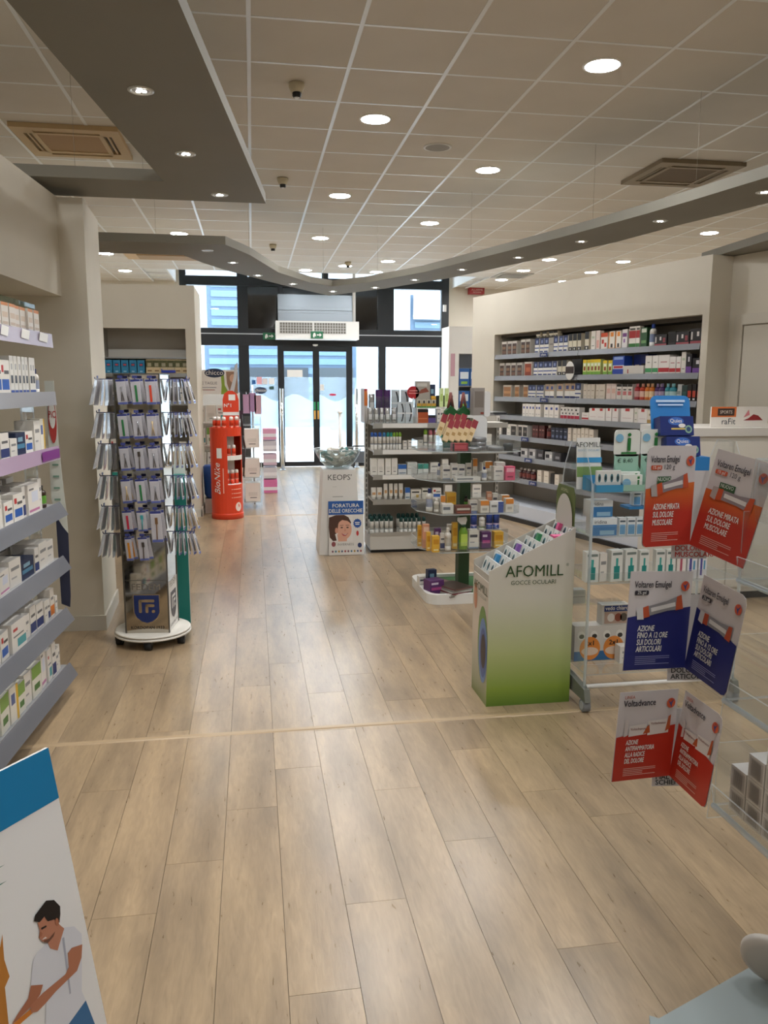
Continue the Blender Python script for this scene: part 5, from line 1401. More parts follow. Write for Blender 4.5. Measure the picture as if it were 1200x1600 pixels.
# ---------------------------------------------------------------- baby brand island behind the orange display
t = thing('baby_display', 'tall white baby-care shelf display behind the orange cylinder', 'display stand', (-0.47, 11.0, 0))
a = MB(); a.box(-0.30, 0.30, 0.2, 0.23, 0, 1.5, WHITE); put('back_panel', a, t)
for z in (0.15, 0.5, 0.82, 1.12):
    a = MB(); a.box(-0.30, 0.30, -0.15, 0.2, z - 0.02, z, WHITE); put('shelf', a, t)
a = MB(); a.box(-0.30, 0.28, -0.02, 0.0, 1.48, 1.80, mat('#f4f2ee', 0.4)); H_ = put('header', a, t)
patch(H_, 'blue_oval', oval(-0.02, 1.76, 0.13, 0.06), mat('#20304f', 0.4), -0.024)
letter(H_, 'chicco', 0.09, -0.02, 1.735, WHITE, -0.027)
patch(H_, 'green_curve', [(0.06, 1.48), (0.24, 1.48), (0.15, 1.52), (0.11, 1.6), (0.10, 1.78), (0.06, 1.78), (0.07, 1.6)], mat('#8fae3c', 0.4), -0.023)
patch(H_, 'baby_photo', [(0.24, 1.49), (0.28, 1.49), (0.28, 1.78), (0.13, 1.78), (0.14, 1.62), (0.17, 1.53)], mat('#a5836b', 0.5), -0.022)
patch(H_, 'face_print', oval(0.22, 1.69, 0.045, 0.055), mat('#e0b59a', 0.5), -0.024)
letter(H_, 'LE TAGLIE', 0.05, -0.1, 1.61, mat('#8f9096', 0.5), -0.023)
patch(H_, 'print_line', rect(-0.2, 0.0, 1.565, 1.575), mat('#a9aab0', 0.5), -0.023); patch(H_, 'print_line', rect(-0.18, -0.02, 1.535, 1.543), mat('#b5706a', 0.5), -0.023)
patch(H_, 'grey_ring', oval(-0.28, 1.62, 0.035, 0.07), mat('#8f949c', 0.4), -0.022)
for zi, z in enumerate((0.15, 0.5, 0.82, 1.12)):
    for n_ in range(4):
        st = ['gwhite', 'medteal', 'medgreen', 'gwhite', 'medplain'][(zi * 3 + n_) % 5]
        product(st, 0.13, 0.12, 0.22, T3(-0.47 - 0.22 + 0.145 * n_, 10.9, z + 0.001), '%s from left, %s shelf up of baby display' % (ORD[n_], ORD[zi]), 'boxes on the baby display')
t = thing('leaflet_rack', 'silver leaflet rack with curled white sheet above the baby display', 'rack', (-0.26, 10.85, 1.5))
a = MB(); a.add([(-0.04, 0, 0), (0.02, 0, 0), (0.06, 0.02, 0.2), (0.08, 0.03, 0.4), (0.02, 0.02, 0.2), (0.04, .03, .36)], [(0, 1, 2, 4), (4, 2, 3, 5)], mat('#d0d3d6', 0.3)); put('curled_sheet', a, t)
t = thing('clear_side_rack', 'clear acrylic rack with white boxes right of the orange display', 'rack', (-0.02, 10.6, 0))
a = MB(); a.box(-0.12, 0.12, 0.15, 0.16, 0.05, 1.2, ACR, edge=ACRE); put('back_sheet', a, t)
for z in (0.1, 0.42, 0.8, 1.1):
    a = MB(); a.box(-0.12, 0.12, -0.15, 0.15, z - 0.01, z, ACR, edge=ACRE); put('tray', a, t)
a = MB(); a.box(0.11, 0.12, -0.15, 0.15, 0.05, 1.2, ACR, edge=ACRE); put('side_sheet', a, t)
for zi, z in enumerate((0.1, 0.42, 0.8)):
    product('gwhite', 0.19, 0.2, 0.24, T3(-0.02, 10.5, z + 0.001), '%s tier of the clear rack by orange display' % ORD[zi], 'boxes in the clear side rack')
t = thing('hanging_toys', 'pink hook rack with lilac pouches right of the orange display', 'rack', (0.0, 10.9, 1.15))
for n_, (x, z, c) in enumerate(((-0.08, 0.28, '#c9a3c4'), (0.0, 0.3, '#b48fb8'), (0.07, 0.27, '#d0a9b9'))):
    a = MB(); a.box(x - 0.045, x + 0.045, -0.03, 0.0, z - 0.2, z + 0.05, mat(c, 0.4)); put('pouch', a, t)
    a = MB(); a.tube((x, 0, z + 0.06), (x, -0.1, z + 0.08), 0.006, STEEL); put('hook', a, t)
a = MB(); a.tube((0, 0.05, -1.15), (0, 0.05, 0.45), 0.012, STEEL); put('post', a, t)
for n_, (z, c) in enumerate(((0.0, '#d873a4'), (0.22, '#cfc8cc'), (0.42, '#d6b9c6'), (0.62, '#c9c2c8'), (0.8, '#d99ab4'))):
    a = MB(); a.box(-0.1, 0.1, -0.15, 0.15, 0, 0.2 if n_ == 0 else 0.16, mat(c, 0.5)); a.box(-0.1, 0.1, -0.152, -0.15, 0.04, 0.09, mat('#e8e2e4', 0.5))
    tag(put('baby_pack', a, loc=(0.24, 12.2, 0.001 + z * 1.0)), ['lowest bright pink', 'second pale grey', 'third pale pink', 'fourth grey-white', 'topmost rose'][n_] + ' pack in the stack left of the entrance', 'pack')
a = MB(); a.lathe([(0.10, 0), (0.13, 0.05), (0.14, 0.4), (0.12, 0.42)], mat('#1f56a8', 0.4), 20)
tag(put('blue_bin', a, loc=(-0.50, 10.35, 0.18)), 'blue plastic tub behind the orange display', 'tub')
a = MB(); a.box(-0.14, 0.14, -0.15, 0.15, 0, 0.179, mat('#c9c6c0', 0.6)); tag(put('low_crate', a, loc=(-0.48, 10.35, 0)), 'pale low crate under the blue tub', 'crate')

# ---------------------------------------------------------------- white obelisk with glass bowl and ear piercing poster
KX, KY = 0.80, 7.68
t = thing('pedestal', 'white tapered pedestal under the glass bowl', 'pedestal', (KX, KY, 0))
b_, tp = 0.205, 0.155
a = MB()
vs = [(-b_, -b_, 0), (b_, -b_, 0), (b_, b_, 0), (-b_, b_, 0), (-tp, -tp, 0.81), (tp, -tp, 0.81), (tp, tp, 0.81), (-tp, tp, 0.81)]
a.add(vs, [(3, 2, 1, 0), (4, 5, 6, 7), (0, 1, 5, 4), (1, 2, 6, 5), (2, 3, 7, 6), (3, 0, 4, 7)], mat('#e0dcd6', 0.45)); put('body', a, t)
lean = math.atan2(b_ - tp, 0.81)
R = Matrix.Translation((0, -b_, 0)) @ Matrix.Rotation(-lean, 4, 'X')
letter(t, "KEOPS'", 0.075, 0.0, 0.715, mat('#3d3a38', 0.4), -0.002, R=R)
patch(t, 'print_line', rect(-0.07, 0.03, 0.555, 0.559), mat('#55504c', 0.5), -0.002, R)
patch(t, 'print_line', rect(-0.07, -0.03, 0.65, 0.652), mat('#a5a09a', 0.5), -0.002, R)
bowl = thing('glass_bowl', 'clear bowl of small packs on the white pedestal', 'bowl', (KX, KY, 0.812))
a = MB(); a.lathe([(0.10, 0.0), (0.11, 0.006), (0.17, 0.07), (0.21, 0.14), (0.228, 0.185), (0.224, 0.186), (0.205, 0.142), (0.165, 0.074), (0.105, 0.012), (0.0, 0.010)], clear('bowl_glass', (0.86, 0.9, 0.9, 1), 1.3, 0.04, 0.10), 32, caps=False); put('bowl_wall', a, bowl)
a = MB(); a.lathe([(0.229, 0.182), (0.233, 0.186), (0.229, 0.19), (0.223, 0.186)], ACRE, 32, caps=False); put('rim', a, bowl)
n_ = 0
for lay, (zz, rr0, cnt) in enumerate(((0.035, 0.035, 3), (0.07, 0.085, 6), (0.105, 0.115, 8), (0.14, 0.135, 9), (0.165, 0.06, 4))):
    for q in range(cnt):
        an = 2 * PI * q / cnt + 0.7 * lay
        teal = n_ in (12, 17, 19, 22, 25, 28)
        c = '#1f7a74' if teal else ['#d9d3c6', '#cfc8ba', '#e2ddd2'][n_ % 3]
        a = MB(); a.box(-0.042, 0.042, -0.026, 0.026, -0.012, 0.012, mat(c, 0.4))
        a.box(-0.03, 0.03, -0.0262, -0.026, -0.006, 0.006, mat('#155a56' if teal else '#8a857c', 0.5))
        a.quad([(-.03, -.015, .0123), (.02, -.015, .0123), (.02, .01, .0123), (-.03, .01, .0123)], mat('#e9e6de' if teal else '#b3ad9f', 0.4))
        M = Matrix.Translation((KX + rr0 * math.cos(an), KY + rr0 * math.sin(an), 0.815 + zz)) @ Matrix.Rotation(an + 0.5 * (q % 3 - 1), 4, 'Z') @ Matrix.Rotation(-0.35 - 0.15 * (q % 2), 4, 'Y') @ Matrix.Rotation(0.3 * (q % 3 - 1), 4, 'X')
        tag(put('sample_pack', a, M=M), ('teal' if teal else 'cream') + ' sample pack, %s in the glass bowl heap counting from the bottom' % ordinal(n_), 'pack', 'sample packs in the glass bowl')
        n_ += 1
# poster card leaning in front
PM = frame((0.685, 7.435, 0.004), (0.335, 0.0, 0), (0.0, 0.09, 1))
t = thing('ear_piercing_poster', 'blue-topped poster of a smiling child leaning on the pedestal', 'poster', M=PM)
a = MB(); a.box(0, 0.335, -0.003, 0, 0, 0.515, mat('#ded9d2', 0.4)); put('card', a, t)
patch(t, 'blue_band', rect(0, 0.335, 0.385, 0.515), mat('#2057a0', 0.4), -0.0042)
letter(t, 'FORATURA', 0.05, 0.165, 0.455, mat('#e8e6da', 0.4), -0.0055, bold=0.012)
letter(t, 'DELLE ORECCHIE', 0.05, 0.165, 0.405, mat('#e8e6da', 0.4), -0.0055, bold=0.012, sx=0.82)
HR, SK = mat('#4d2f20', 0.6), mat('#d8a188', 0.5)
patch(t, 'photo_ground', rect(0.005, 0.23, 0.13, 0.38), mat('#e3ded8', 0.5), -0.0038)
patch(t, 'hair_print', [(0.005, 0.36), (0.0, 0.27), (0.01, 0.17), (0.04, 0.135), (0.075, 0.14), (0.06, 0.2), (0.2, 0.27), (0.215, 0.31), (0.19, 0.36), (0.15, 0.382), (0.07, 0.382)], HR, -0.0044)
patch(t, 'face_print', oval(0.15, 0.245, 0.07, 0.095, 24), SK, -0.0050)
patch(t, 'neck_print', [(0.09, 0.13), (0.17, 0.13), (0.18, 0.18), (0.08, 0.2)], SK, -0.0047)
patch(t, 'ear_print', oval(0.075, 0.235, 0.015, 0.028), mat('#cf9279', 0.5), -0.0052)
patch(t, 'fringe_print', [(0.07, 0.27), (0.075, 0.34), (0.14, 0.365), (0.2, 0.34), (0.212, 0.3), (0.18, 0.325), (0.13, 0.335), (0.095, 0.31), (0.085, 0.25)], HR, -0.0056)
for ex in (0.125, 0.18):
    patch(t, 'eye_print', oval(ex, 0.262, 0.012, 0.006), mat('#2c201c', 0.5), -0.0058)
    patch(t, 'brow_print', [(ex - 0.016, 0.28), (ex + 0.016, 0.282), (ex + 0.016, 0.286), (ex - 0.016, 0.285)], HR, -0.0058)
patch(t, 'nose_print', [(0.155, 0.26), (0.165, 0.228), (0.148, 0.226)], mat('#c88a72', 0.5), -0.0058)
patch(t, 'mouth_print', [(0.12, 0.206), (0.155, 0.2), (0.188, 0.21), (0.16, 0.182), (0.138, 0.184)], mat('#b0484a', 0.5), -0.0058)
patch(t, 'teeth_print', [(0.128, 0.203), (0.155, 0.198), (0.18, 0.205), (0.157, 0.192)], WHITE, -0.0062)
star = [(0.275 + (0.042 if k_ % 2 else 0.034) * math.cos(2 * PI * k_ / 28), 0.30 + (0.047 if k_ % 2 else 0.038) * math.sin(2 * PI * k_ / 28)) for k_ in range(28)]
patch(t, 'blue_badge', star, mat('#22519a', 0.4), -0.0044)
patch(t, 'badge_print', rect(0.252, 0.298, 0.303, 0.312), WHITE, -0.0055); patch(t, 'badge_print', rect(0.256, 0.294, 0.286, 0.295), WHITE, -0.0055)
patch(t, 'red_figure', oval(0.275, 0.205, 0.012, 0.025), mat('#c03a3a', 0.4), -0.0044)
letter(t, 'INVERNESS', 0.032, 0.16, 0.09, mat('#77736e', 0.5), -0.0044)
patch(t, 'round_badge', oval(0.045, 0.105, 0.02, 0.024), mat('#8a4a4e', 0.4), -0.0044)
patch(t, 'round_badge', oval(0.295, 0.09, 0.02, 0.024), mat('#2a3a66', 0.4), -0.0044)
for k_ in range(10):
    patch(t, 'ear_stud_dot', oval(0.035 + 0.03 * k_, 0.035, 0.009, 0.011, 10), mat(['#7a4a5a', '#4a7a8a', '#b08a3a', '#55607a', '#a54a4a'][k_ % 5], 0.4), -0.0044)

# ================================================================ GONDOLA
GX0, GX1, GY = 1.09, 2.47, 7.50
gon = thing('gondola', 'grey metal gondola shelving facing the aisle in the middle', 'shelving', (GX0, GY, 0))
GW = GX1 - GX0
LG = mat('#c9c5bd', 0.4)
SILV = mat('#c5c4c0', 0.3, 0.7)
a = MB(); a.box(0.0, GW, 0.0, 0.40, 0.03, 0.165, LG); put('base', a, gon)
a = MB(); a.box(0.01, GW - 0.01, 0.02, 0.40, 0.0, 0.03, DARK); put('base_foot', a, gon)
a = MB(); a.box(0.0, GW, -0.004, 0.012, 0.165, 0.20, SILV); put('base_rail', a, gon)
a = MB(); a.box(0, GW, 0.40, 0.42, 0.03, 1.30, mat('#a9a49b', 0.5)); put('back_panel', a, gon)
for x in (0.0, GW - 0.03):
    a = MB(); a.box(x, x + 0.03, 0.36, 0.40, 0.165, 1.30, LG); U_ = put('upright', a, gon)
    a = MB()
    for q in range(22):
        a.box(x + 0.010, x + 0.020, 0.358, 0.36, 0.2 + 0.05 * q, 0.23 + 0.05 * q, mat('#55524c', 0.6))
    put('slots', a, U_)['kind'] = 'stuff'
GZ = [1.245, 0.995, 0.755, 0.515, 0.20]
for k_, z in enumerate(GZ[:4]):
    a = MB(); a.box(0.03, GW - 0.03, 0.015, 0.40, z - 0.02, z, LG); S_ = put('shelf', a, gon)
    a = MB(); a.box(0.03, GW - 0.03, 0.0, 0.015, z - 0.045, z + 0.004, SILV); put('price_rail', a, S_)
    if k_ < 3:
        patch(S_, 'white_price_strip', rect(0.12, 0.55 + 0.05 * k_, z - 0.04, z), WHITE, -0.002)
GN = ['top shelf', 'second shelf', 'third shelf', 'fourth shelf', 'base shelf']
GG = 'products on the gondola'
def gx(px):
    return 1.123 + (px - 585) * 0.00615
GROWS = {
 1: [('Sblue', 581, 586.2, .165), ('Sblue', 586.5, 592, .165), ('Sblue', 593, 599, .165), ('Smid', 600, 605.5, .165), ('Steal', 606, 611, .165), ('Steal', 611.3, 615.5, .165), ('Sgreen', 616, 620.5, .165), ('Sgreen', 621, 624.5, .165), ('Sgreen', 625, 630, .165),
     ('gsmall', 632, 638.5, .085), ('gsmall', 640, 647, .088), ('gsmall', 648, 655, .09), ('gsmall', 656, 663.5, .09), ('Sgreen', 665, 671.5, .19), ('Spink', 673, 680, .185), ('Spink', 681, 687.5, .185), ('Steal', 690, 696, .15), ('gsmall', 700, 712, .1), ('gwhite', 715, 727, .14), ('gblue', 730, 742, .12), ('gwhite', 760, 775, .14)],
 2: [('gwhite', 581, 591.8, .155), ('gwhite', 592, 602.5, .155), ('gwhite', 604, 613.5, .155), ('gwhite', 614, 623.5, .155), ('gblue', 624.5, 638, .095), ('ggrey', 639, 655, .115), ('gteal', 656, 664, .10), ('gteal', 664.5, 673, .1), ('medplain', 676, 690, .11), ('gwhite', 695, 705, .14), ('medorange', 740, 752, .12), ('gsmall', 760, 775, .1)],
 3: [('Twhite', 582, 590.8, .115), ('Twhite', 591.2, 600, .115), ('Twhite', 602, 608.5, .15), ('Twhite', 610.5, 617, .15), ('Twhite', 618.5, 624.5, .15), ('Twhite', 626, 633, .15), ('gblue', 636, 644, .11), ('gyellow', 645, 662, .09), ('gyellow', 663, 676, .1), ('medblue', 680, 694, .1), ('gwhite', 700, 712, .13), ('medplain', 745, 760, .13)],
 4: [('Sdark', 580, 587, .185), ('Sdark', 588, 595, .185), ('Sdark', 596, 602.5, .185), ('Sdark', 603.5, 610, .185), ('Sdark', 611, 617.5, .185), ('Sdark', 627, 633.5, .17), ('Sdark', 634.5, 641, .17), ('Sdark', 641.5, 647, .17), ('Sdark', 648, 654.5, .17), ('Sdark', 656, 662, .17), ('Sdark', 664, 670, .17),
     ('Scan', 744, 755, .22), ('Scanw', 758, 768, .15), ('Scan', 770, 780.5, .25), ('Scan', 781.5, 792, .25)]}
for k_, items in GROWS.items():
    for n_, (st, p0, p1, h) in enumerate(items):
        x0, x1 = gx(p0), gx(p1)
        w = (x1 - x0)
        d = min(w, 0.06) if ST[st][0] != 'X' else min(0.1, w)
        product(st, w * 0.97, d, h, T3((x0 + x1) / 2, GY + 0.03 + random.uniform(0, .006), GZ[k_] + 0.001 if k_ < 4 else 0.166, random.uniform(-.03, .03) if ST[st][0] == 'X' else 0),
                '%s from the left on gondola %s' % (ordinal(n_), GN[k_]), GG)
for n_, p_ in enumerate((579, 586.5, 594, 601.5, 609, 625, 632.5, 640, 647.5, 655)):
    product('Sdark', 0.042, 0.042, 0.195, T3(gx(p_ + 3.5), GY + 0.12, 0.166), '%s of the back row on gondola base shelf' % ordinal(n_), GG)
# top shelf: clear step holder with silver pouches
h_ = thing('step_holder', 'clear two-step holder of silver pouches on the gondola', 'holder', (1.05, GY, GZ[0] + 0.001))
a = MB(); a.box(0, 0.5, 0.0, 0.004, 0, 0.06, ACR, edge=ACRE); put('front_lip', a, h_)
a = MB(); a.box(0, 0.5, 0.16, 0.164, 0, 0.25, ACR, edge=ACRE); put('rear_sheet', a, h_)
for x in (0, 0.496):
    a = MB(); a.prism([(0, 0), (0.3, 0), (0.3, 0.3), (0.16, 0.26), (0.0, 0.08)], 0, 0.004, ACR, Matrix.Translation((x, 0, 0)) @ Matrix.Rotation(PI / 2, 4, 'Z') @ Matrix.Rotation(PI / 2, 4, 'X'), ACRE); put('side_sheet', a, h_)
def pouch(w, h, c, c2):
    m_ = MB()
    n = 5
    vs, fs = [], []
    for j in range(n + 1):
        z = h * j / n
        b = 0.012 * math.sin(PI * j / n) + 0.001
        vs += [(-w / 2, 0, z), (-w / 6, -b, z), (w / 6, -b, z), (w / 2, 0, z), (w / 6, b, z), (-w / 6, b, z)]
    for j in range(n):
        for k_ in range(6):
            fs.append((6 * j + k_, 6 * j + (k_ + 1) % 6, 6 * j + 6 + (k_ + 1) % 6, 6 * j + 6 + k_))
    m_.add(vs, fs, mat(c, 0.2, 0.75 if c == '#c4c4c6' else 0.0), None, True)
    if c2:
        m_.quad([(-w * .3, -0.0145, h * .25), (w * .3, -0.0145, h * .25), (w * .3, -0.0145, h * .6), (-w * .3, -0.0145, h * .6)], mat(c2, 0.4))
    return m_
def bwpack(w, h):
    m_ = MB(); m_.box(-w / 2, w / 2, 0, 0.012, 0, h, mat('#c2cbd0', 0.35))
    arc = [(w * (.18 + .22 * math.sin(PI * q / 8)), h * (.08 + .84 * q / 8)) for q in range(9)]
    arc2 = [(w * (-.02 + .24 * math.sin(PI * q / 8)), h * (.08 + .84 * q / 8)) for q in range(9)]
    m_.quad([(x, -0.0006, z) for x, z in arc2[::-1]][::-1] + [(x, -0.0006, z) for x, z in arc[::-1]], mat('#26282c', 0.4))
    m_.quad([(-w / 2, -0.0008, h * .44), (w / 2, -0.0008, h * .44), (w / 2, -0.0008, h * .5), (-w / 2, -0.0008, h * .5)], mat('#e6e6e4', 0.4))
    return m_
for n_, (p0, p1, k_) in enumerate(((576, 584.7, 0), (586, 594, 0), (594.3, 602, 0), (603, 612, 0), (613, 622, 0), (623, 634.5, 1), (635.5, 647, 1))):
    x0, x1 = gx(p0), gx(p1)
    m_ = pouch(x1 - x0 - 0.002, 0.145, '#c4c4c6', '#d9d9d8') if k_ == 0 else bwpack(x1 - x0 - .004, 0.2)
    tag(put('pouch', m_, loc=((x0 + x1) / 2, GY + 0.03, GZ[0] + 0.002)), ('silver foil pouch' if k_ == 0 else 'grey-white pack with black curve') + ', %s in front row of gondola step holder' % ORD[n_], 'pouch', 'pouches in the step holder')
for n_, (p0, p1, k_) in enumerate(((572, 581, 0), (582, 592, 0), (593, 604.5, 2), (605.5, 617, 2), (618, 632, 1), (633, 647, 1))):
    x0, x1 = gx(p0), gx(p1)
    m_ = [lambda: pouch(x1 - x0 - .002, 0.2, '#c4c4c6', '#d9d9d8'), lambda: bwpack(x1 - x0 - .004, 0.24), lambda: pouch(x1 - x0 - .002, 0.24, '#4c2a5e', '#3a1f4a')][k_]()
    tag(put('pouch', m_, loc=((x0 + x1) / 2, GY + 0.21, GZ[0] + 0.075)), ['silver foil pouch', 'grey-white pack with black curve', 'deep purple pouch'][k_] + ', %s in back row of gondola step holder' % ORD[n_], 'pouch', 'pouches in the step holder')
a = MB(); a.box(0.0, 0.44, 0.19, 0.3, 0.0, 0.073, mat('#bdbab4', 0.5)); put('rear_step', a, h_)
# right: white riser with boxes
rs = thing('wire_riser', 'white bent riser shelf on the gondola top', 'riser', (gx(653), GY + 0.02, GZ[0] + 0.001))
WW = mat('#dcdbd8', 0.4)
a = MB(); a.box(0, 0.235, 0, 0.2, 0.135, 0.145, WW); put('top', a, rs)
for x in (0.0, 0.225):
    a = MB(); a.box(x, x + 0.01, 0, 0.2, 0, 0.135, WW); put('leg', a, rs)
product('gorange', 0.105, 0.1, 0.132, T3(gx(663.5), GY + 0.04, GZ[0] + 0.001), 'under the white riser on the gondola', GG)
product('gpurple', 0.07, 0.08, 0.075, T3(gx(678), GY + 0.04, GZ[0] + 0.001), 'under the white riser on the gondola', GG)
product('twhite', 0.075, 0.08, 0.13, T3(gx(692), GY + 0.03, GZ[0] + 0.001), 'right of the white riser on the gondola', GG)
product('ggrey', 0.08, 0.08, 0.15, T3(gx(706), GY + 0.05, GZ[0] + 0.001), 'second right of the white riser on the gondola', GG)
for n_ in range(4):
    product('mini', 0.043, 0.04, 0.075, T3(gx(657 + 7.7 * n_), GY + 0.03, GZ[0] + 0.147), '%s from the left on the white riser' % ORD[n_], GG)
product('tamber', 0.045, 0.04, 0.11, T3(gx(682), GY + 0.09, GZ[0] + 0.147), 'behind the tiny boxes on the white riser', GG)
a = MB(); a.box(-0.07, 0.07, 0, 0.06, 0, 0.25, mat('#a39c92', 0.5)); a.quad([(-.05, -.001, .13), (.06, -.001, .15), (.03, -.001, .19), (-.02, -.001, .17)], mat('#8a4a3a', 0.5)); a.quad([(-.06, -.001, .2), (.04, -.001, .2), (.04, -.001, .23), (-.06, -.001, .23)], mat('#c9c4bc', 0.5))
tag(put('massage_box', a, loc=(gx(666), GY + 0.12, GZ[0] + 0.147)), 'tall grey box with brown picture standing on the white riser', 'box')
product('meddark', 0.055, 0.04, 0.22, T3(gx(682), GY + 0.14, GZ[0] + 0.147), 'beside the tall grey box on the riser', GG)
t = thing('round_sign', 'round red shelf sign above the silver pouches', 'sign', (gx(650.5), GY + 0.12, GZ[0] + 0.14))
a = MB(); a.prism(oval(0, 0.15, 0.06, 0.062, 24), -0.003, 0, mat('#b5242c', 0.4), Q); put('disc', a, t)
patch(t, 'faint_print', rect(-0.04, 0.04, 0.162, 0.172), mat('#d98a84', 0.5), -0.005); patch(t, 'faint_print', rect(-0.045, 0.045, 0.138, 0.148), mat('#d98a84', 0.5), -0.005)
a = MB(); a.box(-0.005, 0.005, -0.002, 0, 0, 0.1, WHITE); put('stem', a, t)
for n_, p_ in enumerate((697.5, 706)):
    product('ggreenp', 0.036, 0.03, 0.18, T3(gx(p_), GY + 0.16, GZ[0] + 0.15 + 0.001), ['left', 'right'][n_] + ' one before the black card on gondola', GG)
a = MB(); a.box(-0.085, 0.085, 0, 0.004, 0.12, 0.26, DARK); a.box(-0.08, 0.08, -0.05, 0.05, 0, 0.15, mat('#c9c4ba', 0.5))
tag(put('black_card', a, loc=(gx(704), GY + 0.21, GZ[0] + 0.001)), 'black card on a pale box behind the green packs', 'card')
t = thing('side_rack', 'narrow orange-edged panel on the gondola left side', 'rack', (1.045, GY + 0.18, 1.05))
a = MB(); a.box(0, 0.03, -0.1, 0.15, 0.2, 0.52, mat('#cfc6be', 0.4)); put('panel', a, t)
patch(t, 'orange_print', rect(0, 0.03, 0.36, 0.5), mat('#d9762f', 0.4), -0.103)
patch(t, 'red_edge', rect(0, 0.03, 0.5, 0.52), mat('#b5343a', 0.4), -0.103)

# ================================================================ REVOLVING TRAY STAND
CX, CY = 1.60, 5.93
spn = thing('tray_stand', 'green post stand with clear trays on a white base', 'display stand', (CX, CY, 0))
GREEN = mat('#2f4a2c', 0.5)
base = rrect(-0.36, 0.36, -0.34, 0.34, 0.10, 5)
a = MB(); a.prism(base, 0.0, 0.05, mat('#e2e0da', 0.4)); put('base', a, spn)
a = MB(); a.prism(rrect(-0.325, 0.325, -0.305, 0.305, 0.08, 5), 0.05, 0.0515, mat('#2c5c2a', 0.6)); put('green_mat', a, spn)
for seg in range(len(base)):
    pass
a = MB()
inner = rrect(-0.325, 0.325, -0.305, 0.305, 0.08, 5)
for i in range(len(base)):
    j = (i + 1) % len(base)
    (x0, y0), (x1, y1), (u0, v0), (u1, v1) = base[i], base[j], inner[i], inner[j]
    a.add([(x0, y0, 0.05), (x1, y1, 0.05), (x1, y1, 0.075), (x0, y0, 0.075), (u0, v0, 0.05), (u1, v1, 0.05), (u1, v1, 0.075), (u0, v0, 0.075)], [(0, 1, 2, 3), (5, 4, 7, 6), (3, 2, 6, 7)], mat('#e2e0da', 0.4))
put('rim', a, spn)
a = MB(); a.box(-0.055, 0.03, -0.05, 0.05, 0.0515, 1.22, GREEN); put('post', a, spn)
tray = [(-0.26, -0.33), (0.30, -0.33), (0.34, -0.29), (0.34, 0.29), (0.3, 0.33), (-0.26, 0.33), (-0.40, 0.12), (-0.40, -0.10)]
TZ = [1.128, 0.912, 0.672, 0.39]
for z in TZ:
    a = MB(); a.prism(tray, z - 0.005, z, ACR, None, ACRE); T_ = put('clear_tray', a, spn)
    for i in range(len(tray)):
        j = (i + 1) % len(tray)
        (x0, y0), (x1, y1) = tray[i], tray[j]
        m_ = MB()
        nx_, ny_ = (y1 - y0), -(x1 - x0)
        L_ = math.hypot(nx_, ny_); nx_, ny_ = nx_ / L_ * 0.004, ny_ / L_ * 0.004
        hh = 0.07
        m_.add([(x0, y0, z), (x1, y1, z), (x1, y1, z + hh), (x0, y0, z + hh), (x0 - nx_, y0 - ny_, z), (x1 - nx_, y1 - ny_, z), (x1 - nx_, y1 - ny_, z + hh), (x0 - nx_, y0 - ny_, z + hh)], [(0, 1, 2, 3), (4, 7, 6, 5)], ACR)
        m_.add([(x0, y0, z + hh), (x1, y1, z + hh), (x1 - nx_, y1 - ny_, z + hh), (x0 - nx_, y0 - ny_, z + hh)], [(0, 1, 2, 3)], ACRE)
        put('tray_wall', m_, T_)
    m_ = MB(); m_.path([(x, y, z - 0.003) for x, y in tray[:2]], 0.004, ACRE); m_.path([(x, y, z - 0.003) for x, y in (tray[7], tray[0])], 0.004, ACRE); put('bright_edge', m_, T_)
GT = 'products on the tray stand'
def tx(px):
    return 1.389 + (px - 702) * 0.0048
def tput(ti, items, name):
    for n_, (st, p0, p1, h, dy, *r) in enumerate(items):
        k_ = (5.62 + dy) / 5.6
        x0, x1 = tx(p0) * k_, tx(p1) * k_
        w = x1 - x0
        kind = ST[st][0]
        d = min(w, 0.07) if kind == 'X' else min(w, 0.05)
        product(st, w * .96, max(d, 0.02), h, T3((x0 + x1) / 2, CY - 0.33 + 0.02 + dy, TZ[ti] + 0.001, r[0] if r else random.uniform(-.06, .06)), '%s on the %s tray of the green post stand' % (ordinal(n_), name), GT)
# top tray
for n_ in range(5):
    M = Matrix.Translation((1.385 + 0.045 * n_ * 1.0, 5.72, TZ[0] + 0.075)) @ Matrix.Rotation(0.45, 4, 'Y') @ Matrix.Rotation(-0.35, 4, 'X')
    product('tbar', 0.042, 0.02, 0.17, M, '%s from the left in the clear bar holder' % ORD[n_], 'snack bars on the tray stand')
for n_ in range(4):
    M = Matrix.Translation((1.355 + 0.05 * n_, 5.80, TZ[0] + 0.11)) @ Matrix.Rotation(0.4, 4, 'Y') @ Matrix.Rotation(-0.3, 4, 'X')
    product('tbar', 0.042, 0.02, 0.17, M, '%s from the left in the back of the bar holder' % ORD[n_], 'snack bars on the tray stand')
t = thing('bar_holder', 'clear sloping holder of red and cream bars on the top tray', 'holder', (1.48, 5.70, TZ[0] + 0.001))
a = MB(); a.box(-0.13, 0.13, -0.06, 0.16, 0, 0.004, ACR, edge=ACRE); put('bottom', a, t)
a = MB(); a.box(-0.13, 0.13, -0.064, -0.06, 0, 0.06, ACR, edge=ACRE); put('front', a, t)
a = MB(); a.prism([(-0.06, 0), (0.16, 0), (0.16, 0.16), (-0.06, 0.06)], 0, 0.004, ACR, Matrix.Translation((-0.134, 0, 0)) @ Matrix.Rotation(PI / 2, 4, 'Z') @ Matrix.Rotation(PI / 2, 4, 'X'), ACRE); put('side', a, t)
product('ttin', 0.115, 0.07, 0.055, T3(1.475, 5.62, TZ[0] + 0.006), 'in front of the snack bars', GT)
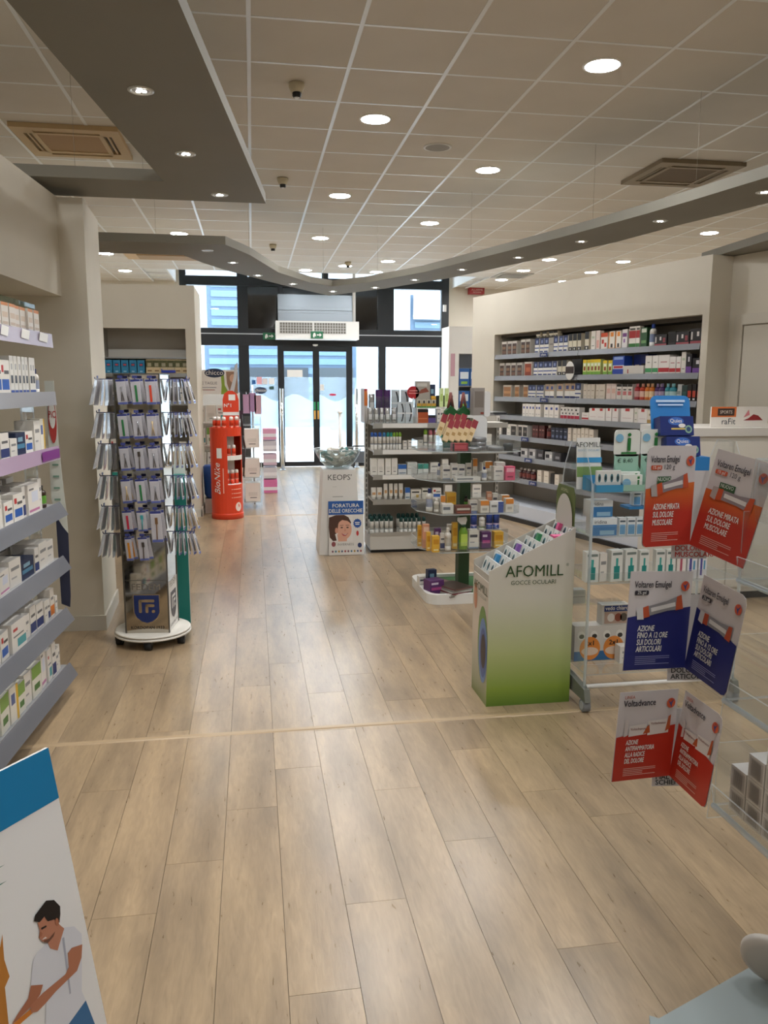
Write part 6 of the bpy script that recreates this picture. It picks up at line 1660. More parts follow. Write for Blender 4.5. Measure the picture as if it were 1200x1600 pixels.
for n_, (x, y, z) in enumerate(((1.585, 5.66, 0.0), (1.655, 5.78, 0.062), (1.655, 5.78, 0.031), (1.655, 5.78, 0.0), (1.76, 5.67, 0.0), (1.75, 5.80, 0.0))):
    a = MB(); a.lathe([(0.055, 0), (0.06, 0.004), (0.06, 0.024), (0.056, 0.03), (0.03, 0.03)], mat('#9b9da0', 0.3, 0.7), 22)
    tag(put('round_tin', a, loc=(x, y, TZ[0] + 0.001 + z)), 'silver round tin, ' + ['front left', 'top of the stack of three', 'middle of the stack of three', 'bottom of the stack of three', 'front right', 'back right'][n_] + ' on the top tray', 'tin', 'silver round tins')
a = MB(); a.lathe([(0.035, 0), (0.037, 0.05), (0.03, 0.055)], mat('#2d3234', 0.3), 18); tag(put('dark_jar', a, loc=(1.85, 5.67, TZ[0] + 0.001)), 'dark round jar at the right of the top tray', 'jar')
t = thing('white_dispenser', 'white curved plastic display arm holding a grey pictured box', 'display', (1.64, 5.93, TZ[0] + 0.001))
arch = [(0.0, 0.0), (0.11, 0.0), (0.11, 0.20), (0.10, 0.235), (0.075, 0.25), (0.0, 0.25), (-0.06, 0.25), (-0.06, 0.235), (0.0, 0.23)]
a = MB(); a.prism(arch, -0.05, 0.05, mat('#e6e6e4', 0.3), Q); put('arm', a, t)
a = MB(); a.prism(rrect(0.09, 0.14, 0.24, 0.43, 0.02), -0.02, 0.02, mat('#e6e6e4', 0.3), Q); put('upper_arm', a, t)
a = MB(); a.box(0.0, 0.085, -0.05, 0.05, 0.251, 0.455, mat('#97908a', 0.45)); a.quad([(.008, -.051, .31), (.078, -.051, .31), (.078, -.051, .43), (.008, -.051, .43)], mat('#7d746c', 0.5)); a.quad([(.055, -.052, .26), (.08, -.052, .26), (.08, -.052, .275), (.055, -.052, .275)], mat('#8a3a2a', 0.5))
put('pictured_box', a, t)
for n_, x in enumerate((1.50, 1.60)):
    t = thing('felt_bag', ['left', 'right'][n_] + ' green felt bag with red poinsettia flowers behind the bars', 'bag', (x, 6.03, TZ[0] + 0.001))
    a = MB(); a.prism([(-0.055, 0), (0.055, 0), (0.06, 0.2), (0.045, 0.28), (0.0, 0.32), (-0.045, 0.28), (-0.06, 0.2)], -0.03, 0.03, mat('#1f5a2c', 0.8), Q); put('bag', a, t)
    for fx, fz in ((-0.02, 0.24), (0.025, 0.2), (-0.005, 0.16)):
        fl = [(fx + (0.024 if k_ % 2 == 0 else 0.009) * math.cos(PI * k_ / 5), fz + (0.024 if k_ % 2 == 0 else 0.009) * math.sin(PI * k_ / 5)) for k_ in range(10)]
        patch(t, 'flower', fl, mat('#b3242c', 0.6), -0.033)
    a = MB(); a.tube((-0.02, 0, 0.3), (0, 0, 0.42), 0.01, mat('#8a4a44', 0.7)); a.tube((0.02, 0, 0.3), (0, 0, 0.42), 0.01, mat('#7a4a44', 0.7)); put('tied_top', a, t)
tput(1, [('Bnavycap', 684, 690, .11, .22), ('twhite', 692, 705, .10, .14), ('twhite', 706, 716, .12, .10), ('twhite', 716.5, 727, .11, .12), ('tflat', 712, 752, .03, .0, 0.0), ('twhite', 729, 737, .11, .2), ('torange', 739, 746, .14, .24), ('Bnavycap', 754, 762, .10, .02), ('Bwhite', 764, 772, .1, .1), ('medplain', 772, 788, .10, .04), ('tpink', 790, 806, .10, .02), ('medplain', 775, 790, .12, .14), ('torange', 758, 770, .12, .2)], 'second')
tput(2, [('Bnavycap', 668, 679, .17, .14), ('Bwhite', 680, 688, .10, .1), ('torange', 690, 697, .12, .12), ('tflat', 693, 710, .07, .02), ('tamber', 699, 714, .14, .13), ('tbrown', 713, 738, .06, .0, 0.0), ('twhite', 735, 748, .08, .1), ('torange', 752, 766, .09, .02), ('Bbrown', 727, 734, .1, .22), ('tblue', 767, 789, .08, .02), ('tpeach', 762, 770, .13, .2), ('twhite', 771, 779, .12, .18), ('torange', 792, 805, .10, .03), ('torange', 786, 798, .11, .14)], 'third')
tput(3, [('tamber', 655, 661, .16, .24), ('tpeach', 663, 673, .18, .16), ('tamber', 669, 675, .14, .06), ('tamber', 678, 689, .12, .0), ('tpurple', 681, 691, .15, .14), ('mednavy', 690, 697, .12, .1), ('Bwhite', 698, 708, .17, .04), ('twhite', 702, 712, .17, .18), ('tamber', 709, 717, .2, .1), ('twhite', 735, 750, .14, .1), ('tpurple', 755, 770, .12, .1), ('tamber', 775, 790, .12, .1)], 'lowest')
t = thing('trigger_spray', 'lime green trigger spray bottle with white head on the lowest tray', 'bottle', (1.53, 5.70, TZ[3] + 0.001))
a = MB(); a.lathe([(0.03, 0), (0.034, 0.01), (0.034, 0.13), (0.022, 0.16), (0.014, 0.17)], mat('#6f9a2a', 0.35), 16, sy=.75); put('bottle', a, t)
a = MB(); a.quad([(-.025, -.027, .03), (.025, -.027, .03), (.025, -.027, .12), (-.025, -.027, .12)], mat('#b5cf5a', 0.4)); put('label_print', a, t)
a = MB(); a.lathe([(0.016, 0.17), (0.018, 0.19)], mat('#1f4a34', 0.4), 12); put('collar', a, t)
a = MB(); a.prism([(-0.045, 0.215), (-0.02, 0.19), (0.015, 0.19), (0.025, 0.225), (0.02, 0.245), (-0.045, 0.24)], -0.011, 0.011, mat('#e2e2de', 0.35), Q); put('spray_head', a, t)
a = MB(); a.prism([(-0.035, 0.175), (-0.027, 0.175), (-0.015, 0.21), (-0.028, 0.215)], -0.006, 0.006, mat('#1f4a34', 0.4), Q); put('trigger', a, t)
# base: magazines and cartons
for n_ in range(6):
    a = MB(); c = ['#8d8a86', '#a5a29c', '#7a3a40', '#b3b0aa', '#8a8680', '#6a4a44'][n_]
    a.box(-0.09, 0.09, -0.12, 0.12, 0, 0.009, mat(c, 0.4)); a.box(-0.085, 0.085, -0.115, 0.115, 0.009, 0.0095, mat(['#9a9690', '#5a3a34', '#5c2f38', '#3b3431', '#8a3a4a', '#4a3a33'][n_], 0.35))
    tag(put('magazine', a, M=T3(1.45 + 0.004 * n_, 5.72, 0.0525 + 0.0105 * n_, 0.35 + 0.06 * (n_ % 3))), '%s magazine from the bottom of the pile on the stand base' % ORD[n_], 'magazine', 'magazines on the stand base')
product('tpurple', 0.12, 0.1, 0.105, T3(1.335, 5.70, 0.053, 0.3), 'left of the magazines on the stand base', GT)
product('meddark', 0.07, 0.05, 0.15, T3(1.335, 5.86, 0.053, 0.2), 'behind the purple carton on the stand base', GT)
product('twhite', 0.06, 0.05, 0.09, T3(1.27, 5.9, 0.053, 0.2), 'far left on the stand base', GT)
a = MB(); a.box(-0.08, 0.08, -0.11, 0.11, 0, 0.012, mat('#4a3a3a', 0.4)); a.box(-0.06, 0.06, -0.08, 0.08, 0.012, 0.0125, mat('#8a6a62', 0.4)); tag(put('magazine', a, M=T3(1.45, 6.02, 0.053, 0.5)), 'single dark magazine behind the pile on the stand base', 'magazine')

# ================================================================ GREEN-WHITE FLOOR CARTON (eye drops)
AX0, AX1, AY0, AY1 = 1.128, 1.568, 3.70, 3.975
af = thing('carton_display', 'white-to-green cardboard floor display of eye-drop packs', 'display', (AX0, AY0, 0))
AW, AD = AX1 - AX0, AY1 - AY0
ZL, ZR = 0.70, 0.905
PRINT = gradient('green_fade', [(0.0, '#5d7f2b'), (0.10, '#86a03f'), (0.3, '#b2bd82'), (0.62, '#cfcdbf'), (1.0, '#d3cdc6')], 2, 0.0, 0.9, 0.4)
INN = mat('#c3beb4', 0.6)
a = MB(); a.prism([(0, 0), (AW, 0), (AW, ZR), (0, ZL)], -0.004, 0, PRINT, Q); put('front_panel', a, af)
a = MB(); a.prism([(0, 0), (AW, 0), (AW, ZR), (0, ZL)], -0.004, 0, INN, Matrix.Translation((0, AD, 0)) @ Q); put('back_wall', a, af)
SIDEP = gradient('eye_fade', [(0.0, '#6d7a34'), (0.12, '#9a9a7a'), (0.45, '#cfc0ae'), (1.0, '#cdc8c0')], 2, 0.0, 0.75, 0.4)
a = MB(); a.box(0, 0.004, 0.004, AD, 0, ZL - 0.06, SIDEP); put('end_panel', a, af)
a = MB(); a.box(AW - 0.004, AW, 0.004, AD, 0, ZR, INN); put('far_end_panel', a, af)
LE = Matrix.Rotation(-PI / 2, 4, 'Z')
def leftface(y, z):
    return (-y, z)
# printed eye on the narrow end (faces -x)
LF = Matrix.Translation((0, AD, 0)) @ LE
for poly, c, dy in ((oval(0.19, 0.30, 0.085, 0.20, 28), '#6f8f4c', 0.0012), (oval(0.20, 0.27, 0.075, 0.17, 28), '#6a86b5', 0.0018), (oval(0.205, 0.26, 0.06, 0.13, 28), '#4a5f96', 0.0024), (oval(0.21, 0.27, 0.042, 0.09, 24), '#33241f', 0.003), (oval(0.05, 0.52, 0.03, 0.07, 16), '#c98a6a', 0.0012)):
    pp = [(min(max(x, 0.004), AD - 0.003), z) for x, z in poly]
    patch(af, 'eye_print', pp, mat(c, 0.45), -dy, LF)
letter(af, 'AFOMILL', 0.062, AD / 2, 0.565, mat('#4a5a3a', 0.5), -0.002, R=LF)
letter(af, 'GOCCE OCULARI', 0.026, AD / 2, 0.535, mat('#a5a89a', 0.5), -0.002, R=LF)
letter(af, 'AFOMILL', 0.082, 0.232, 0.668, mat('#23471f', 0.5), -0.0055, sx=0.92)
letter(af, '®', 0.02, 0.402, 0.715, mat('#23471f', 0.5), -0.0055)
letter(af, 'GOCCE OCULARI', 0.031, 0.228, 0.628, mat('#3a5236', 0.5), -0.0055, sx=0.95)
for i in range(4):
    x0 = 0.004 + i * (AW - 0.008) / 4
    z0 = ZL - 0.06 + (ZR - ZL) * i / 4
    a = MB(); a.box(x0, x0 + (AW - 0.008) / 4 - 0.002, 0.004, AD - 0.004, z0 - 0.10, z0 - 0.097, INN); put('tier_floor', a, af)
    a = MB(); a.box(x0, x0 + 0.003, 0.004, AD - 0.004, z0 - 0.1, z0 + 0.035, INN); put('tier_divider', a, af)
TABC = ['#3f8fc4', '#8a5fb0', '#3a8a5a', '#d9568a']
TABN = ['blue', 'violet', 'green', 'pink']
def eyepack():
    m_ = MB(); w, h = 0.056, 0.105
    m_.box(-w / 2, w / 2, 0, 0.014, 0, h, mat('#dfe0dc', 0.4))
    m_.quad([(-w * .3 + w * .25 * math.cos(2 * PI * q / 12) + w * .3, -0.0006, h * .62 + h * .22 * math.sin(2 * PI * q / 12)) for q in range(12)], mat('#4a7a86', 0.4))
    m_.quad([(w * .13 * math.cos(2 * PI * q / 12), -0.0009, h * .62 + h * .12 * math.sin(2 * PI * q / 12)) for q in range(12)], mat('#182026', 0.4))
    m_.quad([(-w * .4, -0.0006, h * .2), (w * .4, -0.0006, h * .2), (w * .4, -0.0006, h * .26), (-w * .4, -0.0006, h * .26)], mat('#9aa39e', 0.4))
    return m_.mesh('eye_drop_pack')
EP = eyepack()
for i in range(4):
    xb = 0.012 + i * (AW - 0.008) / 4
    zb = ZL - 0.06 + (ZR - ZL) * i / 4 - 0.035
    for r_ in range(2):
        for j in range(4):
            M = T3(AX0, AY0, 0) @ Matrix.Translation((xb + 0.012 + 0.052 * r_, 0.04 + 0.064 * j, zb + 0.03 * r_ + 0.02)) @ Matrix.Rotation(-PI / 2, 4, 'Z') @ Matrix.Rotation(-0.35, 4, 'X')
            o = put('eye_drop_pack', EP, M=M)
            tag(o, 'eye-print pack, %s from the front, %s row of the %s-tab tier' % (ORD[j], 'first' if r_ == 0 else 'second', TABN[i]), 'pack', 'eye-drop packs in the floor carton')
    M = T3(AX0, AY0, 0) @ Matrix.Translation((xb + 0.03, AD * .58, zb + 0.02)) @ Matrix.Rotation(-PI / 2, 4, 'Z') @ Matrix.Rotation(-0.35, 4, 'X')
    a = MB(); a.box(-0.014, 0.014, 0, 0.02, 0, 0.135, mat(TABC[i], 0.4)); tag(put('tab_card', a, M=M), TABN[i] + ' divider tab standing among the eye-drop packs', 'tab')
a = MB(); a.box(0.33, AW - 0.006, 0.006, 0.06, ZR - 0.05, ZR - 0.04, mat('#d9568a', 0.4)); put('pink_strip', a, af)
hd = MB()
arch = [(0.015, 0.86), (0.26, 0.86), (0.26, 1.06), (0.235, 1.10), (0.04, 1.10), (0.015, 1.06)]
hd.prism(arch, -0.003, 0.0, mat('#5f6f3a', 0.5), Matrix.Translation((AW - 0.004, 0, 0)) @ Matrix.Translation((0, AD, 0)) @ LE @ Q)
put('header_card', hd, af)
half = [(0.03, 0.86), (0.245, 0.86)] + [(0.1375 + 0.107 * math.cos(PI * q / 12), 0.93 + 0.13 * math.sin(PI * q / 12)) for q in range(13)]
patch(af, 'header_arch', half, mat('#d6d2ca', 0.5), -0.0045, Matrix.Translation((AW - 0.004, AD, 0)) @ LE)
letter(af, 'AFOMILL', 0.025, 0.1375, 1.07, mat('#c5c9a5', 0.5), -0.006, R=Matrix.Translation((AW - 0.004, AD, 0)) @ LE)

# ================================================================ CLEAR TROLLEY WITH EYE CARE
TRX, TRY = 1.585, 3.56
tr = thing('clear_trolley', 'clear acrylic wheeled rack of eye-care boxes behind the carton', 'trolley', (TRX, TRY, 0))
TW, TD = 0.80, 0.42
ALUM = mat('#c2c3c4', 0.3, 0.8)
end_poly = [(0, 0.16), (TD, 0.16), (TD, 0.95), (TD - 0.06, 1.20), (TD - 0.14, 1.33), (0.12, 1.33), (0.04, 1.2), (0, 1.1)]
EP_M = Matrix.Rotation(PI / 2, 4, 'Z') @ Matrix.Rotation(PI / 2, 4, 'X')
for x in (0.0, TW):
    a = MB(); a.prism(end_poly, 0, 0.005, ACR, Matrix.Translation((x, 0, 0)) @ EP_M, ACRE); put('end_sheet', a, tr)
    for y in (0.02, TD - 0.02):
        a = MB(); a.tube((x + 0.01, y, 0.10), (x + 0.01, y, 1.14 if y < .1 else 1.0), 0.008, ACRE, 8); put('upright', a, tr)
a = MB(); a.tube((0.02, 0.02, 0.125), (TW, 0.02, 0.125), 0.011, WHITE, 10); put('cross_rail', a, tr)
a = MB(); a.tube((0.02, TD - 0.02, 0.125), (TW, TD - 0.02, 0.125), 0.011, WHITE, 10); put('cross_rail', a, tr)
for x in (0.0, TW):
    a = MB(); a.add([(x - 0.005, -0.03, 0.06), (x - 0.005, TD, 0.06), (x - 0.005, TD, 0.16), (x - 0.005, -0.01, 0.12), (x + 0.025, -0.03, 0.06), (x + 0.025, TD, 0.06), (x + 0.025, TD, 0.16), (x + 0.025, -0.01, 0.12)], [(0, 3, 2, 1), (4, 5, 6, 7), (0, 1, 5, 4), (3, 7, 6, 2), (0, 4, 7, 3), (1, 2, 6, 5)], mat('#6f726a', 0.5)); put('foot_bar', a, tr)
    for y in (0.0, TD - 0.04):
        a = MB(); a.tube((x - 0.005, y + 0.01, 0.032), (x + 0.03, y + 0.01, 0.032), 0.032, mat('#7d8288', 0.5), 18); w_ = put('wheel', a, tr)
        a = MB(); a.tube((x - 0.007, y + 0.01, 0.032), (x - 0.004, y + 0.01, 0.032), 0.022, mat('#9fa4a8', 0.4), 16); a.tube((x + 0.029, y + 0.01, 0.032), (x + 0.032, y + 0.01, 0.032), 0.022, mat('#9fa4a8', 0.4), 16); put('hub', a, w_)
RZ = [1.10, 0.885, 0.655, 0.305, 0.24]
for k_, z in enumerate((1.10, 0.885, 0.655, 0.195)):
    a = MB(); a.box(0.006, TW - 0.001, 0.0, TD, z - 0.005, z, ACR, edge=ACRE); S_ = put('clear_shelf', a, tr)
    a = MB(); a.box(0.006, TW - 0.001, -0.004, 0.0, z - 0.005, z + 0.05, ACR, edge=ACRE); put('shelf_lip', a, S_)
GR = 'boxes in the clear trolley'
def rx(px):
    return 1.57 + (px - 915) * 0.00352
def rput(z, items, name, y0=0.02):
    for n_, (st, p0, p1, h, *r) in enumerate(items):
        x0, x1 = rx(p0), rx(p1)
        dy = r[0] if r else 0.0
        rz = r[1] if len(r) > 1 else random.uniform(-.03, .03)
        w = x1 - x0
        product(st, w * .97, min(0.08, max(0.035, w * .7)), h, T3((x0 + x1) / 2 + 0.02, TRY + y0 + dy, z + 0.001, rz), '%s from the left on %s of clear trolley' % (ordinal(n_), name), GR)
rput(0.885, [('iridina', 918, 954, .085), ('irslim', 957, 967, .085), ('irslim', 969, 981, .085), ('irslim', 982, 994, .085), ('irslim', 998, 1010, .085), ('iridina', 1013, 1046, .085), ('irslim', 1050, 1062, .085), ('irslim', 1064, 1076, .085)], 'third tier')
rput(0.972, [('iridina', 917, 951, .08, 0.03)], 'stacked upper row', 0.02)
rput(1.02, [('irslim', 984, 996, .07, 0.06), ('irslim', 999, 1011, .07, 0.06)], 'blue bridge tier', 0.02)
rput(0.655, [('tealbox', 911, 930, .15), ('medplain', 932, 944, .14, 0.01, 0.2), ('tealbox', 947, 966, .155, 0, 0.15), ('tealbox', 968, 987, .155, 0, 0.15), ('tealbox', 990, 1004, .15), ('tealbox', 1014, 1028, .15), ('tealbox', 1030, 1044, .15), ('pinkprint', 1046, 1060, .15), ('violprint', 1062, 1077, .15), ('violprint', 1079, 1092, .15)], 'second tier')
a = MB(); a.box(0.0, 0.38, 0.0, 0.10, 0.0, 0.012, mat('#2f7fb8', 0.4)); tag(put('blue_bridge', a, loc=(1.80, TRY + 0.05, 1.006)), 'blue card bridge under the slim vial boxes of the trolley', 'card')
for x in (1.81, 2.16):
    pass
# reading-lens pack and 2x1 twin packs on the lowest tray
t = thing('lens_box', 'white box lettered vedo chiaro on top of the twin-pack carton', 'box', (1.75, 3.752, 0.3825))
a = MB(); a.box(0, 0.15, 0, 0.06, 0, 0.105, mat('#c9c7c2', 0.4)); put('carton', a, t)
patch(t, 'navy_band', rect(0.012, 0.15, 0.07, 0.1), mat('#1d3678', 0.4), -0.001)
patch(t, 'photo', rect(0.014, 0.148, 0.006, 0.068), mat('#b39a8c', 0.5), -0.001)
for x_, c in ((0.05, '#dcd6d0'), (0.09, '#8a4a3a'), (0.12, '#5a5048')):
    patch(t, 'photo_spot', oval(x_, 0.038, 0.02, 0.022), mat(c, 0.5), -0.0016)
letter(t, 'vedo chiaro', 0.031, 0.081, 0.078, WHITE, -0.002, bold=0.01, sx=0.85)
t = thing('twin_pack_box', 'white and blue carton with orange two-for-one circles on the trolley', 'box', (1.606, 3.75, 0.196))
a = MB(); a.box(0, 0.285, 0, 0.08, 0, 0.185, mat('#d3cfc9', 0.4)); put('carton', a, t)
patch(t, 'blue_foot', rect(0, 0.28, 0, 0.05), mat('#2f6aa0', 0.4), -0.001)
for i in range(4):
    patch(t, 'round_window', oval(0.035 + 0.07 * i, 0.135, 0.02, 0.024), mat('#e6e4de', 0.4), -0.001)
    patch(t, 'lens_print', oval(0.038 + 0.07 * i, 0.13, 0.014, 0.012), mat('#3a3836', 0.4), -0.0014)
for cx_ in (0.085, 0.215):
    patch(t, 'orange_circle', oval(cx_, 0.065, 0.056, 0.062, 28), mat('#e08a3c', 0.4), -0.0018)
    patch(t, 'pale_oval', oval(cx_, 0.05, 0.046, 0.022, 24), mat('#e6cdb8', 0.4), -0.0022)
    letter(t, '2x1', 0.036, cx_, 0.082, mat('#2a2420', 0.4), -0.0026, bold=0.02)
for n_, (px_, h) in enumerate(((1000, .09), (1030, .1), (1055, .08))):
    product('medplain', 0.09, 0.06, h, T3(rx(px_), TRY + 0.12, 0.196), '%s right of the twin-pack carton on trolley' % ORD[n_], GR)
product('ggrey', 0.075, 0.06, 0.07, T3(rx(930), TRY + 0.2, 0.5), 'grey-white carton hung behind the trolley front', GR)
a = MB(); a.box(rx(918), rx(1000), TRY + 0.18, TRY + 0.28, 0.494, 0.4995, ACR); tag(put('clear_ledge', a), 'clear ledge carrying the grey carton at the trolley back', 'holder')
# top of the trolley: eye-print tray, brand card and mint counter displays
t = thing('brand_card', 'white sloped card lettered over a blue strip on the trolley top', 'card', (1.555, TRY + 0.12, 1.101))
a = MB(); a.add([(0, 0, 0.0), (0.13, 0, 0.0), (0.12, 0.02, 0.25), (0.0, 0.02, 0.25), (0, 0.005, 0), (0.13, .005, 0), (.12, .025, .25), (0, .025, .25)], [(0, 1, 2, 3), (5, 4, 7, 6), (3, 2, 6, 7), (1, 5, 6, 2), (4, 0, 3, 7)], mat('#e2e2de', 0.4)); put('card', a, t)
TI = Matrix.Rotation(-0.08, 4, 'X')
letter(t, 'AFOMILL', 0.036, 0.06, 0.205, mat('#4a4f4a', 0.4), -0.002, R=TI); letter(t, 'GOCCE OCULARI', 0.014, 0.06, 0.185, mat('#7aa5c4', 0.4), -0.002, R=TI)
patch(t, 'blue_strip', rect(0, 0.128, 0.13, 0.155), mat('#3f9ad0', 0.4), -0.002, TI)
patch(t, 'green_strip', rect(0, 0.13, 0.06, 0.11), mat('#7a9a5a', 0.4), -0.002, TI)
t = thing('eye_tray', 'blue counter tray of packs printed with eyes on the trolley', 'tray', (1.60, TRY - 0.01, 1.101))
a = MB(); a.add([(0, 0, 0.0), (0.135, 0, 0.0), (0.135, 0.12, 0.0), (-0.02, 0.12, 0.0), (0, 0, 0.035), (0.135, 0, 0.035), (0.135, 0.12, 0.07), (-0.02, 0.12, 0.07)], [(3, 2, 1, 0), (0, 1, 5, 4), (1, 2, 6, 5), (2, 3, 7, 6), (3, 0, 4, 7)], mat('#3f92bf', 0.4)); put('tray', a, t)
for n_ in range(4):
    o = put('eye_drop_pack', EP, M=T3(1.60 + 0.022 + 0.031 * n_, TRY + 0.012, 1.108) @ Matrix.Diagonal((0.55, 1, 0.9, 1)))
    tag(o, 'eye-print pack, %s from the left in the blue counter tray' % ORD[n_], 'pack', 'packs in the blue counter tray')
MINT = mat('#9fc9b5', 0.45)
GRN = mat('#2a7a3c', 0.4)
for n_, x in enumerate((1.735, 1.885)):
    t = thing('mint_display', ['left', 'right'][n_] + ' mint green counter display with large letter i', 'display', (x, TRY + 0.05 + 0.02 * n_, 1.101))
    a = MB(); a.box(0, 0.125, 0.05, 0.055, 0.0, 0.17, MINT); put('back', a, t)
    a = MB(); a.add([(0, -0.03, 0), (0.125, -0.03, 0), (0.125, 0.05, 0), (0, 0.05, 0), (0, -0.03, 0.03), (0.125, -0.03, 0.03), (0.125, 0.05, 0.12), (0, 0.05, 0.12)], [(0, 1, 5, 4), (1, 2, 6, 5), (3, 0, 4, 7), (3, 2, 1, 0)], MINT); put('bin', a, t)
    a = MB(); a.prism(rrect(-0.005, 0.13, 0.16, 0.29, 0.02), -0.004, 0.0, mat('#e2e4de', 0.4), Matrix.Translation((0, 0.05, 0)) @ Q); H_ = put('header', a, t)
    letter(H_, 'i', 0.13, 0.07, 0.19, GRN, 0.044, bold=0.02)
    patch(H_, 'blue_drop', oval(0.02, 0.25, 0.02, 0.02), mat('#7fb5d4', 0.4), 0.044)
    patch(H_, 'green_print', rect(0.03, 0.11, 0.172, 0.182), GRN, 0.044)
    letter(t, '€ 8,40', 0.03, 0.055, 0.13, mat('#3f5a50', 0.5), 0.047)
    for q in range(2):
        b_ = MB(); b_.box(-0.05, 0.05, 0, 0.022, 0, 0.075, mat('#e0e4de', 0.4))
        b_.quad([(-.03 + .022 * math.cos(2 * PI * k_ / 14), -.0005, .035 + .022 * math.sin(2 * PI * k_ / 14)) for k_ in range(14)], mat('#7fb5d4', 0.4))
        b_.quad([(.025, -.0005, .01), (.035, -.0005, .01), (.035, -.0005, .05), (.025, -.0005, .05)], GRN); b_.quad([(.024, -.0005, .055), (.036, -.0005, .055), (.036, -.0005, .067), (.024, -.0005, .067)], GRN)
        tag(put('eye_drop_box', b_, M=T3(x + 0.062, TRY + 0.05 + 0.02 * n_ - 0.026 + 0.026 * q, 1.104 + 0.012 * q)), ['front', 'back'][q] + ' white box with green letter in the %s mint display' % ['left', 'right'][n_], 'box')
# blue counter display with two dark blue packs
BM = frame((1.99, TRY + 0.12, 1.101), (1, -0.06, 0)) 
t = thing('blue_display', 'blue stepped counter display holding dark blue ear-plug boxes', 'display', M=BM)
SKY = mat('#2f7fc4', 0.35)
a = MB(); a.prism([(-0.1, 0.0), (0.12, 0.0), (0.12, 0.16), (-0.1, 0.16)], 0, 0.2, SKY, EP_M @ Matrix.Identity(4)); put('base_block', a, t)
BK = Matrix.Translation((0, 0.02, 0.15)) @ Matrix.Rotation(-0.22, 4, 'X')
a = MB(); a.prism(rrect(-0.035, 0.17, 0.0, 0.31, 0.03), -0.006, 0, SKY, BK @ Q); put('header', a, t)
patch(t, 'print_line', rect(-0.01, 0.14, 0.275, 0.287), mat('#bcd6ee', 0.4), -0.009, BK); patch(t, 'print_line', rect(0.0, 0.13, 0.258, 0.266), mat('#bcd6ee', 0.4), -0.009, BK)
for n_, (z_, y_) in enumerate(((0.165, -0.075), (0.262, -0.035))):
    M = BM @ Matrix.Translation((0.03 - 0.02 * n_, y_, z_)) @ Matrix.Rotation(-0.22, 4, 'X')
    o = thing('ear_plug_box', ['lower', 'upper'][n_] + ' dark blue ear-plug box in the blue counter display', 'box', M=M)
    a = MB(); a.box(-0.035, 0.135, 0, 0.07, 0, 0.095, mat('#1d2f72', 0.35)); put('carton', a, o)
    patch(o, 'blue_oval', oval(0.045, 0.07, 0.04, 0.02), mat('#3f6fc4', 0.4), -0.001)
    letter(o, 'Quies', 0.026, 0.045, 0.063, WHITE, -0.0018, bold=.01)
    patch(o, 'yellow_bar', rect(0.02, 0.09, 0.028, 0.036), mat('#d9c06a', 0.4), -0.001)
    patch(o, 'white_puff', oval(0.075, 0.048, 0.018, 0.01), WHITE, -0.0014)
    patch(o, 'round_seal', oval(0.108, 0.03, 0.018, 0.02), mat('#8fb59a', 0.4), -0.001); patch(o, 'seal_core', oval(0.108, 0.03, 0.011, 0.012), mat('#33507a', 0.4), -0.0014)
letter(t, 'Quies', 0.03, 0.1, 0.06, mat('#1d3f86', 0.4), -0.103); patch(t, 'print_line', rect(0.04, 0.16, 0.025, 0.038), mat('#bcd6ee', 0.4), -0.102)

# ================================================================ WHITE COUNTER WITH SPORTS CARD
ct = thing('white_counter', 'white waist-high counter cabinet before the right wall', 'counter', (3.08, 5.40, 0))
a = MB(); a.box(0, 1.2, 0, 0.6, 0.06, 1.24, mat('#c9c4ba', 0.5)); put('body', a, ct)
a = MB(); a.box(-0.02, 1.22, -0.02, 0.62, 1.24, 1.30, mat('#c6c2bc', 0.4)); put('worktop', a, ct)
a = MB(); a.box(0.02, 1.18, 0.03, 0.6, 0.0, 0.06, DARK); put('plinth', a, ct)
for i in range(3):
    a = MB(); a.box(0.01 + 0.4 * i, 0.39 + 0.4 * i, -0.015, 0, 0.1, 1.2, mat('#cdc8be', 0.5)); D_ = put('door', a, ct)
    a = MB(); a.tube((0.35 + 0.4 * i, -0.03, 0.6), (0.35 + 0.4 * i, -0.03, 0.75), 0.006, STEEL); put('handle', a, D_)
t = thing('sports_card', 'white card with orange SPORTS frame on the white counter', 'card', (3.335, 5.47, 1.301))
a = MB(); a.box(0, 0.46, 0, 0.012, 0, 0.15, mat('#d6d0c8', 0.45)); put('card', a, t)
patch(t, 'orange_frame', rect(0.0, 0.2, 0.075, 0.15), mat('#c96a35', 0.4), -0.001); patch(t, 'dark_block', rect(0.05, 0.185, 0.085, 0.138), mat('#3a2c28', 0.4), -0.0016)
letter(t, 'SPORTS', 0.034, 0.118, 0.1, mat('#d9c9bc', 0.4), -0.0022, sx=.85); letter(t, 'raFit', 0.062, 0.14, 0.022, mat('#2f3a44', 0.4), -0.002)
patch(t, 'red_hat_print', [(0.26, 0.05), (0.42, 0.05), (0.38, 0.085), (0.34, 0.095), (0.3, 0.065)], mat('#8a2428', 0.4), -0.001); patch(t, 'pink_print', [(0.26, 0.07), (0.30, 0.13), (0.31, 0.09)], mat('#c97a80', 0.4), -0.001)

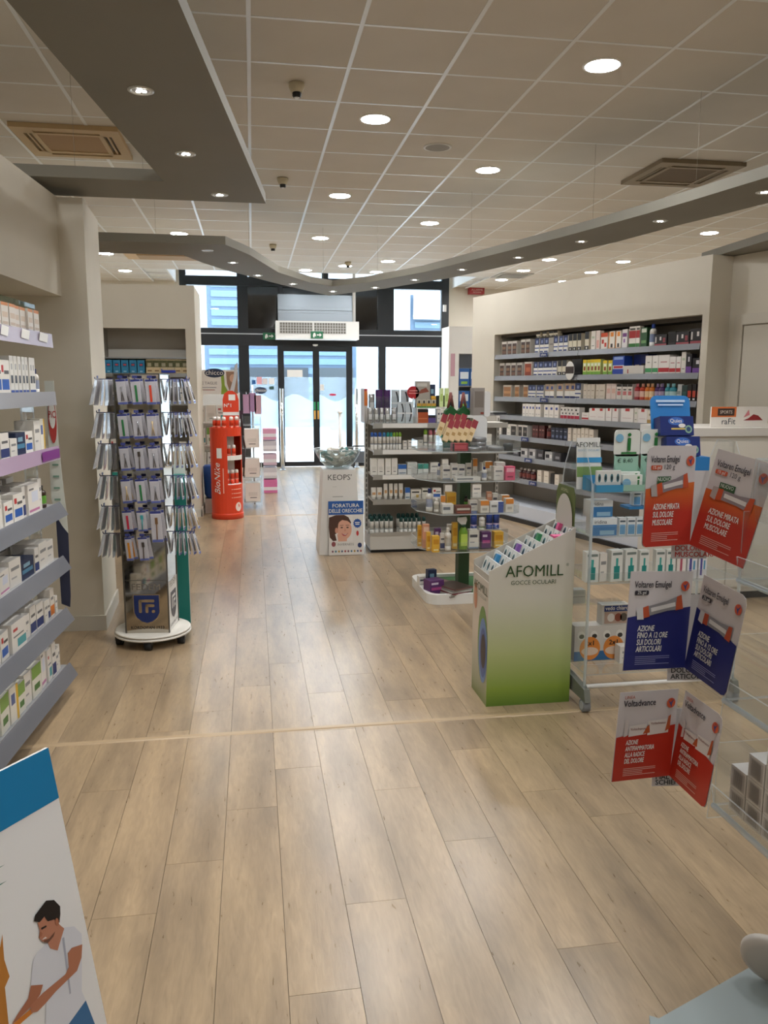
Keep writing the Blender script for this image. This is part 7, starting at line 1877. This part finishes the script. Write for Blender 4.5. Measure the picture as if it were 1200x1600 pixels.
# ================================================================ NEAR RIGHT RACK WITH FOLDED SIGNS
RK = thing('clear_rack', 'clear tiered acrylic rack at the right picture edge', 'rack', (0, 0, 0))
def sheet(name, p, u, v, parent=RK, ma=ACR, th=0.004):
    p, u, v = Vector(p), Vector(u), Vector(v)
    n_ = u.cross(v).normalized() * th
    vs = [p, p + u, p + u + v, p + v]
    vs = vs + [q + n_ for q in vs]
    m_ = MB(); m_.add(vs, [(3, 2, 1, 0), (4, 5, 6, 7)], ma); m_.add(vs, [(0, 1, 5, 4), (1, 2, 6, 5), (2, 3, 7, 6), (3, 0, 4, 7)], ACRE)
    return put(name, m_, parent)
Xf, Yf, Yn = 1.085, 1.64, 0.75
for z, x in ((0.605, 1.072), (0.87, 1.08), (1.16, 1.095)):
    sheet('tray_bottom', (x, Yn, z), (0.42, 0, 0.0), (0, Yf - Yn, 0))
    sheet('tray_lip', (x, Yn, z), (0, Yf - Yn, 0), (-0.01, 0, 0.055))
    m_ = MB(); m_.tube((x, Yn, z), (x, Yf, z), 0.007, ACRE, 8); put('rounded_edge', m_, RK)
    sheet('tray_end', (x, Yf, z), (0.42, 0, 0), (0, 0, 0.16))
sheet('end_sheet', (1.06, Yf + 0.006, 0.57), (0.46, 0, 0), (0.06, 0, 0.87))
sheet('back_sheet', (1.5, Yn, 0.57), (0, Yf - Yn, 0), (0.06, 0, 0.87))
sheet('front_sheet', (1.112, Yn, 1.30), (0, Yf - Yn, 0), (0.012, 0, 0.13))
m_ = MB(); m_.prism([(1.14, 0.75), (1.56, 0.75), (1.56, 1.60), (1.16, 1.60), (1.14, 1.58)], 1.445, 1.475, clear('grey_lid_plastic', (0.8, 0.86, 0.84, 1), 1.0, 0.1, 0.35, (0.6, 0.66, 0.64, 1))); put('grey_lid', m_, RK)
sheet('top_sheet', (1.12, Yn, 1.437), (0.44, 0, 0), (0, Yf - Yn, 0))
for x, y in ((1.5, 1.5), (1.5, 0.85)):
    m_ = MB(); m_.tube((x, y, 0.02), (x, y, 1.44), 0.02, mat('#3a4034', 0.5), 10); put('post', m_, RK)
m_ = MB(); m_.prism([(0.985, 1.672), (0.965, 1.685), (0.955, 1.66), (0.62, 0.6), (1.6, 0.6), (1.7, 1.86), (1.32, 1.80)][::-1], 0.0, 0.012, mat('#8b9494', 0.4)); put('base_plate', m_, RK)
RF = Matrix.Translation((1.318, 1.71, 0.092)) @ Matrix.Rotation(0.75, 4, 'Z') @ Matrix.Rotation(PI / 2 - 0.3, 4, 'Y')
a = MB(); a.lathe([(0.0, -0.004), (0.06, -0.004), (0.078, 0.004), (0.082, 0.02), (0.074, 0.022), (0.055, 0.006), (0.0, 0.004)], mat('#b9b2aa', 0.4), 32, caps=False); put('round_dish', a, RK, M=RF)
a = MB(); a.lathe([(0.022, 0.004), (0.022, 0.07)], mat('#23301c', 0.5), 14); put('dish_stem', a, RK, M=RF)
# boxes in the rack
GK = 'boxes in the near clear rack'
FR = Matrix.Rotation(-PI / 2, 4, 'Z')      # front turned to -x
n_ = 0
for lev in range(4):
    for j in range(6):
        if lev >= 2 and j < 1 or lev == 3 and j < 2:
            continue
        M = Matrix.Translation((1.095 + 0.0, Yf - 0.055 - 0.062 * j, 0.611 + 0.056 * lev)) @ FR
        product('barcode', 0.058, 0.1, 0.055, M, '%s from far end, %s layer up on rack bottom tray' % (ORD[j], ORD[lev]), GK)
product('bluewhite', 0.14, 0.1, 0.10, Matrix.Translation((1.12, 1.42, 0.876)) @ FR @ Matrix.Rotation(0.25, 4, 'Z'), 'on the middle tray of the near rack', GK)
product('yelbox', 0.2, 0.1, 0.03, Matrix.Translation((1.25, 1.50, 0.876)) @ FR, 'at the far end of the rack middle tray', GK)
product('medblue', 0.15, 0.08, 0.05, Matrix.Translation((1.25, 1.50, 0.908)) @ FR, 'on the yellow flat box, rack middle tray', GK)
product('yelbox', 0.24, 0.16, 0.05, Matrix.Translation((1.18, 1.46, 1.166)) @ FR, 'lower of two on the rack top tray', GK)
product('medpink', 0.2, 0.12, 0.06, Matrix.Translation((1.2, 1.44, 1.218)) @ FR, 'on the yellow flat box, rack top tray', GK)
product('medgreen', 0.12, 0.1, 0.12, Matrix.Translation((1.2, 1.2, 1.166)) @ FR, 'nearest on the rack top tray', GK)
product('yelbox', 0.3, 0.12, 0.05, Matrix.Translation((1.34, 1.46, 0.611)) @ FR, 'behind the barcode boxes on rack bottom tray', GK)
a = MB(); a.box(-0.05, 0.05, 0, 0.003, 0, 0.085, mat('#cfd3cf', 0.45)); tag(put('blank_card', a, M=T3(1.22, 1.66, 1.442, 0.15)), 'small blank pale card on top of the near rack', 'card')

# folded signs: each a V of two panels; local x along the panel, z up, front -y
def panel(o, xv, zv):
    return frame(o, xv, zv)
def tube_art(parent, x, z, L, ang, capcol, bodycol, tipcol, y=-0.0022, boxc=None):
    c, s = math.cos(ang), math.sin(ang)
    def rp(pts):
        return [(x + px * c - pz * s, z + px * s + pz * c) for px, pz in pts]
    patch(parent, 'tube_body_print', rp([(0, -.012), (L * .55, -.012), (L, -.018), (L, .018), (L * .55, .012), (0, .012)]), mat(bodycol, 0.35), y)
    patch(parent, 'tube_stripe_print', rp([(L * .1, -.004), (L * .8, -.006), (L * .8, .004), (L * .1, .006)]), mat('#d8d4d2', 0.4), y - 0.0004)
    patch(parent, 'tube_tail_print', rp([(L * .78, -.0165), (L, -.018), (L, .018), (L * .86, .016)]), mat(tipcol, 0.4), y - 0.0006)
    patch(parent, 'tube_neck_print', rp([(-.014, -.014), (0.004, -.014), (0.004, .014), (-.014, .012)]), mat(tipcol, 0.4), y - 0.0006)
    patch(parent, 'tube_cap_print', rp([(-.032, -.013), (-.014, -.017), (-.012, .015), (-.03, .013)]), mat(capcol, 0.4), y - 0.0008)
def logo(parent, x, z, r):
    patch(parent, 'logo_ball', oval(x, z, r, r), mat('#cf5a35', 0.4), -0.0022)
    patch(parent, 'logo_figure', [(x - r * .7, z + r * .5), (x - r * .1, z + r * .1), (x + r * .7, z + r * .9), (x + r * .15, z - r * .1), (x + r * .2, z - r * .9), (x - r * .25, z - r * .2)], mat('#3a4a86', 0.4), -0.0028)
    patch(parent, 'logo_head', oval(x, z + r * .75, r * .22, r * .22, 10), mat('#c94a35', 0.4), -0.0028)
SIGN = [
 (((0.951, 1.771, 1.458), (1.097, 1.808, 1.454), (0.913, 1.759, 1.217), (1.132, 1.635, 1.430)), '#b8372b', '#cf6a2f', 'Voltaren Emulgel', '1% gel', '120 g', ['AZIONE MIRATA', 'SUL DOLORE', 'MUSCOLARE'], '#8d8287', '#c2512f', True, 'red and white folded sign lettered against muscle pain, uppermost on the rack', ['DOLORI', 'MUSCOLARI'], '#b8372b'),
 (((0.886, 1.735, 1.165), (1.064, 1.765, 1.152), (0.862, 1.721, 0.925), (1.071, 1.598, 1.139)), '#23286b', '#23286b', 'Voltaren Emulgel', '2% gel', None, ['AZIONE', 'FINO A 12 ORE', 'SUI DOLORI', 'ARTICOLARI'], '#7f7d80', '#b5502f', False, 'navy and white folded sign about twelve hours action, middle of the rack', ['DOLORI', 'ARTICOLARI'], '#2a2a2e'),
 (((0.858, 1.694, 0.881), (1.026, 1.726, 0.868), (0.829, 1.684, 0.661), (1.025, 1.562, 0.868)), '#b5301f', '#b5301f', 'Voltadvance', None, None, ['AZIONE', 'ANTIFIAMMATORIA', 'ALLA RADICE', 'DEL DOLORE'], None, None, False, 'orange-red and white folded sign lettered Voltadvance, lowest on the rack', ['MAL DI', 'SCHIENA'], '#2a2a2e')]
for si, (cs, low, grad, ttl, sub, gr, slog, bodyc, tipc, nuovo, lab, back, bc) in enumerate(SIGN):
    TL, TR, BL, RR = [Vector(c) for c in cs]
    up = (TL - BL)
    H = up.length
    root = thing('folded_sign', lab, 'sign', M=Matrix.Translation(TR - up))
    inv = root.matrix_world.inverted()
    for pi_, (A_, B2) in enumerate(((TL, TR), (TR, RR))):
        W = (B2 - A_).length
        M = frame(A_ - up, B2 - A_, up)
        PN = MB()
        ol = rrect(0, W, 0, H, 0.001, 1)
        r_ = 0.018
        if pi_ == 0 and si == 0:
            ol = [(0, 0.012), (0.004, 0.004), (0.012, 0), (W, 0), (W, H), (0.02, H), (0.006, H - 0.006), (0, H - 0.02)]
        if pi_ == 1 and si > 0:
            ol = [(0, 0), (W - 0.015, 0), (W - .004, .004), (W, 0.015), (W, H - 0.02), (W - .006, H - .006), (W - 0.02, H), (0, H)]
        PN.prism(ol, 0, 0.0012, mat('#cbc4c4', 0.4), Q @ Matrix.Translation((0, 0, -0.0012)))
        po = put('panel', PN, root, M=inv @ M)
        sx_ = W / 0.15 if pi_ == 0 else W / 0.16
        diag = [0.57, 0.54, 0.50][si]
        zL, zR = (H * (diag + .0), H * (diag + .10)) if pi_ == 0 else (H * (diag + (.10 if si == 0 else .12)), H * (diag + (-.02 if si == 0 else -.02)))
        if si == 0:
            zL, zR = (H * .58, H * .64) if pi_ == 0 else (H * .60, H * .60)
        bot = [(x, z) for x, z in ol if z < H * .3]
        fl = [(0.0005, 0.001), (W - 0.0005, 0.001)]
        if pi_ == 0 and si == 0:
            fl = [(0.001, 0.012), (0.005, 0.005), (0.012, 0.001), (W - 0.0005, 0.001)]
        if pi_ == 1 and si > 0:
            fl = [(0.0005, 0.001), (W - 0.015, 0.001), (W - .005, .005), (W - .001, 0.015)]
        fm = mat(low, 0.4) if low == grad else gradient('sign_fade', [(0.0, low), (0.55, low), (1.0, grad)], 2, 0.0, H * .62, 0.4)
        patch(po, 'colour_field', fl + [(W - 0.0005, zR), (0.0005, zL)], fm, -0.0016)
        k_ = W / 0.17
        letter(po, ttl, 0.0225, W * .07, H * .84, mat('#2a2630', 0.4), -0.002, 'LEFT', bold=0.012, sx=W * .62 / (0.0225 * (7.3 if len(ttl) > 12 else 5.6)) if True else 1)
        if ttl == 'Voltadvance':
            letter(po, 'LINEA', 0.011, W * .08, H * .925, mat('#c2512f', 0.4), -0.002, 'LEFT')
        if sub:
            patch(po, 'gel_tag', rrect(W * .08, W * .30, H * .765, H * .81, 0.003, 2), mat(low if si == 1 and False else ('#c2512f' if si == 0 else '#2a2630'), 0.4), -0.002)
            letter(po, sub, 0.011, W * .19, H * .775, WHITE, -0.0026, sx=.9)
        if gr:
            letter(po, gr, 0.016, W * .33, H * .772, mat('#2a2630', 0.4), -0.002, 'LEFT')
        logo(po, W * .88, H * .85, 0.0125)
        if bodyc:
            if nuovo:
                patch(po, 'green_tag', rect(W * .22, W * .50, H * .60, H * .70), mat('#2f5a38', 0.4), -0.0019)
                letter(po, 'NUOVO', 0.013, W * .36, H * .655, mat('#dfe6dc', 0.4), -0.0025, sx=.85)
            tube_art(po, W * .30, H * (.585 if si == 0 else .60), W * .56, 0.22 if pi_ == 0 else -0.02, '#a9a09c' if si == 0 else '#c9c6c6', bodyc if si == 0 else '#8d8a8c', tipc, -0.003)
        else:
            for bx, bw, bh, c in ((.12, .06, .18, '#cfc6c2'), (.2, .3, .12, '#d6cfca'), (.52, .36, .16, '#d8d2cc')):
                patch(po, 'pack_print', [(W * bx, H * .50), (W * (bx + bw), H * .515), (W * (bx + bw), H * (.515 + bh)), (W * bx, H * (.50 + bh))], mat(c, 0.4), -0.0022)
            patch(po, 'pack_edge_print', [(W * .44, H * .52), (W * .56, H * .53), (W * .54, H * .62), (W * .5, H * .6)], mat('#b5582f', 0.4), -0.0026)
            patch(po, 'pack_edge_print', [(W * .82, H * .53), (W * .9, H * .56), (W * .9, H * .72), (W * .86, H * .7)], mat('#b5582f', 0.4), -0.0026)
            letter(po, 'Voltadvance', 0.009, W * .35, H * .57, mat('#7a3a30', 0.4), -0.003); letter(po, 'Voltadvance', 0.009, W * .69, H * .62, mat('#7a3a30', 0.4), -0.003)
        zt = H * (.375 if si == 0 else .40 if si == 1 else .41)
        for li, ln in enumerate(slog):
            letter(po, ln, 0.0195 if si < 2 else 0.0165, W * .17, zt - H * (.078 if si == 0 else .07) * li, WHITE, -0.0024, 'LEFT', bold=0.022, shear=0.12, sx=W * .66 / (0.0195 * 9.2) if si < 2 else W * .62 / (0.0165 * 11.2))
        for li in range(5):
            zz = H * (.135 - .019 * li)
            patch(po, 'small_print_line', rect(W * .17, W * (.72 if li in (0, 1, 4) else .5), zz, zz + 0.0016), mat('#d9a9a0' if si != 1 else '#8d90bf', 0.4), -0.0024)
    # the holder card behind, its lower lettering peeping out
    bo = MB()
    A_ = TR - up * 1.16 + Vector((-0.03, 0.02, 0))
    bm = frame(A_, (1, -0.12, 0), up)
    bo.box(0, 0.09, 0, 0.0015, 0, H * .9, mat('#c4bdbd', 0.45))
    b_o = put('holder_card', bo, root, M=inv @ bm)
    letter(b_o, back[0], 0.018, 0.008, H * .085, mat(bc, 0.4), -0.001, 'LEFT', bold=.02); letter(b_o, back[1], 0.018, 0.008, H * .02, mat(bc, 0.4), -0.001, 'LEFT', bold=.02)

# ================================================================ NEAR LEFT POSTER BOARD
PU, PV = Vector((0.5736, 0.8192, 0)), Vector((-0.16275, 0.11396, 0.98007))
PT = Vector((-0.42094, 1.6, 0.88106))
PBM = frame(PT - PV * 0.896, PU, PV)
pb = thing('poster_board', 'blue-topped white poster board with man in white T-shirt, lower left corner', 'poster', M=PBM)
OFFZ = -0.004
a = MB(); a.box(-0.62, 0.0, 0.0, 0.008, 0.0, 0.896, mat('#e2e0de', 0.45)); put('board', a, pb)
a = MB(); a.add([(-0.34, 0.01, 0.7), (-0.26, 0.01, 0.7), (-0.26, 0.29, 0.063), (-0.34, 0.29, 0.063), (-0.34, 0.016, 0.7), (-0.26, 0.016, 0.7), (-0.26, 0.296, 0.063), (-0.34, 0.296, 0.063)], [(0, 1, 2, 3), (7, 6, 5, 4), (0, 3, 7, 4), (1, 5, 6, 2)], mat('#b0aca6', 0.6)); put('rear_strut', a, pb)
ART = {'band': [(0.0, 0.9), (0.0, 0.795), (-0.62, 0.79), (-0.62, 0.9)],
'hair': [(-0.111, 0.602), (-0.106, 0.611), (-0.092, 0.617), (-0.077, 0.623), (-0.06, 0.614), (-0.05, 0.595), (-0.053, 0.581), (-0.059, 0.566), (-0.068, 0.579), (-0.083, 0.584), (-0.088, 0.597), (-0.1, 0.593)],
'face': [(-0.104, 0.594), (-0.088, 0.597), (-0.081, 0.583), (-0.064, 0.577), (-0.059, 0.562), (-0.051, 0.549), (-0.061, 0.537), (-0.075, 0.519), (-0.089, 0.532), (-0.092, 0.546), (-0.103, 0.556), (-0.108, 0.567), (-0.103, 0.577)],
'shirt': [(-0.099, 0.546), (-0.051, 0.551), (-0.028, 0.539), (-0.015, 0.515), (-0.019, 0.495), (-0.042, 0.411), (-0.037, 0.388), (-0.085, 0.373), (-0.132, 0.408), (-0.121, 0.442), (-0.121, 0.475), (-0.144, 0.495), (-0.13, 0.533), (-0.117, 0.543)],
'arm': [(-0.055, 0.5), (-0.044, 0.504), (-0.019, 0.495), (-0.027, 0.472), (-0.043, 0.455), (-0.097, 0.45), (-0.125, 0.444), (-0.142, 0.442), (-0.155, 0.448), (-0.154, 0.462), (-0.124, 0.466), (-0.07, 0.466), (-0.059, 0.474)],
'arm2': [(-0.144, 0.495), (-0.12, 0.48), (-0.13, 0.467), (-0.151, 0.459), (-0.18, 0.456), (-0.196, 0.457), (-0.182, 0.465), (-0.155, 0.477)],
'jeans': [(-0.037, 0.388), (-0.028, 0.33), (-0.03, 0.2), (-0.06, 0.12), (-0.12, 0.12), (-0.14, 0.3), (-0.132, 0.408), (-0.085, 0.373)],
'handle': [(-0.26, 0.455), (-0.151, 0.456), (-0.15, 0.446), (-0.26, 0.444)],
'fruit': [(-0.185, 0.599), (-0.176, 0.618), (-0.183, 0.573), (-0.18, 0.538), (-0.193, 0.526), (-0.201, 0.461), (-0.216, 0.44), (-0.34, 0.42), (-0.37, 0.52), (-0.34, 0.6), (-0.26, 0.63)],
'leaf': [(-0.2, 0.733), (-0.142, 0.733), (-0.2, 0.74)], 'leaf2': [(-0.2, 0.71), (-0.145, 0.703), (-0.2, 0.702)]}
ACOL = {'band': ('#0a76a8', 0.001), 'jeans': ('#3a6a96', 0.001), 'shirt': ('#d2d2d8', 0.0014), 'fruit': ('#b5762f', 0.001), 'handle': ('#c9782c', 0.0016), 'arm2': ('#a5684c', 0.002), 'arm': ('#ad7054', 0.0022), 'face': ('#b57a60', 0.002), 'hair': ('#1d1614', 0.0026), 'leaf': ('#2f6a5a', 0.001), 'leaf2': ('#2f6a5a', 0.001)}
for nm, poly in ART.items():
    c, y = ACOL[nm]
    patch(pb, {'band': 'blue_band', 'leaf2': 'leaf_print', 'arm2': 'arm_print'}.get(nm, nm + '_print'), [(x, z + OFFZ) for x, z in poly], mat(c, 0.4), -y)
for poly, c in (([(-0.108, 0.5665), (-0.103, 0.577), (-0.099, 0.57), (-0.102, 0.566)], '#a5684c'), ([(-0.1, 0.5775), (-0.088, 0.576), (-0.088, 0.5795), (-0.1, 0.5815)], '#241a18'), ([(-0.104, 0.5595), (-0.092, 0.556), (-0.095, 0.5605)], '#e6dcd6'), ([(-0.092, 0.546), (-0.078, 0.55), (-0.072, 0.557), (-0.088, 0.552), (-0.1, 0.556), (-0.1, 0.552)], '#6b4636')):
    patch(pb, 'face_detail_print', [(x, z + OFFZ) for x, z in poly], mat(c, 0.4), -0.003)
patch(pb, 'ear_print', oval(-0.064, 0.571 + OFFZ, 0.004, 0.008, 10), mat('#a5684c', 0.4), -0.003)
patch(pb, 'shirt_fold_print', [(-0.06, 0.53), (-0.055, 0.53), (-0.066, 0.42), (-0.07, 0.42)], mat('#a5a6b2', 0.4), -0.0018)
